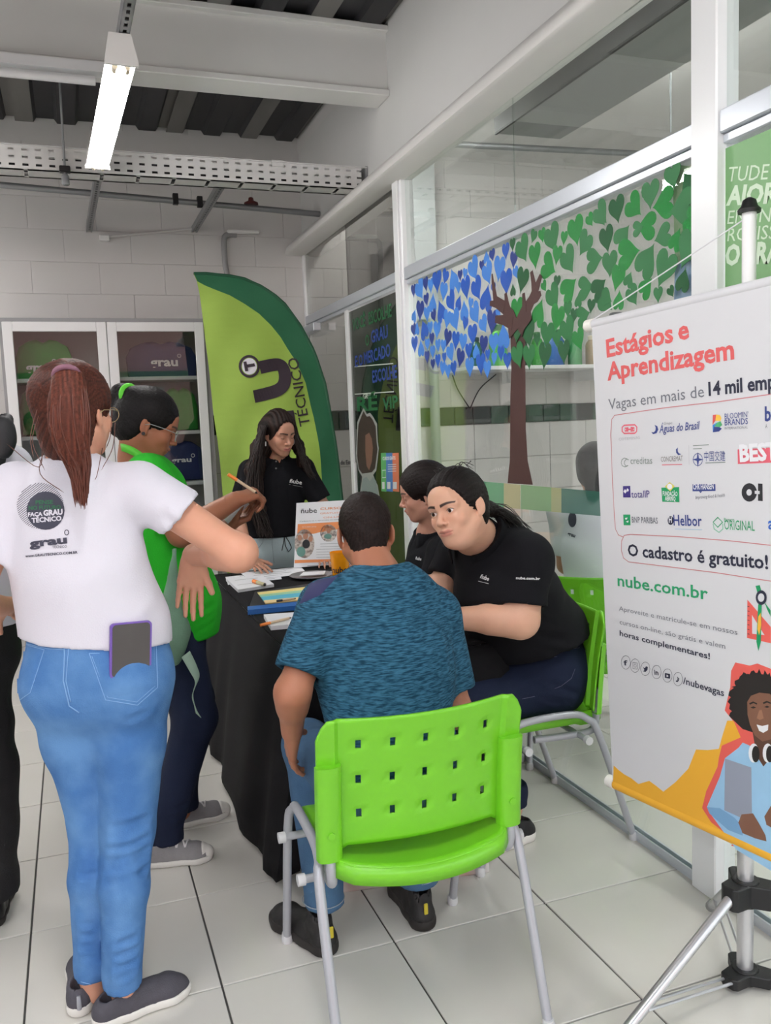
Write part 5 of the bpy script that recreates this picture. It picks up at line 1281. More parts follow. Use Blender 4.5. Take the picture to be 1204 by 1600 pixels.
# ---------------------------------------------------------------- shoes
def shoe(heel, toe, parent, upperM, soleM, h=.075, w=.040, sole=.024, lift=0.0, name='shoe', laceM=None, collar=None, stripe=None):
    heel,toe = V3(heel),V3(toe); d = toe-heel; d[2] = 0; L = np.linalg.norm(d); d /= L; n = np.array([-d[1],d[0],0]); Z = V3(0,0,1); z0 = heel[2]
    P_ = lambda a,b,c: heel*[1,1,0]+V3(0,0,z0)+d*(a*L)+n*b+Z*c
    S = Sdf(); big = (heel-.3,heel+.5)
    S.cap(P_(.13,0,.034),P_(.36,0,.03),w*.80,w*.78,k=.02); S.cap(P_(.36,0,.030),P_(.78,0,.026),w*.80,w*1.0,k=.02); S.cap(P_(.78,0,.022),P_(.90,0,.02),w*.95,w*.72,k=.02)
    S.cap(P_(.16,0,.04),P_(.20,0,h),w*.74,w*.66,k=.015); S.cap(P_(.22,0,h*.85),P_(.62,0,.045),w*.66,w*.62,k=.02)
    S.cut(P_(0,0,sole*.8),(0,0,-1),heel-.5,heel+.6)
    S.cut(P_(0,0,h),nz(Z-d*.25),heel-.5,heel+.6)
    S.sub(Cap(P_(.17,0,h*.62),P_(.20,0,h+.04),w*.52,w*.56),.003)
    v,f = mesh_sdf(S,.005); sh_ = np_mesh(name, v, f, upperM, parent)
    S = Sdf(); 
    S.cap(P_(.14,0,.02),P_(.38,0,.02),w*.90,w*.86,k=.02); S.cap(P_(.38,0,.02),P_(.80,0,.02),w*.86,w*1.08,k=.02); S.cap(P_(.80,0,.02),P_(.90,0,.02),w*1.04,w*.80,k=.02)
    S.cut(P_(0,0,sole),(0,0,1),heel-.5,heel+.6); S.cut(P_(0,0,.001),(0,0,-1),heel-.5,heel+.6)
    v,f = mesh_sdf(S,.005); np_mesh('sole', v, f, soleM, sh_)
    if laceM:
        bv = BVHTree.FromPolygons([tuple(p) for p in (np.array([q.co[:] for q in sh_.data.vertices])).tolist()], [tuple(p.vertices) for p in sh_.data.polygons])
        def top(a,b):
            q = P_(a,b,.3); p,_,_,_ = bv.ray_cast(Vector(q), Vector((0,0,-1))); return np.array(p)+V3(0,0,.002) if p is not None else P_(a,b,.05)
        for i in range(6):
            a = .34+.065*i; sg = 1 if i % 2 else -1
            MB().tube([top(a+.03*sg*t,w*.62*t) for t in (-1,-.5,0,.5,1)],.0030,6).build('lace', laceM, sh_)
        S2 = Sdf(); S2.cap(P_(.88,0,.026),P_(.93,0,.024),w*.90,w*.74,k=.01); S2.cut(P_(0,0,.044),nz(Z-d*.5),heel-.5,heel+.6); S2.cut(P_(.84,0,0),-d,heel-.5,heel+.6); S2.cut(P_(0,0,sole*.6),(0,0,-1),heel-.5,heel+.6)
        v2,f2 = mesh_sdf(S2,.004); np_mesh('toe_cap', v2, f2, soleM, sh_)
    return sh_
# ---------------------------------------------------------------- things drawn onto cloth by casting onto the garment
def hit(bv, x, y, off=.0015):
    d = ray(x,y); d = d/np.linalg.norm(d); p,n,i,t = bv.ray_cast(Vector(CAM), Vector(d))
    if p is None: return None
    n = np.array(n); n = n if n@d < 0 else -n
    return np.array(p)+n*off
def cloth_text(bv, body, p0, p1, hpx, M, parent, bold=.0, off=.0018, name='lettering'):
    v,f,w = text_mesh(body,bold); a,b = np.array(p0,float),np.array(p1,float); d = b-a; L = np.linalg.norm(d); d /= L; e = np.array([d[1],-d[0]]); k = hpx/.72; pts = []
    for q in v:
        p = a+d*(q[0]/w*L)+e*q[1]*k; h = hit(bv,p[0],p[1],off)
        if h is None: return None
        pts.append(h)
    mb = MB(); mb.add(pts,f); return mb.build(name, M, parent)
def cloth_line(bv, pts, r, M, parent, name='seam', off=.0006, n=6, flat=None):
    q = [hit(bv,x,y,off) for x,y in pts]; q = [p for p in q if p is not None]
    if len(q) < 2: return None
    return MB().tube(q, r, 5).build(name, M, parent, smooth=True)
def lerp_px(pts, n=8):
    out = []
    for (a,b) in zip(pts[:-1],pts[1:]):
        for i in range(n): out.append((a[0]+(b[0]-a[0])*i/n, a[1]+(b[1]-a[1])*i/n))
    return out+[pts[-1]]
def cloth_patch(bv, quad, M, parent, name, off=.003, n=10, m_=10, edge=True):
    """quad corner pixels tl, tr, br, bl draped on the garment"""
    mb = MB(); P4 = [np.array(q,float) for q in quad]; ok = True; v = []
    for j in range(m_+1):
        for i in range(n+1):
            u,w = i/n,j/m_; p = (P4[0]*(1-u)+P4[1]*u)*(1-w)+(P4[3]*(1-u)+P4[2]*u)*w
            e = min(u,1-u,w,1-w); h = hit(bv,p[0],p[1], off if (e > 0 or not edge) else .0002)
            v.append(h)
    fs = [(j*(n+1)+i,j*(n+1)+i+1,(j+1)*(n+1)+i+1,(j+1)*(n+1)+i) for j in range(m_) for i in range(n)]; fs = [q for q in fs if all(v[k] is not None for k in q)]
    if not fs: return None
    us_ = sorted({k for q in fs for k in q}); mp_ = {k:i for i,k in enumerate(us_)}
    mb.add([v[k] for k in us_], [tuple(mp_[k] for k in q) for q in fs])
    return mb.build(name, M, parent, smooth=50)
def cloth_disc(bv, cx, cy, rx, ry, M, parent, name='print_disc', off=.0012, n=28, rings=5):
    v = [hit(bv,cx,cy,off)]
    for k in range(1,rings+1):
        for i in range(n): v.append(hit(bv,cx+rx*k/rings*math.cos(2*math.pi*i/n),cy+ry*k/rings*math.sin(2*math.pi*i/n),off))
    if any(p is None for p in v): return None
    f = [(0,1+i,1+(i+1)%n) for i in range(n)]+[(1+(k-1)*n+i,1+k*n+i,1+k*n+(i+1)%n,1+(k-1)*n+(i+1)%n) for k in range(1,rings) for i in range(n)]
    return MB().add(v,f).build(name, M, parent, smooth=True)
def skin_mat(): return mat('skin', (200,150,120), .48, attr='tint', noise=.05, nscale=40, bump=.08, bscale=350, sss=.12, spec=.4)
def hair_strands(parent, M, paths, r, name='hair_strand'):
    mb = MB()
    for p in paths: mb.tube(p, [r]*(len(p)-1)+[r*.2], 4, cap=False)
    o = mb.build(name, M, parent, smooth=True); o['kind'] = 'stuff'; return o
# ================================================================= PEOPLE
px = lambda x,y,Y: P(x,y,1,Y)
Zu = V3(0,0,1)
def hair_mat(name, c, c2): return mat(name, c, .55, noise=.35, nscale=90, bump=.5, bscale=160, spec=.18, attr='tint')
def hair_tint(v, base, lite, C, axis, freq=46, seed=1):
    """strand colour and relief run from the tie point C round the given axis"""
    ax = nz(axis); a = nz(np.cross(ax,(0.3,0.2,.9))); b = np.cross(ax,a); q = v-C
    th = np.arctan2(q@b,q@a); d = np.linalg.norm(q,axis=1)
    w = .5+.25*np.sin(th*freq+6*np.sin(d*9))+.25*np.sin(th*freq*2.3+d*20+seed)
    return base*(1-w[:,None])+lite*w[:,None], (w-.5)
def cap_hair(S, C, R, s, wide=1.0, puff=.009, hairline=.0, low=-.05, side=.0):
    k_ = .93*s; L = lambda x,y,z: C+R@(np.array([x*wide,y,z])*k_)
    S.u(Ell(L(0,-.018,.036),np.array([(.075+puff)*wide,.096+puff,.086+puff])*k_,R),.01)
    S.u(Ell(L(0,-.052,-.030),np.array([.060*wide+puff,.050+puff,.065])*k_,R),.03)
    # open the face and the ears
    S.sub(Ell(L(0,.112,-.040+hairline),np.array([.080*wide,.094,.102])*k_,R),.008)
    for sx in (-1,1): S.sub(Ell(L(sx*.088,.018,-.045),np.array([.030,.046,.055])*k_,R),.010)
    return L
def build_person(label, S_skin, tint_c, head=None, lips=(176,96,88), brow=(52,36,30), fine=(), h=.009, group=None, base=(0,0,0), browk=1.25):
    r = root_at('person', base, label, 'person', group)
    v,f = mesh_sdf(S_skin, h, fine); t = np.tile(lin3(tint_c),(len(v),1))
    if head:
        C,R,s,wd = head; paint_head(v, t, C, R, s, lin3(lips), lin3(brow), wd, browk)
    np_mesh('body', v, f, skin_mat(), r, tint=t); return r
def garment(name, S, M, parent, h=.009, fold=(.004,9,1), aniso=(1,1,1.6), cr=(), tint=None, fine=()):
    v,f = mesh_sdf(S, h, fine); n = vnormals(v,f); d = waves(v,fold[0],fold[1],fold[2],aniso)+waves(v,fold[0]*.4,fold[1]*3,fold[2]+5,aniso)
    if len(cr): d = d+creases(v,cr)
    v = v+n*d[:,None]; o = np_mesh(name, v, f, M, parent); return o, bvh_of(v,f), v, f
def head_box(C, s=1.0, h=.0024): k = .135*s; return (C-V3(k,k,k*.98), C+V3(k,k,k), h)
white_tee = mat('white_cotton', (218,216,226), .8, noise=.02, nscale=6, bump=.25, bscale=260, spec=.2)
black_tee = mat('black_pique', (20,20,24), .85, noise=.15, nscale=20, bump=.3, bscale=420, spec=.15)
lblue_denim = mat('light_blue_denim', (68,112,168), .8, col2=(96,140,190), nscale=7, bump=.35, bscale=300, spec=.2)
navy_denim = mat('navy_denim', (26,34,56), .85, noise=.2, nscale=8, bump=.3, bscale=320, spec=.2)
pale_denim = mat('pale_denim', (170,186,190), .8, noise=.06, nscale=8, bump=.3, bscale=300, spec=.2)
mid_denim = mat('washed_denim', (72,104,136), .8, noise=.22, nscale=16, bump=.35, bscale=300, spec=.2)
stitch = mat('pale_stitching', (128,168,212), .8); navy_st = mat('navy_stitching', (84,86,110), .8)
rubber_w = mat('white_rubber', (224,222,216), .5)
# ---------------------------------------------------------------- 1: woman in the white T-shirt, seen from behind
fw = nz((.36,.93,0)); rt = np.cross(fw,Zu)          # right-hand direction
R1 = frame((.62,.78,-.06),(-.02,.02,1)); C1 = V3(.020,2.262,1.553)
neck = V3(-.004,2.255,1.415); shR = V3(.150,2.205,1.362); shL = V3(-.140,2.315,1.372)
elR = px(372,864,2.17); wrR = px(301,868,2.36); elL = V3(-.262,2.27,1.10); wrL = V3(-.20,2.47,1.05)
hipC = V3(.024,2.285,.955); S = Sdf()
add_head(S, C1, R1, 1.0)
S.cap(C1+R1@V3(0,-.03,-.06),neck,.050,.056,k=.03); S.cap(neck,neck-V3(0,0,.06),.052,.058,k=.03)
S.cap(shR,shL,.045,k=.03); S.cap(neck-V3(0,0,.12),hipC+V3(0,0,.06),.09,.09,k=.05,flat=(fw,.7)); S.cap(hipC,hipC-V3(0,0,.06),.11,.10,k=.05,flat=(fw,.8))
S.cap(shR,elR,.050,.043,k=.02); S.cap(elR,wrR,.045,.027,k=.02); S.cap(elR,elR+(wrR-elR)*.35,.047,.043,k=.02)
S.cap(shL,elL,.050,.042,k=.02); S.cap(elL,wrL,.042,.027,k=.02)
hd = nz(px(292,965,2.40)-wrR); tips = add_hand(S, wrR, hd, V3(.1,-1,.05), -1, .98, curls=((.12,.15,.12),(.10,.2,.15),(.16,.2,.15),(.05,.1,.1)), spread=.045, thumb=(.85,.42,.15), tcurl=.15)
add_hand(S, wrL, V3(.3,.9,-.2), V3(.5,0,-.8), 1, .95)
ankR,ankL = V3(.026,2.200,.095),V3(-.048,2.268,.10); knR,knL = V3(.066,2.235,.475),V3(-.026,2.300,.485); hpR,hpL = hipC+rt*.085-V3(0,0,.06),hipC-rt*.085-V3(0,0,.06)
for a,b,c in ((hpR,knR,ankR),(hpL,knL,ankL)): S.cap(a,b,.075,.05,k=.03); S.cap(b,c,.05,.034,k=.02); S.cap(c,c-V3(0,0,.06),.034,.03,k=.02)
w1 = build_person('person seen from behind in white printed T-shirt, auburn ponytail and light blue jeans', S, (214,158,132), (C1,R1,1.0,1.0), fine=(head_box(C1,1.0,.0035),hand_box(wrR,hd)), base=(.02,2.25,0))
MB().add([tips[4][0]+q*.006 for q in (hd,V3(-1,0,0),-hd,V3(1,0,0))],[(0,1,2,3)])
Tn = Sdf()
Tn.cap(neck-V3(0,0,.012),neck-V3(0,0,.11),.074,.115,k=.05,flat=(fw,.92)); Tn.cap(shL+V3(.012,0,-.006),shR-V3(.012,0,.006),.062,k=.03); Tn.cap(neck-V3(0,0,.13),neck-V3(0,0,.25),.155,.158,k=.05,flat=(fw,.70))
Tn.cap(neck-V3(0,0,.25),hipC+V3(0,0,.06),.158,.176,k=.05,flat=(fw,.72)); Tn.cap(hipC+V3(0,0,.06),hipC+V3(0,0,-.05),.180,.186,k=.05,flat=(fw,.76))
cuR = px(293,838,2.17); aR = nz(elR-shR); cR_ = shR+aR*.120; cL_ = shL+nz(elL-shL)*.19; aL = nz(elL-shL)
Tn.cap(shR,cR_+aR*.03,.064,.072,k=.03,cuts=[(cR_,nz(aR+V3(.1,0,-.25)))]); Tn.cap(shL,cL_+aL*.03,.062,.070,k=.03,cuts=[(cL_,aL)])
Tn.sub(Cap(cR_-aR*.004,cR_+aR*.05,.052,.058),.004); Tn.sub(Cap(cL_-aL*.004,cL_+aL*.05,.050,.054),.004)
Tn.sub(Cap(neck+V3(0,0,.028),neck+V3(.0,0,.12),.058,.075),.006)
Tn.cut((.02,2.28,.978),nz((-.10,0,-1)),(-.5,1.9,.7),(.6,2.6,1.05))
cr = [((-.16,2.1,1.06),(.06,2.06,1.02),.018,.007),((-.16,2.12,1.10),(-.02,2.07,1.06),.014,.005),((.21,2.16,1.10),(.08,2.06,1.03),.016,.006),((.19,2.12,1.27),(.10,2.07,1.08),.022,.007),((.20,2.12,1.30),(.25,2.12,1.20),.014,.005),((-.14,2.14,1.28),(-.12,2.10,1.12),.02,.006)]
cr = [(a,b,w*1.05,d*1.9) for a,b,w,d in cr]+[((-.17,2.12,.99+.03*q),(-.05+.02*q,2.06,1.01+.02*q),.012,.008) for q in range(3)]+[((.17,2.1,1.16),(.215,2.14,1.04),.018,.010),((.10,2.08,1.30),(.17,2.08,1.22),.016,.008)]
tee1,bv1,_,_ = garment('t_shirt', Tn, white_tee, w1, .0075, (.0045,12,3), (1,1,.8), cr)
neckline = [neck+V3(0,0,-.018)+.066*(math.cos(t)*rt+math.sin(t)*fw*.92)+V3(0,0,.012*math.cos(t*2)) for t in np.linspace(0,6.283,28)]
J = Sdf(); up1 = V3(0,0,1)
J.cap(hipC+V3(0,0,.045),hipC-V3(0,0,.03),.158,.172,k=.03,flat=(fw,.74)); J.cap(hipC-V3(0,0,.03),hipC-V3(0,0,.075),.176,.172,k=.04,flat=(fw,.80))
for sg,a,b,c in ((1,hpR,knR,ankR),(-1,hpL,knL,ankL)):
    J.ell(a-fw*.055-V3(0,0,.035),(.088,.075,.085),np.stack([rt,fw,Zu],1),k=.05)
    J.cap(a-V3(0,0,.03),a+(b-a)*.45,.104,.084,k=.035); J.cap(a+(b-a)*.45,b,.084,.066 if sg > 0 else .056,k=.03); m_ = b+(c-b)*.36-fw*.016
    J.cap(b,m_,.066 if sg > 0 else .055,.063 if sg > 0 else .052,k=.02); J.cap(m_,c+V3(0,0,.02),.060 if sg > 0 else .050,.048 if sg > 0 else .042,k=.02); J.cap(c+V3(0,0,.03),c-V3(0,0,.04),.047 if sg > 0 else .043,.052 if sg > 0 else .046,k=.01)
    J.cut(c-V3(0,0,.035 if sg > 0 else .01),nz((0,.1,-1)),c-V3(.2,.2,.3),c+V3(.2,.2,.04))
for a,b in ((hpR,ankR),):
    pass
cr = []
for k in range(7):
    z = .80-k*.035; cr.append(((-.13+.01*k,2.13,z+.012),(.00,2.15,z-.012+.004*k),.010,.0035)); cr.append(((.05,2.12,z-.01),(.19-.012*k,2.13,z+.018),.011,.0035))
for z in (.52,.50,.47,.44,.42,.39): cr.append(((-.12,2.22,z+.004),(-.02,2.22,z-.01),.008,.004)); cr.append(((.01,2.17,z-.01),(.13,2.17,z+.01),.010,.0045))
for z in (.22,.19,.16,.145,.13): cr.append(((-.01,2.14,z),(.09,2.15,z+.012),.009,.005)); cr.append(((-.12,2.22,z+.04),(-.04,2.22,z+.03),.008,.004))
cr = [(a,b,w*1.1,d*1.7) for a,b,w,d in cr]
je1,bj1,_,_ = garment('jeans', J, lblue_denim, w1, .007, (.003,12,8), (1,1,2.2), cr)
def px1(pts, r=.0011, M=stitch): cloth_line(bj1, lerp_px(pts), r, M, je1, 'stitching')
S1 = lambda x,y: (x/2.424, 940+y/2.424)
px1([S1(240,100),S1(245,200),S1(240,300),S1(262,395),S1(300,420)],.0016); px1([S1(262,100),S1(258,200),S1(250,300),S1(268,380)])
px1([S1(40,150),S1(100,160),S1(180,178),S1(245,182)]); px1([S1(262,180),S1(330,172),S1(415,150)])
cloth_patch(bj1,[S1(340,196),S1(590,140),S1(596,325),S1(400,372)],lblue_denim,je1,'back_pocket',.0035); px1([S1(338,196),S1(400,196),S1(590,140),S1(596,325),S1(520,392),S1(400,372),S1(338,196)]); px1([S1(348,206),S1(408,362),S1(518,380),S1(586,320),S1(582,150)],.0008)
cloth_patch(bj1,[S1(52,150),S1(168,182),S1(112,352),S1(66,378)],lblue_denim,je1,'back_pocket',.0035,8,8); px1([S1(46,150),S1(168,182),S1(115,345),S1(64,382)])
px1([S1(642,150),S1(668,250),S1(672,420),S1(640,560),S1(600,760)],.0009); cloth_patch(bj1,[S1(240,96),S1(266,98),S1(262,158),S1(243,156)],lblue_denim,je1,'belt_loop',.005,3,6)
px1([S1(368,1528),S1(430,1532),S1(490,1508)],.0012); px1([S1(306,1440),S1(345,1450)],.0010)
# prints on the back of the T-shirt
charcoal = mat('charcoal_print', (62,62,78), .7); pgreen = mat('print_green', (44,110,74), .7)
K1 = lambda x,y: (x/4.446, 640+y/4.444)
mbs = []
for i in range(26):
    t = (i+.5)/26; cx_,cy_ = K1(280,668); R_x,R_y = 36.5,36
    o_ = -1+2*t; a = np.array([cx_,cy_])+np.array([.62*R_x*o_,.78*R_y*o_*1.0]); ln = math.sqrt(max(0,1-o_*o_)); d_ = np.array([.78*R_x*ln,-.62*R_y*ln])
    cloth_line(bv1, lerp_px([tuple(a-d_),tuple(a+d_)],8), .00075, charcoal, tee1, 'print_stripe', .0002)
cloth_disc(bv1, *K1(318,702), 29.5, 29.8, charcoal, tee1)
cloth_text(bv1,'PENSE',K1(252,658),K1(372,655),6.0,pgreen,tee1,.03,.0025); cloth_text(bv1,'NO FUTURO',K1(205,697),K1(425,690),6.0,pgreen,tee1,.03,.0025)
cloth_text(bv1,'FAÇA',K1(200,742),K1(300,738),6.0,white_tee,tee1,.04,.0025); cloth_text(bv1,'GRAU',K1(306,737),K1(438,728),8.5,white_tee,tee1,.05,.0025); cloth_text(bv1,'TÉCNICO.',K1(226,785),K1(440,768),7.2,white_tee,tee1,.04,.0025)
cloth_text(bv1,'grau',K1(208,955),K1(468,925),12.5,charcoal,tee1,.045,.0018); cloth_text(bv1,'TÉCNICO',K1(366,962),K1(466,958),4.0,charcoal,tee1,.0,.0018); cloth_text(bv1,'www.GRAUTECNICO.COM.BR',K1(180,1025),K1(540,998),3.9,charcoal,tee1,.03,.0018)
cloth_line(bv1, [(K1(463,853)[0]+3.2*math.cos(a),K1(463,853)[1]+4*math.sin(a)) for a in np.linspace(0,6.28,12)], .0010, charcoal, tee1, 'degree_ring', .0003)
# hair pulled to a tie, ponytail, stray strands
tie = px(104,592,2.10); Hs = Sdf(); L = cap_hair(Hs, C1, R1, 1.03, puff=.013, hairline=-.004)
Hs.cap(C1+R1@V3(0,-.08,.04),tie+V3(0,.02,0),.055,.026,k=.04); Hs.u(Ell(C1+R1@V3(0,-.050,-.075),(.060,.050,.055),R1),.03)
v,f = mesh_sdf(Hs,.005); n = vnormals(v,f); au,au2 = lin3((40,20,16)),lin3((92,48,36)); tt,w_ = hair_tint(v,au,au2,tie,(0,1,0),61)
v = v+n*(w_*.0022)[:,None]; hm = hair_mat('auburn_hair',(100,56,42),None); hair1 = np_mesh('hair', v, f, hm, w1, tint=tt)
rr = np.random.RandomState(3); MB().tube([tie+V3(.026*math.cos(a),-.026-.018*math.sin(a),.008+.016*math.sin(a)) for a in np.linspace(0,6.28,22)],.0062,8).build('hair_tie', mat('mauve_tie',(128,88,104),.8), hair1, smooth=60)
Hp = Sdf(); pth = smoothpath([tie+V3(0,.01,0),tie+V3(.004,-.030,-.008),px(106,640,2.05),px(112,690,2.05),px(122,725,2.06),px(126,762,2.075)],5)
for i in range(len(pth)-1):
    t = i/len(pth); r0 = .013+.026*math.sin(min(1,t*1.5+.1)*math.pi*.60)-.042*max(0,t-.50)/.5; Hp.cap(pth[i],pth[i+1],max(.007,r0),max(.007,r0-.0005),k=.012,flat=(V3(0,1,0),.62))
v,f = mesh_sdf(Hp,.005); n = vnormals(v,f); w_ = .5+.3*np.sin(v[:,0]*700+3*np.sin(v[:,2]*22))+.2*np.sin(v[:,0]*1700+2*np.sin(v[:,2]*31)); tt = lin3((52,26,20))*(1-w_[:,None])+lin3((106,56,42))*w_[:,None]
v = v+n*((w_-.5)*.0025)[:,None]; np_mesh('ponytail', v, f, hm, hair1, tint=tt)
paths = []
for i in range(110):
    a,b = rr.uniform(-1,1),rr.uniform(-1,1); e = rr.uniform(-.035,.015); q = []
    for j,p in enumerate(pth):
        t = j/(len(pth)-1); w = (.014+.029*math.sin(min(1,t*1.5+.1)*math.pi*.60))*(1-.75*max(0,t-.5)/.5); q.append(p+V3(a*w+.006*math.sin(t*7+i)*t, -(.6*w)*(1-a*a)**.5*abs(b)-.004, (e*t if j == len(pth)-1 else 0)-t*t*.02*rr.uniform(0,1)))
    paths.append(smoothpath(q[::4]+[q[-1]],3))
hsm = mat('auburn_strands',(96,50,38),.4,noise=.4,nscale=50); hair_strands(hair1, hsm, paths, .0016)
paths = [smoothpath([px(a,b,2.16),px(a-8+rr.uniform(-6,6),b+40,2.13),px(c_,d_,2.10)],5) for a,b,c_,d_ in ((60,650,70,735),(58,640,52,715),(70,700,100,770),(180,660,158,735),(160,700,148,750),(66,690,10,693),(175,640,166,700))]
hair_strands(hair1, hsm, paths, .0010)
gl_m = mat('gold_frame',(190,170,130),.3,metal=.7)
G = lambda x,y,z: C1+R1@(V3(x,y,z)*.93)
def glasses(G, M, parent, lens=None, rx=.026, rz=.020, dx=.033, y=.104, tilt=0):
    r = MB()
    for sx in (-1,1):
        r.tube([G(sx*dx+rx*math.cos(a), y-.006*abs(math.cos(a)), -.004+rz*math.sin(a)) for a in np.linspace(0,6.283,26)],.0011,6,cap=False)
        r.tube([G(sx*(dx+rx),y-.006,.004),G(sx*.076,y-.05,.004),G(sx*.084,.0,.0),G(sx*.082,-.020,-.012)],.0012,6)
    r.tube([G(-.008,y,.0),G(0,y+.003,.003),G(.008,y,.0)],.0011,6)
    return r.build('eyeglasses', M, parent, smooth=True)
glasses(G, gl_m, w1)
shM = mat('charcoal_knit',(74,72,80),.8,noise=.15,nscale=60,bump=.3,bscale=400)
s_ = shoe((-.055,2.175,0),(.190,2.235,0),w1,shM,rubber_w,h=.062,w=.041,sole=.026); s_ = shoe((-.085,2.225,0),(-.075,2.465,0),w1,shM,rubber_w,h=.064,w=.038,sole=.030); MB().tube([V3(-.084,2.222,.030),V3(-.084,2.222,.045),V3(-.084,2.228,.062)],[.006,.006,.005],8).build('heel_stripe', mat('grey_heel_tape',(150,152,158),.7), s_)
# phone in the back pocket
ph = root_at('smartphone', tuple(hit(bj1,*S1(495,150),.006)), 'black-screened phone in a purple case sticking out of the jeans pocket', 'phone')
c0,c1_,c2_,c3_ = (hit(bj1,*S1(*q),.007) for q in ((420,250),(558,236),(570,160),(418,170)))
top = V3(0,0,1); A = hit(bj1,*S1(412,205),.008); B = hit(bj1,*S1(562,190),.008); u_ = nz(B-A); vv = nz(Zu*.99+V3(0,-.06,0)); vv = nz(vv-u_*np.dot(vv,u_)); wd = np.linalg.norm(B-A); nn = np.cross(u_,vv)
def rr_poly(w,h,r,n=5):
    o=[]
    for cx_,cy_,a0 in ((w-r,h-r,0),(r,h-r,90),(r,r,180),(w-r,r,270)): o += [(cx_+r*math.cos(math.radians(a0+90*i/n)),cy_+r*math.sin(math.radians(a0+90*i/n))) for i in range(n+1)]
    return o
ppoly = rr_poly(wd,.135,.010); Ob = A-vv*.055+nn*.001
MB().prism(ppoly,Ob,u_,vv,.009).build('phone_case', mat('purple_case',(112,82,168),.4), ph, bevel=.001)
MB().prism([(a*.90+wd*.05,b*.955+.003) for a,b in ppoly],Ob+nn*.0092,u_,vv,.001).build('screen', mat('dark_glass_screen',(62,60,60),.12,spec=.7), ph)
# ---------------------------------------------------------------- 2: woman in the green T-shirt with lanyard, writing
R2 = frame((.90,-.06,-.42),(.42,0,.9)); C2 = px(231,664,3.10)+V3(.006,.005,0); fw = nz((.98,-.05,0)); rt = np.cross(fw,Zu)
neck = px(213,716,3.12); shR = neck+rt*.155+V3(.03,0,-.055); shL = neck-rt*.155+V3(.03,0,-.05); hipC = V3(.285,3.11,.86)
elR = px(284,832,2.93); wrR = px(366,782,3.00); elL = V3(.36,3.29,1.10); wrL = px(352,822,3.14); S = Sdf()
add_head(S, C2, R2, 1.04, eyes_open=False)
S.cap(C2+R2@V3(0,-.03,-.06),neck,.052,.060,k=.03); S.cap(neck,neck-V3(0,0,.06),.052,.058,k=.03); S.cap(shR,shL,.05,k=.03); S.cap(neck-V3(-.03,0,.15),hipC,.07,.09,k=.05)
S.cap(shR,elR,.055,.048,k=.02); S.cap(elR,wrR,.048,.031,k=.02); S.cap(shL,elL,.055,.045,k=.02); S.cap(elL,wrL,.045,.029,k=.02)
hR = nz(px(405,768,3.02)-wrR); hL = nz(px(385,805,3.14)-wrL)
add_hand(S, wrR, hR, V3(.1,.35,-.95), 1, 1.0, curls=((1.0,1.0,.5),(1.0,1.1,.6),(1.0,1.1,.6),(1.0,1.0,.6)), spread=.03, thumb=(.8,.3,.5), tcurl=.5)
add_hand(S, wrL, hL, V3(-.3,-.3,.9), 1, .98, curls=((.7,.8,.4),)*4, spread=.04, thumb=(.6,.4,.7), tcurl=.4)
kn = [(V3(.345,3.02,.48),V3(.215,2.975,.10)),(V3(.36,3.19,.49),V3(.300,3.215,.10))]
for (b,c),sg in zip(kn,(1,-1)): S.cap(hipC+rt*.08*sg,b,.08,.055,k=.03); S.cap(b,c,.055,.035,k=.02); S.cap(c,c-V3(0,0,.05),.035,.03,k=.02)
w2 = build_person('person in green T-shirt, lanyard and clear glasses, looking down while writing on a pad', S, (152,98,72), (C2,R2,1.04,1.0), lips=(138,76,66), fine=(head_box(C2,1.04,.0026),hand_box(wrR,hR),hand_box(wrL,hL)), base=(.28,3.1,0))
add_eyes(C2, R2, 1.04, R2[:,1], w2, open_=False)
gt = mat('green_jersey', (36,168,36), .75, noise=.06, nscale=10, bump=.2, bscale=260, spec=.2)
Tn = Sdf(); Tn.cap(neck-V3(-.01,0,.05),neck-V3(-.03,0,.12),.080,.12,k=.05,flat=(fw,.85)); Tn.cap(shL,shR,.066,k=.03); Tn.cap(neck-V3(-.05,0,.14),neck-V3(-.06,0,.28),.145,.150,k=.05,flat=(fw,.85)); Tn.cap(neck-V3(-.06,0,.28),hipC+V3(.03,0,.02),.150,.162,k=.05,flat=(fw,.92)); Tn.cap(hipC+V3(.03,0,.02),hipC+V3(.02,0,-.10),.165,.165,k=.04,flat=(fw,.9))
for sh_,el_ in ((shR,elR),(shL,elL)):
    a = nz(el_-sh_); c = sh_+a*.17; Tn.cap(sh_,c+a*.03,.068,.070,k=.03,cuts=[(c,a)]); Tn.sub(Cap(c-a*.002,c+a*.05,.050,.054),.004)
Tn.cut((.3,3.1,.765),nz((.0,0,-1)),(-.2,2.8,.5),(.7,3.4,.80)); Tn.sub(Cap(neck-V3(0,0,.01),neck+V3(0,0,.1),.066,.08),.006)
cr = [((.35,2.93,.86-.03*i),(.47,3.0,.90-.03*i),.012,.005) for i in range(4)]
t2,b2,_,_ = garment('t_shirt', Tn, gt, w2, .009, (.004,12,11), (1,1,1.6), cr)
J = Sdf(); J.cap(hipC+V3(0,0,.02),hipC-V3(0,0,.08),.150,.155,k=.04,flat=(fw,.82))
for (b,c),sg in zip(kn,(1,-1)): a = hipC+rt*.08*sg-V3(0,0,.05); J.cap(a,b,.105,.074,k=.04); J.cap(b,c+V3(0,0,.03),.072,.058,k=.03); J.cap(c+V3(0,0,.05),c-V3(0,0,.03),.058,.060,k=.01); J.cut(c-V3(0,0,.03),(0,0,-1),c-V3(.15,.15,.2),c+V3(.15,.15,.05))
cr = [((.22,2.93,z),(.36,2.93,z+.02),.012,.006) for z in (.5,.46,.42,.2,.17,.14)]
j2,bj2,_,_ = garment('jeans', J, navy_denim, w2, .010, (.004,12,14), (1,1,2), cr)
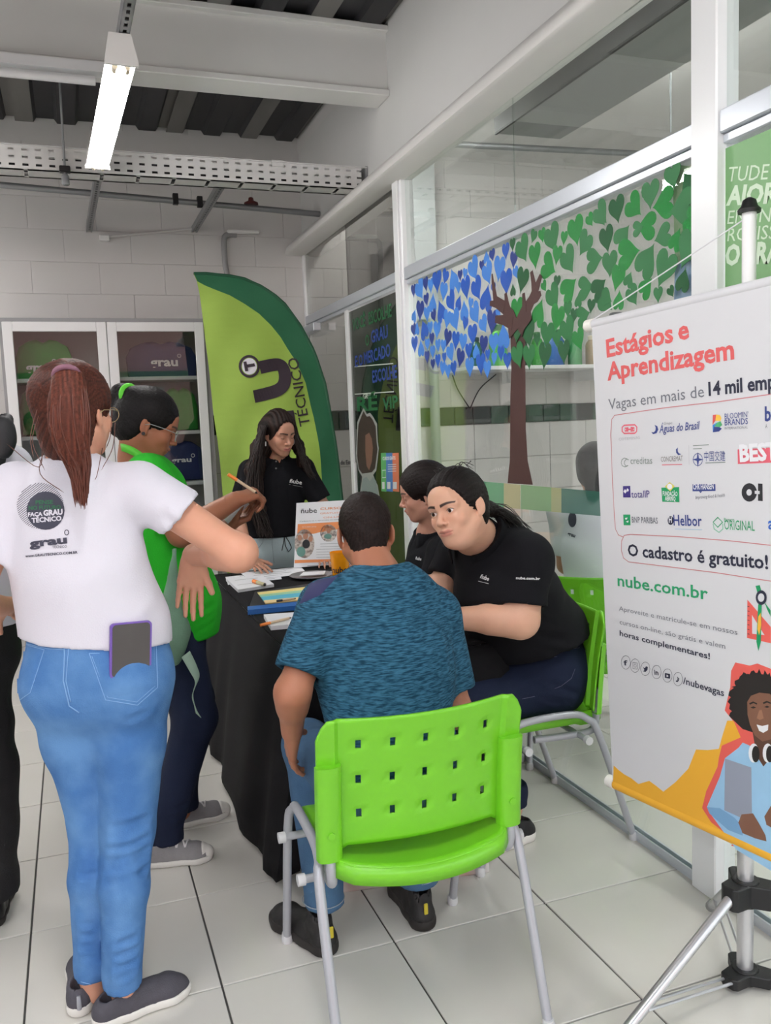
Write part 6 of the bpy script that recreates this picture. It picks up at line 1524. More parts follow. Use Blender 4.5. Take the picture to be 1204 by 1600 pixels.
gs = mat('grey_canvas',(136,134,136),.85,noise=.1,nscale=60,bump=.3,bscale=400); wl = mat('white_lace',(222,220,220),.7)
shoe((.135,2.965,0),(.355,2.925,0),w2,gs,rubber_w,h=.070,w=.040,laceM=wl); shoe((.215,3.215,0),(.470,3.245,0),w2,gs,rubber_w,h=.070,w=.040,laceM=wl)
Hs = Sdf(); cap_hair(Hs, C2, R2, 1.06, puff=.010); bun = px(190,618,3.14); tieg = px(202,617,3.10); Hs.cap(C2+R2@V3(0,-.08,.03),tieg,.05,.022,k=.04); Hs.ell(bun,(.040,.040,.042),k=.02); Hs.cap(bun,bun+V3(-.03,.0,-.12),.032,.018,k=.02)
v,f = mesh_sdf(Hs,.005); n = vnormals(v,f); tt,w_ = hair_tint(v,lin3((12,10,11)),lin3((24,21,22)),tieg,(-.9,0,.4),40); v = v+n*(w_*.002)[:,None]; bhm = hair_mat('black_hair',(26,22,22),None); h2 = np_mesh('hair', v, f, bhm, w2, tint=tt)
ta = nz(bun-tieg); tb1 = nz(np.cross(ta,V3(0,1,0))); tb2 = np.cross(ta,tb1); MB().tube([tieg+.031*(math.cos(a)*tb1+math.sin(a)*tb2) for a in np.linspace(0,6.283,20)],.010,8).build('hair_tie', mat('lime_tie',(90,200,50),.6), h2, smooth=60)
G = lambda x,y,z: C2+R2@(V3(x,y,z)*.967); glasses(G, mat('clear_grey_frame',(176,180,182),.15,metal=.3), w2, y=.106)
o = MB(); o.lathe([(.0,0),(.005,.001),(.006,.004),(.0,.006)],(0,0,0),10); er = G(.086,-.010,-.040); e_ = MB().tube([er,er+V3(0,-.006,0)],.0062,12).build('ear_stud', black, w2, smooth=60)
# lanyard round the neck
ly = root_at('lanyard', tuple(neck), 'lime green lanyard strap with white lettering round the writing woman\'s neck', 'lanyard')
pl_ = smoothpath([neck+V3(-.055,.03,.035),neck+V3(-.045,-.05,.040),neck+V3(.0,-.085,.015),neck+V3(.06,-.085,-.055),neck+V3(.11,-.05,-.16)],7)
mb = MB(); v = []
for i,p in enumerate(pl_):
    t = nz(pl_[min(i+1,len(pl_)-1)]-pl_[max(i-1,0)]); o_ = nz(p-neck*[1,1,0]-V3(0,0,p[2])); bn_ = nz(np.cross(t,o_)); v += [p+bn_*.013,p-bn_*.013]
mb.add(v,[(2*i,2*i+1,2*i+3,2*i+2) for i in range(len(pl_)-1)]); lo_ = mb.build('strap', mat('lime_strap',(86,190,52),.6), ly, smooth=60, solid=.002)
bvl = bvh_of(np.array(v), np.array([(2*i,2*i+1,2*i+3,2*i+2) for i in range(len(pl_)-1)]))
cloth_text(bvl,'grau',(188,693),(205,701),3.6,wl,ly,.04,.003)
# pad and pen in her hands
pd = root_at('notepad', tuple(px(368,805,3.08)), 'small white notepad held in the writing woman\'s hand', 'notepad')
q = [px(350,812,3.05),px(382,783,3.05),px(388,786,3.13),px(356,818,3.13)]; nq = nz(np.cross(q[1]-q[0],q[3]-q[0])); MB().add(q+[p-nq*.006 for p in q],[(0,1,2,3),(7,6,5,4),(0,4,5,1),(1,5,6,2),(2,6,7,3),(3,7,4,0)]).build('pages', paper, pd)
pen(px(356,741,2.98), px(402,771,2.98), 0, orange_pl, 'orange pen held upright in the writing woman\'s hand', .0055, px=False)
# sage green bag hanging at her hip
bg_ = root_at('shoulder_bag', (.22,2.9,.85), 'sage green cloth bag with a hanging pale strap, between the two standing women', 'bag')
sage = mat('sage_canvas',(104,138,116),.85,noise=.1,nscale=14,bump=.3,bscale=200); Sb = Sdf(); Sb.ell(px(276,985,2.86),(.042,.040,.060),k=.03); Sb.ell(px(268,1012,2.87),(.050,.045,.065),k=.04); Sb.cap(px(272,860,2.88),px(268,960,2.88),.012,.03,k=.03)
garment('bag_body', Sb, sage, bg_, .009, (.008,18,4))
pts = smoothpath([px(290,1022,2.84),px(302,1045,2.84),px(308,1062,2.84),px(301,1085,2.84),px(305,1105,2.84),px(310,1118,2.84)],6); v = []
for i,p in enumerate(pts): tw = V3(.015*math.cos(.3+i*.06),.004,.008); v += [p+tw,p-tw]
mb = MB(); mb.add(v,[(2*i,2*i+1,2*i+3,2*i+2) for i in range(len(pts)-1)]); mb.build('strap', mat('pale_sage_webbing',(150,176,158),.7), bg_, smooth=60, solid=.002)
# ---------------------------------------------------------------- 3: young woman standing behind the table
R3 = frame((.30,-.90,-.30),(.08,-.30,.95)); C3_ = px(437,677,4.60); fw = nz((.05,-1,0)); rt = np.cross(fw,Zu)
neck = V3(1.065,4.70,1.315); shR = neck+rt*.155-V3(0,0,.055); shL = neck-rt*.155-V3(0,0,.060); hipC = V3(1.05,4.76,.90); S = Sdf()
add_head(S, C3_, R3, 1.06, wide=.93, eyes_open=False, jaw=.92); S.cap(C3_+R3@V3(0,-.03,-.07),neck,.045,.050,k=.03); S.cap(neck,neck-V3(0,0,.06),.052,.058,k=.03); S.cap(shR,shL,.045,k=.03); S.cap(neck-V3(0,0,.15),hipC,.10,.11,k=.05,flat=(fw,.75))
elR,wrR = V3(.825,4.66,1.03),V3(.84,4.45,.805); elL,wrL = V3(1.315,4.66,1.03),V3(1.25,4.45,.80)
for s_,e_,w_ in ((shR,elR,wrR),(shL,elL,wrL)): S.cap(s_,e_,.045,.038,k=.02); S.cap(e_,w_,.038,.025,k=.02)
add_hand(S, wrR, V3(.25,-.92,-.22), V3(0,-.1,-1), 1, .95, curls=((.05,.12,.1),)*4, spread=.13, thumb=(.5,.8,0)); add_hand(S, wrL, V3(-.2,-.95,-.22), V3(0,-.1,-1), -1, .95, curls=((.05,.12,.1),)*4, spread=.13, thumb=(.5,.8,0))
for sg in (1,-1): a = hipC+rt*.085*sg; b = V3(a[0],4.74,.48); c = V3(a[0],4.78,.1); S.cap(a,b,.075,.05,k=.03); S.cap(b,c,.05,.034,k=.02); S.cap(c,c-V3(0,0,.05),.034,.03)
w3 = build_person('person with long dark wavy hair in black polo standing before the flag', S, (176,128,106), (C3_,R3,1.06,.93), lips=(176,104,98), fine=(head_box(C3_,1.06,.0026),hand_box(wrR,V3(.25,-.9,-.2))), base=(1.05,4.76,0))
add_eyes(C3_, R3, 1.06, R3[:,1], w3, wide=.93, open_=False)
def polo(parent, neck, shR, shL, elR, elL, hipC, fw, wd, dp_, M, sl=.19, axis=Zu, hem=.0, seed=1, cr=(), rs=.060, hshoulder=.055):
    T_ = Sdf(); T_.cap(neck-axis*.085,neck-V3(0,0,.12),.078,.11,k=.05,flat=(fw,.9)); T_.cap(neck-axis*.07,neck-axis*.012,.080,.068,k=.03); T_.cap(shR,shL,hshoulder,k=.03)
    ax = nz(hipC-neck); T_.cap(neck+ax*.14,neck+ax*.24,wd*.97,wd,k=.05,flat=(fw,dp_)); T_.cap(neck+ax*.24,hipC+V3(0,0,.05),wd,wd*1.05,k=.05,flat=(fw,dp_*1.05)); T_.cap(hipC+V3(0,0,.05),hipC-V3(0,0,.03),wd*1.06,wd*1.08,k=.04,flat=(fw,dp_*1.1))
    for s_,e_ in ((shR,elR),(shL,elL)):
        a = nz(e_-s_); c = s_+a*sl; T_.cap(s_,c+a*.03,rs,rs*1.08,k=.03,cuts=[(c,a)]); T_.sub(Cap(c-a*.002,c+a*.05,rs-.013,rs-.008),.004)
    T_.sub(Cap(neck+axis*.018,neck+axis*.13,.050,.075),.006); T_.sub(Cap(neck-axis*.05+fw*.085,neck+axis*.03+fw*.06,.004,.016),.004)
    if hem: T_.cut((0,0,hem),(0,0,-1),hipC-V3(.4,.4,.4),hipC+V3(.4,.4,.10))
    return garment('polo_shirt', T_, M, parent, .009, (.0035,12,seed), (1,1,1.2), cr)
def collar(parent, neck, fw, M, up=.028, r=.060, open_=.5, axis=Zu):
    fw = nz(fw-axis*np.dot(fw,axis)); rt_ = np.cross(fw,axis); v = []; n = 22
    for i in range(n+1):
        t = -math.pi/2+open_+ (2*math.pi-2*open_)*i/n+math.pi; d = math.cos(t)*rt_+math.sin(t)*fw*-1
        t2 = math.pi/2+open_+(2*math.pi-2*open_)*i/n; d = math.cos(t2)*rt_+math.sin(t2)*fw
        dip = .022*max(0,math.sin(t2)); v += [neck+d*(r-.004)+axis*(up-.012-dip), neck+d*(r+.010)+axis*(up-.002-dip), neck+d*(r+.026)+axis*(-.022-dip*1.4)]
    mb = MB(); mb.add(v,[(3*i+j,3*i+j+1,3*i+j+4,3*i+j+3) for i in range(n) for j in (0,1)]); return mb.build('collar', M, parent, smooth=60, solid=.003)
p3,bp3,_,_ = polo(w3, neck, shR, shL, elR, elL, hipC, fw, .150, .68, black_tee, sl=.20, hem=.885, seed=21, axis=nz(C3_-neck+Zu*.1))
collar(p3, neck, fw, black_tee, r=.062, axis=nz(C3_-neck+Zu*.1))
nub = mat('white_embroidery',(226,226,226),.6)
cloth_text(bp3,'ñube',(452,754),(471,757),6.5,nub,p3,.02); cloth_line(bp3,[(451,757),(460,758.5),(472,761)],.0008,nub,p3,'print_line')
for y_ in (721,732): 
    h_ = hit(bp3, 431,y_,.002)
    if h_ is not None: MB().tube([h_,h_+V3(0,-.003,0)],.005,8).build('button', mat('grey_button',(110,110,112),.3), p3)
J = Sdf(); J.cap(hipC+V3(0,0,.03),hipC-V3(0,0,.07),.150,.165,k=.04,flat=(fw,.72))
for sg in (1,-1): a = hipC+rt*.085*sg-V3(0,0,.06); b = V3(a[0],4.74,.48); c = V3(a[0],4.78,.1); J.cap(a,b,.092,.065,k=.035); J.cap(b,c,.065,.055,k=.02)
j3,bj3,_,_ = garment('jeans', J, pale_denim, w3, .010, (.003,12,24), (1,1,2))
for q in ([(425,832),(425,850),(428,880)],[(390,838),(420,833),(460,832)],[(388,842),(394,852),(404,856),(410,848),(412,838)]): cloth_line(bj3, lerp_px(q,5), .0012, mat('grey_stitch',(120,130,134),.8), j3, 'stitching')
for q in ([(444,836),(442,850),(440,860)],[(444,836),(452,848),(455,856),(450,862),(445,852),(444,838)],[(444,836),(436,833)]): cloth_line(bj3, lerp_px(q,4), .0022, black, j3, 'drawstring',.003)
shoe((.96,4.70,0),(.94,4.47,0),w3,black,rubber_w); shoe((1.13,4.70,0),(1.15,4.47,0),w3,black,rubber_w)
Hs = Sdf(); kk = .93*1.06; L = lambda x,y,z: C3_+R3@(V3(x*.93,y,z)*kk)
Hs.u(Ell(L(0,-.018,.040),V3(.083,.106,.094)*kk,R3),.01); Hs.sub(Ell(L(0,.104,-.012),V3(.072,.082,.112)*kk,R3),.006); Hs.sub(Ell(L(0,.118,.045),V3(.050,.040,.050)*kk,R3),.02)
for sx,lst in ((-1,[(415,672),(405,700),(398,735),(395,770),(402,800),(412,822)]),(1,[(458,672),(466,700),(474,722),(482,738)])):
    p_ = [px(x,y,4.64-.006*i) for i,(x,y) in enumerate(lst)]; rad = [.035,.042,.050,.052,.042,.022] if sx < 0 else [.026,.030,.030,.016]
    for i in range(len(p_)-1): Hs.cap(p_[i],p_[i+1],rad[i],rad[i+1],k=.02,flat=(V3(0,1,0),.7))
Hs.cap(L(0,-.06,0),px(428,740,4.78),.08,.075,k=.04); Hs.cap(px(428,740,4.78),px(425,790,4.80),.075,.04,k=.03)
v,f = mesh_sdf(Hs,.006); n = vnormals(v,f); w_ = .5+.5*np.sin(v[:,0]*330+2.5*np.sin(v[:,2]*30)+v[:,1]*120); tt = lin3((18,12,11))*(1-w_[:,None])+lin3((44,30,26))*w_[:,None]; v = v+n*((w_-.5)*.006+.003*np.sin(v[:,2]*55))[:,None]
h3 = np_mesh('hair', v, f, hair_mat('dark_brown_hair',(40,28,24),None), w3, tint=tt)
paths = []
for i in range(70):
    sx = rr.rand() < .7; lst = [(412,668),(404,700),(396,740),(397,780),(408,812),(416,838)] if sx else [(458,672),(467,700),(478,730),(490,748)]
    dx,dy = rr.uniform(-13,12) if sx else rr.uniform(-6,8), rr.uniform(-.05,.01); paths.append(smoothpath([px(x+dx*(.3+.7*k/5)+2.5*math.sin(k*2+i),y+rr.uniform(-4,4),4.59+dy) for k,(x,y) in enumerate(lst)],4))
hair_strands(h3, mat('dark_brown_strands',(34,23,20),.45,noise=.3,nscale=40), paths, .0026)
MB().tube([px(458+1.8*math.cos(a),690+4.5*math.sin(a),4.56) for a in np.linspace(0,6.28,18)],.0014,6).build('hoop_earring', silver, w3); MB().tube([px(415,690,4.56),px(415,697,4.56)],.003,6).build('earring', silver, w3)
# ---------------------------------------------------------------- 4: man on the green chair, back view
R4 = frame((.20,.93,-.20),(.03,.18,1)); C4 = px(570,832,2.34)+V3(0,0,0); fw = nz((.08,1,0)); rt = np.cross(fw,Zu)
neck = V3(.782,2.235,1.065); shR = V3(.936,2.20,.950); shL = V3(.608,2.195,1.010); hipC = V3(.735,2.06,.545); elL = px(457,1082,2.12); wrL = V3(.503,2.20,.678); elR = px(712,1112,2.16); wrR = V3(.96,2.42,.64); S = Sdf()
add_head(S, C4, R4, 1.02, wide=1.03); S.cap(C4+R4@V3(0,-.035,-.06),neck,.056,.064,k=.03); S.cap(neck,neck-V3(0,0,.06),.052,.058,k=.03); S.cap(shR,shL,.055,k=.03); S.cap(neck-V3(0,0,.16),hipC,.09,.10,k=.05,flat=(fw,.75))
for s_,e_,w_ in ((shR,elR,wrR),(shL,elL,wrL)): S.cap(s_,e_,.050,.043,k=.02); S.cap(e_,w_,.043,.029,k=.02); S.cap(e_,e_+(w_-e_)*.3,.044,.042,k=.02)
hL = nz(V3(.12,.80,-.50)); add_hand(S, wrL, V3(.02,.45,-.85), V3(.95,.1,-.2), -1, 1.0, curls=((.15,.3,.2),(.2,.3,.2),(.2,.3,.2),(.2,.3,.2)), spread=.06, thumb=(.6,.5,.5)); add_hand(S, wrR, V3(-.4,.9,-.2), V3(0,0,-1), -1, 1.0, curls=((.4,.5,.3),)*4)
knL,knR = V3(.618,2.50,.520),V3(.900,2.50,.515); ankL_,ankR_ = V3(.590,2.285,.13),V3(.885,2.285,.135)
for a,b,c in ((hipC-rt*.09,knL,ankL_),(hipC+rt*.09,knR,ankR_)): S.cap(a,b,.08,.055,k=.03); S.cap(b,c,.05,.036,k=.02)
w4 = build_person('person in blue heathered T-shirt and jeans sitting on the lime chair, back to the viewer', S, (168,112,86), (C4,R4,1.02,1.03), lips=(140,84,76), fine=(head_box(C4,1.02,.0032),hand_box(wrL,V3(-.1,.55,-.8))), base=(.74,2.1,0))
teal = mat('heathered_teal_jersey', (20,54,74), .85, col2=(52,100,124), nscale=95, stretch=(.45,.45,3.0), bump=.25, bscale=300, spec=.15)
Tn = Sdf(); ax = nz(hipC-neck)
Tn.cap(neck-V3(0,0,.04),neck-V3(0,0,.10),.082,.13,k=.05,flat=(fw,.8)); Tn.cap(shR-V3(.006,0,0),shL+V3(.006,0,0),.066,k=.035); Tn.cap(neck+ax*.13,neck+ax*.26,.186,.184,k=.05,flat=(fw,.62)); Tn.cap(neck+ax*.26,hipC+V3(0,0,.07),.178,.168,k=.05,flat=(fw,.70)); Tn.cap(hipC+V3(0,0,.07),hipC-V3(0,0,.03),.168,.175,k=.04,flat=(fw,.72))
for s_,e_,ln in ((shR,elR,.215),(shL,elL,.190)):
    a = nz(e_-s_); c = s_+a*ln; Tn.cap(s_,c+a*.03,.068,.071,k=.03,cuts=[(c,a)]); Tn.sub(Cap(c-a*.002,c+a*.05,.052,.058),.004)
Tn.sub(Cap(neck-V3(0,0,.012),neck+V3(0,0,.1),.066,.085),.006)
cr = [((.63,2.08,.98),(.60,2.02,.70),.016,.007),((.925,2.08,.95),(.93,2.02,.72),.016,.008),((.60,2.08,1.0),(.56,2.1,.88),.014,.005),((.79,2.12,1.02),(.70,2.06,.9),.022,.004),((.79,2.12,1.02),(.86,2.06,.9),.022,.004),((.60,2.0,.66),(.80,1.93,.70),.02,.005),((.88,2.0,.66),(.70,1.93,.62),.02,.005)]
t4,b4,_,_ = garment('t_shirt', Tn, teal, w4, .008, (.004,10,31), (1,1,1.2), cr)
yoke = mat('dark_violet_jersey',(44,46,84),.85)
cloth_patch(b4,[(485,908),(528,900),(500,930),(466,945)],yoke,t4,'shoulder_yoke',.002,10,8)
cloth_line(b4, lerp_px([(553,893),(570,898),(590,903),(606,904),(622,902)],4), .0045, mat('teal_rib',(30,84,108),.85), t4, 'neck_rib', .002)
J = Sdf(); J.cap(hipC+V3(0,.0,.01),hipC-V3(0,0,.01),.16,.165,k=.04,flat=(fw,.8))
for a,b,c in ((hipC-rt*.085,knL,ankL_),(hipC+rt*.085,knR,ankR_)): J.cap(a,b,.095,.074,k=.03); J.cap(b,c+V3(0,0,.05),.072,.058,k=.03); J.cap(c+V3(0,0,.06),c-V3(0,0,.01),.058,.060,k=.01); J.cut(c-V3(0,0,.01),(0,0,-1),c-V3(.15,.15,.2),c+V3(.15,.15,.05))
cr = [((x-.06,2.22,z),(x+.06,2.22,z+.015),.010,.006) for x in (.59,.885) for z in (.30,.26,.22,.19)]+[((.53,2.42,.56),(.66,2.40,.60),.014,.006),((.53,2.46,.54),(.64,2.47,.60),.012,.005)]
j4,bj4,_,_ = garment('jeans', J, mid_denim, w4, .008, (.004,14,34), (1,1,1.5), cr)
for c in (ankL_,ankR_): MB().tube([c+V3(.0605*math.cos(a),.0605*math.sin(a),.010) for a in np.linspace(0,6.283,26)],.0014,6).build('hem_stitching', mat('denim_stitch',(150,160,170),.8), j4)
bt = mat('black_leather',(30,28,28),.6,noise=.2,nscale=20,bump=.2,bscale=200); yt = mat('yellow_tab',(196,180,50),.6)
for a,b in (((.592,2.215,0),(.487,2.47,0)),((.880,2.215,0),(.895,2.49,0))):
    s_ = shoe(a,b,w4,bt,mat('dark_rubber',(40,36,34),.7),h=.105,w=.046,sole=.034)
    d_ = nz(V3(b)-V3(a)); q = V3(a)+d_*.003+V3(0,0,.072); n_ = V3(-d_[1],d_[0],0); MB().box((-.006,-.003,-.017),(.006,.003,.017),.002).build('pull_tab', yt, s_).matrix_world = Matrix.Translation(Vector(q))
Hs = Sdf(); k_ = .93*1.02; L = lambda x,y,z: C4+R4@(V3(x*1.03,y,z)*k_)
Hs.u(Ell(L(0,-.016,.036),V3(.0785,.0985,.0885)*k_,R4),.01); Hs.u(Ell(L(0,-.058,-.030),V3(.056,.046,.062)*k_,R4),.03); Hs.sub(Ell(L(0,.112,-.040),V3(.086,.098,.104)*k_,R4),.006)
for sx in (-1,1): Hs.sub(Ell(L(sx*.088,.000,-.044),V3(.028,.038,.052)*k_,R4),.008)
v,f = mesh_sdf(Hs,.0042); n = vnormals(v,f); cw = L(-.02,-.075,.085); tt,w_ = hair_tint(v,lin3((18,12,11)),lin3((36,24,21)),cw,(0,-.6,.8),60); v = v+n*(w_*.0028+waves(v,.0012,160,3))[:,None]
np_mesh('hair', v, f, hair_mat('cropped_brown_hair',(44,32,28),None), w4, tint=tt)
# ---------------------------------------------------------------- 5: woman in black polo leaning over the table, face to the man
R5 = frame((-.86,-.51,-.08),(-.36,.06,.93)); E5 = px(692,800,2.40); C5 = E5-R5[:,1]*.072
neck = V3(1.245,2.560,1.105); shN = V3(1.365,2.435,1.035); shF = px(714,862,2.76); hipC = V3(1.520,2.68,.56); elN = px(812,968,2.40); wrN = px(700,966,2.50); elF = px(686,925,2.74); wrF = px(612,893,2.86); S = Sdf(); fw = nz((-.97,-.12,.0)); 
add_head(S, C5, R5, 1.06, wide=1.05, jaw=1.0); S.cap(C5+R5@V3(0,-.03,-.06),neck,.060,.068,k=.03); S.cap(C5+R5@V3(0,.02,-.085),neck+V3(-.02,0,.005),.045,.050,k=.03); S.cap(neck,neck-V3(-.03,0,.06),.064,.066,k=.03); S.cap(shN,shF,.045,k=.03); S.cap(neck-V3(-.12,0,.15),hipC+V3(.02,0,.02),.07,.09,k=.05)
S.cap(shN,elN,.066,.060,k=.02); S.cap(elN,wrN,.056,.034,k=.02); S.cap(elN,elN+(wrN-elN)*.4,.058,.050,k=.02); S.cap(shF,elF,.052,.046,k=.02); S.cap(elF,wrF,.045,.030,k=.02)
add_hand(S, wrN, nz(wrN-elN), V3(0,0,-1), 1, .98, curls=((.3,.4,.3),)*4); add_hand(S, wrF, nz(wrF-elF), V3(0,0,-1), -1, .98, curls=((.3,.4,.3),)*4)
kN,kF = V3(1.17,2.57,.545),V3(1.17,2.80,.545); aN,aF = V3(1.385,2.625,.12),V3(1.30,2.86,.12)
for b,c in ((kN,aN),(kF,aF)): S.cap(hipC,b,.09,.06,k=.03); S.cap(b,c,.055,.036,k=.02); S.cap(c,c-V3(0,0,.06),.036,.03)
w5 = build_person('person in black polo with tied dark hair leaning on the table towards the man', S, (216,168,142), (C5,R5,1.06,1.06), lips=(196,126,114), brow=(54,36,30), fine=(head_box(C5,1.08,.0018),), base=(1.5,2.68,0))
add_eyes(C5, R5, 1.06, nz(R5[:,1]+V3(-.10,-.10,-.06)), w5, wide=1.06)
T5 = Sdf(); f5 = nz((-.80,-.10,.55))
T5.cap(neck-V3(-.035,0,.085),neck-V3(-.06,0,.13),.090,.14,k=.05); T5.cap(shN,shF,.076,.060,k=.04); T5.cap(neck-V3(-.085,0,.13),V3(1.435,2.65,.81),.178,.185,k=.06,flat=(f5,.70)); T5.cap(V3(1.435,2.65,.81),V3(1.525,2.67,.68),.188,.200,k=.06,flat=(f5,.74)); T5.cap(V3(1.525,2.67,.68),hipC+V3(0.02,0,.02),.200,.200,k=.05,flat=(f5,.84))
for s_,e_,ln,rr_ in ((shN,elN,.145,.082),(shF,elF,.095,.066)):
    a = nz(e_-s_); c = s_+a*ln; T5.cap(s_,c+a*.03,rr_,rr_*1.02,k=.035,cuts=[(c,nz(a+V3(.0,0,-.3)))]); T5.sub(Cap(c-a*.002,c+a*.06,rr_-.016,rr_-.010),.004)
a5 = nz(C5-neck+Zu*.05); T5.cap(neck-a5*.07,neck-a5*.012,.095,.082,k=.03); T5.sub(Cap(neck+a5*.020,neck+a5*.13,.064,.10),.006); T5.sub(Cap(neck+V3(-.095,-.03,-.05),neck+a5*.04+V3(-.05,-.02,0),.005,.020),.004); T5.cut((1.5,2.68,.695),nz((.25,0,-1)),(1.1,2.3,.3),(1.9,3.1,.76))
cr = [((1.30,2.42,.88),(1.46,2.46,.80),.016,.006),((1.34,2.42,.80),(1.52,2.46,.74),.016,.006),((1.38,2.42,.72),(1.58,2.48,.68),.016,.006),((1.34,2.38,1.08),(1.33,2.36,.96),.018,.006),((1.42,2.42,1.02),(1.40,2.37,.92),.018,.006)]
t5,b5,_,_ = garment('polo_shirt', T5, black_tee, w5, .008, (.004,11,41), (1,1,1), cr)
collar(t5, neck, nz((-.8,-.25,-.6)), black_tee, up=.046, r=.086, open_=.45, axis=a5)
cloth_text(b5,'nube.com.br',(806,905),(843,906),4.2,nub,t5,.03); cloth_text(b5,'ñube',(750,903),(763,908),7,nub,t5,.02); cloth_line(b5,[(747,908),(755,910),(763,912)],.0008,nub,t5,'print_line')
J = Sdf(); J.ell(hipC+V3(.01,0,.03),(.195,.215,.18),k=.04)
for b,c,y_ in ((kN,aN,2.60),(kF,aF,2.79)): a = V3(1.52,y_,.545); J.cap(a,b,.115,.085,k=.04); J.cap(b,c+V3(0,0,.05),.080,.058,k=.03); J.cap(c+V3(0,0,.06),c-V3(0,0,.01),.056,.056,k=.01); J.cut(c-V3(0,0,.0),(0,0,-1),c-V3(.12,.12,.2),c+V3(.12,.12,.05))
J.cut((1.4,2.6,.468),(0,0,-1),(1.30,2.3,.25),(1.8,3.1,.50))
cr = [((1.36,2.46,.58),(1.50,2.47,.52),.012,.006),((1.42,2.46,.62),(1.58,2.47,.54),.012,.006),((1.24,2.47,.56),(1.34,2.47,.50),.012,.005)]
j5,bj5,_,_ = garment('jeans', J, navy_denim, w5, .009, (.005,12,44), (1,1,1.4), cr)
for q in ([(858,1024),(880,1016),(905,1012)],[(898,1045),(892,1060),(876,1072),(866,1076)],[(812,1030),(870,1026)],[(815,1092),(835,1088)]): cloth_line(bj5, lerp_px(q,5), .0010, navy_st, j5, 'stitching')
bk = mat('black_mesh_shoe',(26,26,28),.7,noise=.2,nscale=60)
s5 = shoe((1.455,2.60,0),(1.205,2.555,0),w5,bk,rubber_w,h=.072,w=.043,sole=.034); MB().tube([V3(1.40,2.562,.060),V3(1.35,2.553,.048),V3(1.31,2.545,.052),V3(1.29,2.545,.060)],[.002,.004,.003,.001],6).build('side_stripe', rubber_w, s5, smooth=True)
shoe((1.36,2.87,0),(1.12,2.84,0),w5,bk,rubber_w,h=.072,w=.042,sole=.034)
Hs = Sdf(); cap_hair(Hs, C5, R5, 1.08, wide=1.06, puff=.007, hairline=.012); Hs.sub(Ell(C5+R5@V3(0,.098,-.02),V3(.092,.088,.098),R5),.02); tie5 = C5+R5@V3(.0,-.115,-.02); Hs.cap(C5+R5@V3(0,-.07,.0),tie5,.06,.028,k=.04)
pt = smoothpath([tie5,tie5+V3(.05,.02,-.01),px(800,812,2.56),px(815,835,2.55)],5)
for i in range(len(pt)-1): Hs.cap(pt[i],pt[i+1],.028-.0013*i,.028-.0013*(i+1),k=.012)
v,f = mesh_sdf(Hs,.0045); n = vnormals(v,f); tt,w_ = hair_tint(v,lin3((12,9,9)),lin3((28,21,20)),tie5,-R5[:,1],38); v = v+n*(w_*.004)[:,None]; h5 = np_mesh('hair', v, f, bhm, w5, tint=tt)
paths = []
for i in range(46):
    a = rr.uniform(-1,1); b = rr.uniform(-1,1); base = tie5+V3(rr.uniform(-.01,.03),rr.uniform(-.02,.02),rr.uniform(-.02,.02)); e_ = px(812+rr.uniform(-10,26),838+rr.uniform(-14,18),2.55+rr.uniform(-.04,.04)); m_ = (base+e_)/2+V3(0,0,.025+rr.uniform(-.01,.02)); paths.append(smoothpath([base,m_,e_],5))
for i in range(16):
    t = rr.uniform(.1,.9); a = C5+R5@(V3(rr.uniform(-.05,.05),-.02+.1*(t-.5),.118)*1.0); paths.append(smoothpath([a,a+V3(rr.uniform(-.02,.03),0,.010+rr.uniform(0,.01)),a+V3(rr.uniform(.01,.06),0,rr.uniform(-.01,.012))],4))
hair_strands(h5, mat('black_strands',(24,18,18),.45), paths, .0011)
# ---------------------------------------------------------------- 6: woman in profile behind
R6 = frame((-.90,.36,-.22),(-.20,.0,.97)); C6_ = px(661,770,3.17); neck = px(672,826,3.22)+V3(.0,0,-.02); fw = nz((-.93,.2,0)); rt = np.cross(fw,Zu)
shR = neck-V3(-.02,0,.05)+rt*.15*1; shL = neck-V3(-.02,0,.055)-rt*.15; hipC = V3(1.50,3.44,.56); S = Sdf()
add_head(S, C6_, R6, 1.0, wide=.97, eyes_open=False); S.cap(C6_+R6@V3(0,-.03,-.06),neck,.046,.052,k=.03); S.cap(neck,neck-V3(0,0,.06),.052,.058,k=.03); S.cap(shR,shL,.045,k=.03); S.cap(neck-V3(-.05,0,.16),hipC,.06,.08,k=.05)
el = [s_+V3(-.08,0,-.23) for s_ in (shR,shL)]; wr = [e_+V3(-.21,-.03,.02) for e_ in el]
for s_,e_,w_ in zip((shR,shL),el,wr): S.cap(s_,e_,.046,.038,k=.02); S.cap(e_,w_,.038,.026,k=.02)
add_hand(S, wr[0], V3(-.9,-.1,-.2), V3(0,0,-1), 1, .93); add_hand(S, wr[1], V3(-.9,-.1,-.2), V3(0,0,-1), -1, .93)
k6 = [V3(1.14,3.36,.53),V3(1.14,3.54,.53)]; a6 = [V3(1.25,3.36,.12),V3(1.25,3.54,.12)]
for b,c in zip(k6,a6): S.cap(hipC,b,.08,.055,k=.03); S.cap(b,c,.05,.035,k=.02); S.cap(c,c-V3(0,0,.06),.035,.03)
w6 = build_person('person with sleek dark hair in black polo, in profile by the glass post', S, (186,136,116), (C6_,R6,1.0,.97), lips=(168,98,94), fine=(head_box(C6_,1.0,.0024),), base=(1.5,3.44,0))
add_eyes(C6_, R6, 1.0, R6[:,1], w6, wide=.97, open_=False)
p6,b6,_,_ = polo(w6, neck, shR, shL, el[0], el[1], hipC, fw, .150, .78, black_tee, sl=.17, seed=51, axis=nz(C6_-neck+Zu*.1)); collar(p6, neck, fw, black_tee, up=.03, r=.062, axis=nz(C6_-neck+Zu*.1))
cloth_text(b6,'ñube',(649,874),(658,876),5,nub,p6,.02)
J = Sdf(); J.ell(hipC,(.16,.18,.11),k=.04)
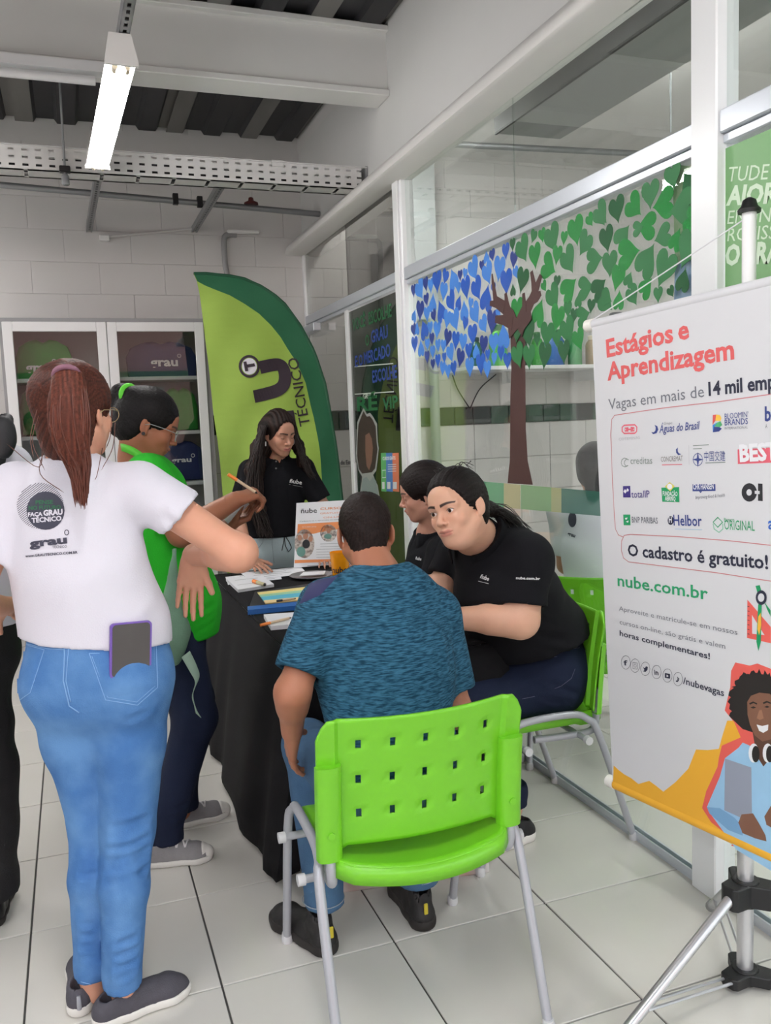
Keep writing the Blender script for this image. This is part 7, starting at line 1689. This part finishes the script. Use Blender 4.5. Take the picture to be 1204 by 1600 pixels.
for b,c in zip(k6,a6): J.cap(V3(1.46,b[1],.53),b,.09,.068,k=.04); J.cap(b,c,.066,.05,k=.03)
J.cut((1.4,3.4,.468),(0,0,-1),(1.28,3.1,.25),(1.8,3.8,.50)); garment('jeans', J, navy_denim, w6, .011, (.004,12,54))
for c in a6: shoe((c[0]+.06,c[1],0),(c[0]-.18,c[1],0),w6,bk,rubber_w)
Hs = Sdf(); cap_hair(Hs, C6_, R6, 1.03, wide=.97, puff=.013, hairline=.0); Hs.cap(C6_+R6@V3(0,-.05,-.03),C6_+R6@V3(0,-.07,-.16),.062,.045,k=.04)
v,f = mesh_sdf(Hs,.005); n = vnormals(v,f); tt,w_ = hair_tint(v,lin3((14,10,10)),lin3((32,22,20)),C6_+R6@V3(0,-.12,.02),-R6[:,1],40); v = v+n*(w_*.002)[:,None]; np_mesh('hair', v, f, bhm, w6, tint=tt)
# ---------------------------------------------------------------- 7: person cut by the left edge
fw = V3(0,1,0); rt = V3(1,0,0); hipC = V3(-.37,2.86,.92); neck = V3(-.355,2.86,1.46); shR = neck+V3(.175,0,-.050); shL = neck-V3(.17,0,.055); C7 = neck+V3(0,.03,.15); R7 = frame((0,1,0),(0,0,1)); S = Sdf()
add_head(S, C7, R7, 1.0, eyes_open=False); S.cap(C7-V3(0,.02,.06),neck,.05,.055,k=.03); S.cap(shR,shL,.05,k=.03); S.cap(neck-V3(0,0,.14),hipC,.07,.09,k=.05)
e7 = [shR+V3(.07,-.02,-.27),shL+V3(-.07,-.02,-.27)]; wr7 = [q+V3(-.03,.16,-.14) for q in e7]
for s_,e_,w_ in zip((shR,shL),e7,wr7): S.cap(s_,e_,.048,.04,k=.02); S.cap(e_,w_,.04,.027,k=.02)
add_hand(S, wr7[0], V3(0,.4,-.9), V3(-1,0,0), -1); add_hand(S, wr7[1], V3(0,.4,-.9), V3(1,0,0), 1)
l7 = [(V3(-.315,2.84,.48),V3(-.335,2.84,.1)),(V3(-.49,2.84,.48),V3(-.49,2.84,.1))]
for b,c in l7: S.cap(hipC,b,.08,.055,k=.03); S.cap(b,c,.05,.035,k=.02)
w7 = build_person('person in white T-shirt and wide black trousers cut off by the picture edge', S, (190,140,116), (C7,R7,1.0,1.0), fine=(), h=.011, base=(-.4,2.86,0))
T7,b7,_,_ = polo(w7, neck, shR, shL, e7[0], e7[1], hipC, fw, .168, .72, white_tee, sl=.19, hem=.93, seed=61)
bt7 = mat('black_trouser_cloth',(20,19,22),.85,noise=.2,nscale=10,bump=.3,bscale=200)
J = Sdf(); J.cap(hipC+V3(0,0,.04),hipC-V3(0,0,.06),.165,.17,k=.04,flat=(fw,.8))
for b,c in l7: J.cap(V3(b[0],2.85,.88),b,.10,.085,k=.04); J.cap(b,c+V3(0,0,.02),.085,.082,k=.03); J.cap(c+V3(0,0,.03),c-V3(0,0,.01),.082,.085,k=.01); J.cut(c-V3(0,0,.02),(0,0,-1),c-V3(.2,.2,.2),c+V3(.2,.2,.04))
garment('trousers', J, bt7, w7, .010, (.009,16,64), (1,1,2.2))
shoe((-.335,2.76,0),(-.325,3.0,0),w7,black,mat('dark_rubber'),h=.08,w=.044); shoe((-.49,2.76,0),(-.49,3.0,0),w7,black,mat('dark_rubber'),h=.08,w=.044)
Hs = Sdf(); cap_hair(Hs, C7, R7, 1.03); v,f = mesh_sdf(Hs,.007); np_mesh('hair', v, f, bhm, w7, tint=np.tile(lin3((26,20,20)),(len(v),1)))
bp7 = root_at('shoulder_strap_bag', (-.27,2.75,1.3), 'black bag strap and flap over the shoulder at the left picture edge', 'bag')
Sb = Sdf(); Sb.ell(px(4,678,2.70),(.036,.025,.055),k=.02); Sb.cap(px(10,655,2.74),px(6,705,2.70),.022,.018,k=.02); Sb.cap(px(6,655,2.78),V3(-.30,2.72,1.10),.022,.03,k=.03,flat=(V3(0,1,0),.5)); Sb.ell((-.36,2.70,1.02),(.13,.06,.15),k=.03)
garment('bag_body', Sb, mat('black_nylon',(28,28,32),.6,bump=.2,bscale=120), bp7, .008, (.006,20,5))
# ---------------------------------------------------------------- 8: person beyond the glass in white shirt
fw = nz((.62,.78,0)); rt = np.cross(fw,Zu); c4.location = (2.13,3.20,0); c4.rotation_euler = (0,0,math.radians(-38))
hipC = V3(2.16,3.22,.56); neck = px(930,781,3.33); C8 = neck+V3(.02,.03,.13); R8 = frame((.62,.75,-.25),(.1,.1,1)); shR = neck+rt*.16-V3(0,0,.055); shL = neck-rt*.16-V3(0,0,.055); S = Sdf()
add_head(S, C8, R8, 1.0, eyes_open=False); S.cap(C8-V3(0.01,.02,.06),neck,.05,.055,k=.03); S.cap(shR,shL,.05,k=.03); S.cap(neck-V3(0,0,.14),hipC,.07,.09,k=.05)
e8 = [shR+V3(.02,.0,-.27),shL+V3(.06,.05,-.26)]; wr8 = [e8[0]+fw*.2,e8[1]+fw*.2]
for s_,e_,w_ in zip((shR,shL),e8,wr8): S.cap(s_,e_,.050,.043,k=.02); S.cap(e_,w_,.042,.028,k=.02)
add_hand(S, wr8[0], fw, V3(0,0,-1), 1); add_hand(S, wr8[1], fw, V3(0,0,-1), -1)
l8 = [(hipC+fw*.40+rt*s_*.1-V3(0,0,.03), hipC+fw*.40+rt*s_*.1-V3(0,0,.45)) for s_ in (1,-1)]
for b,c in l8: S.cap(hipC,b,.08,.055,k=.03); S.cap(b,c,.05,.035,k=.02); S.cap(c,c+V3(0,0,-.06),.035,.03)
w8 = build_person('person in white shirt with dark hair seated on the far side of the glass', S, (190,140,116), (C8,R8,1.0,1.0), h=.011, base=(2.16,3.22,0))
p8,b8,_,_ = polo(w8, neck, shR, shL, e8[0], e8[1], hipC, fw, .145, .75, white_tee, sl=.20, seed=71)
J = Sdf(); J.ell(hipC,(.17,.17,.10),k=.04)
for b,c in l8: J.cap(hipC+(b-hipC)*.2,b,.09,.068,k=.04); J.cap(b,c,.066,.05,k=.03)
J.cut((2.1,3.2,.468),(0,0,-1),(1.9,2.95,.25),(2.38,3.45,.50)); garment('jeans', J, navy_denim, w8, .011, (.004,12,74))
for b,c in l8: q = V3(c[0],c[1],0); shoe(q-fw*.06,q+fw*.18,w8,bk,rubber_w)
cloth_disc(b8, 894, 812, 6.5, 12, charcoal, p8); cloth_text(b8,'grau',(886,836),(898,840),6,charcoal,p8,.04)
Hs = Sdf(); cap_hair(Hs, C8, R8, 1.05, puff=.014); Hs.cap(C8-fw*.10,C8-fw*.13-V3(0,0,.10),.05,.03,k=.03); v,f = mesh_sdf(Hs,.006); np_mesh('hair', v, f, bhm, w8, tint=np.tile(lin3((30,28,34)),(len(v),1)))
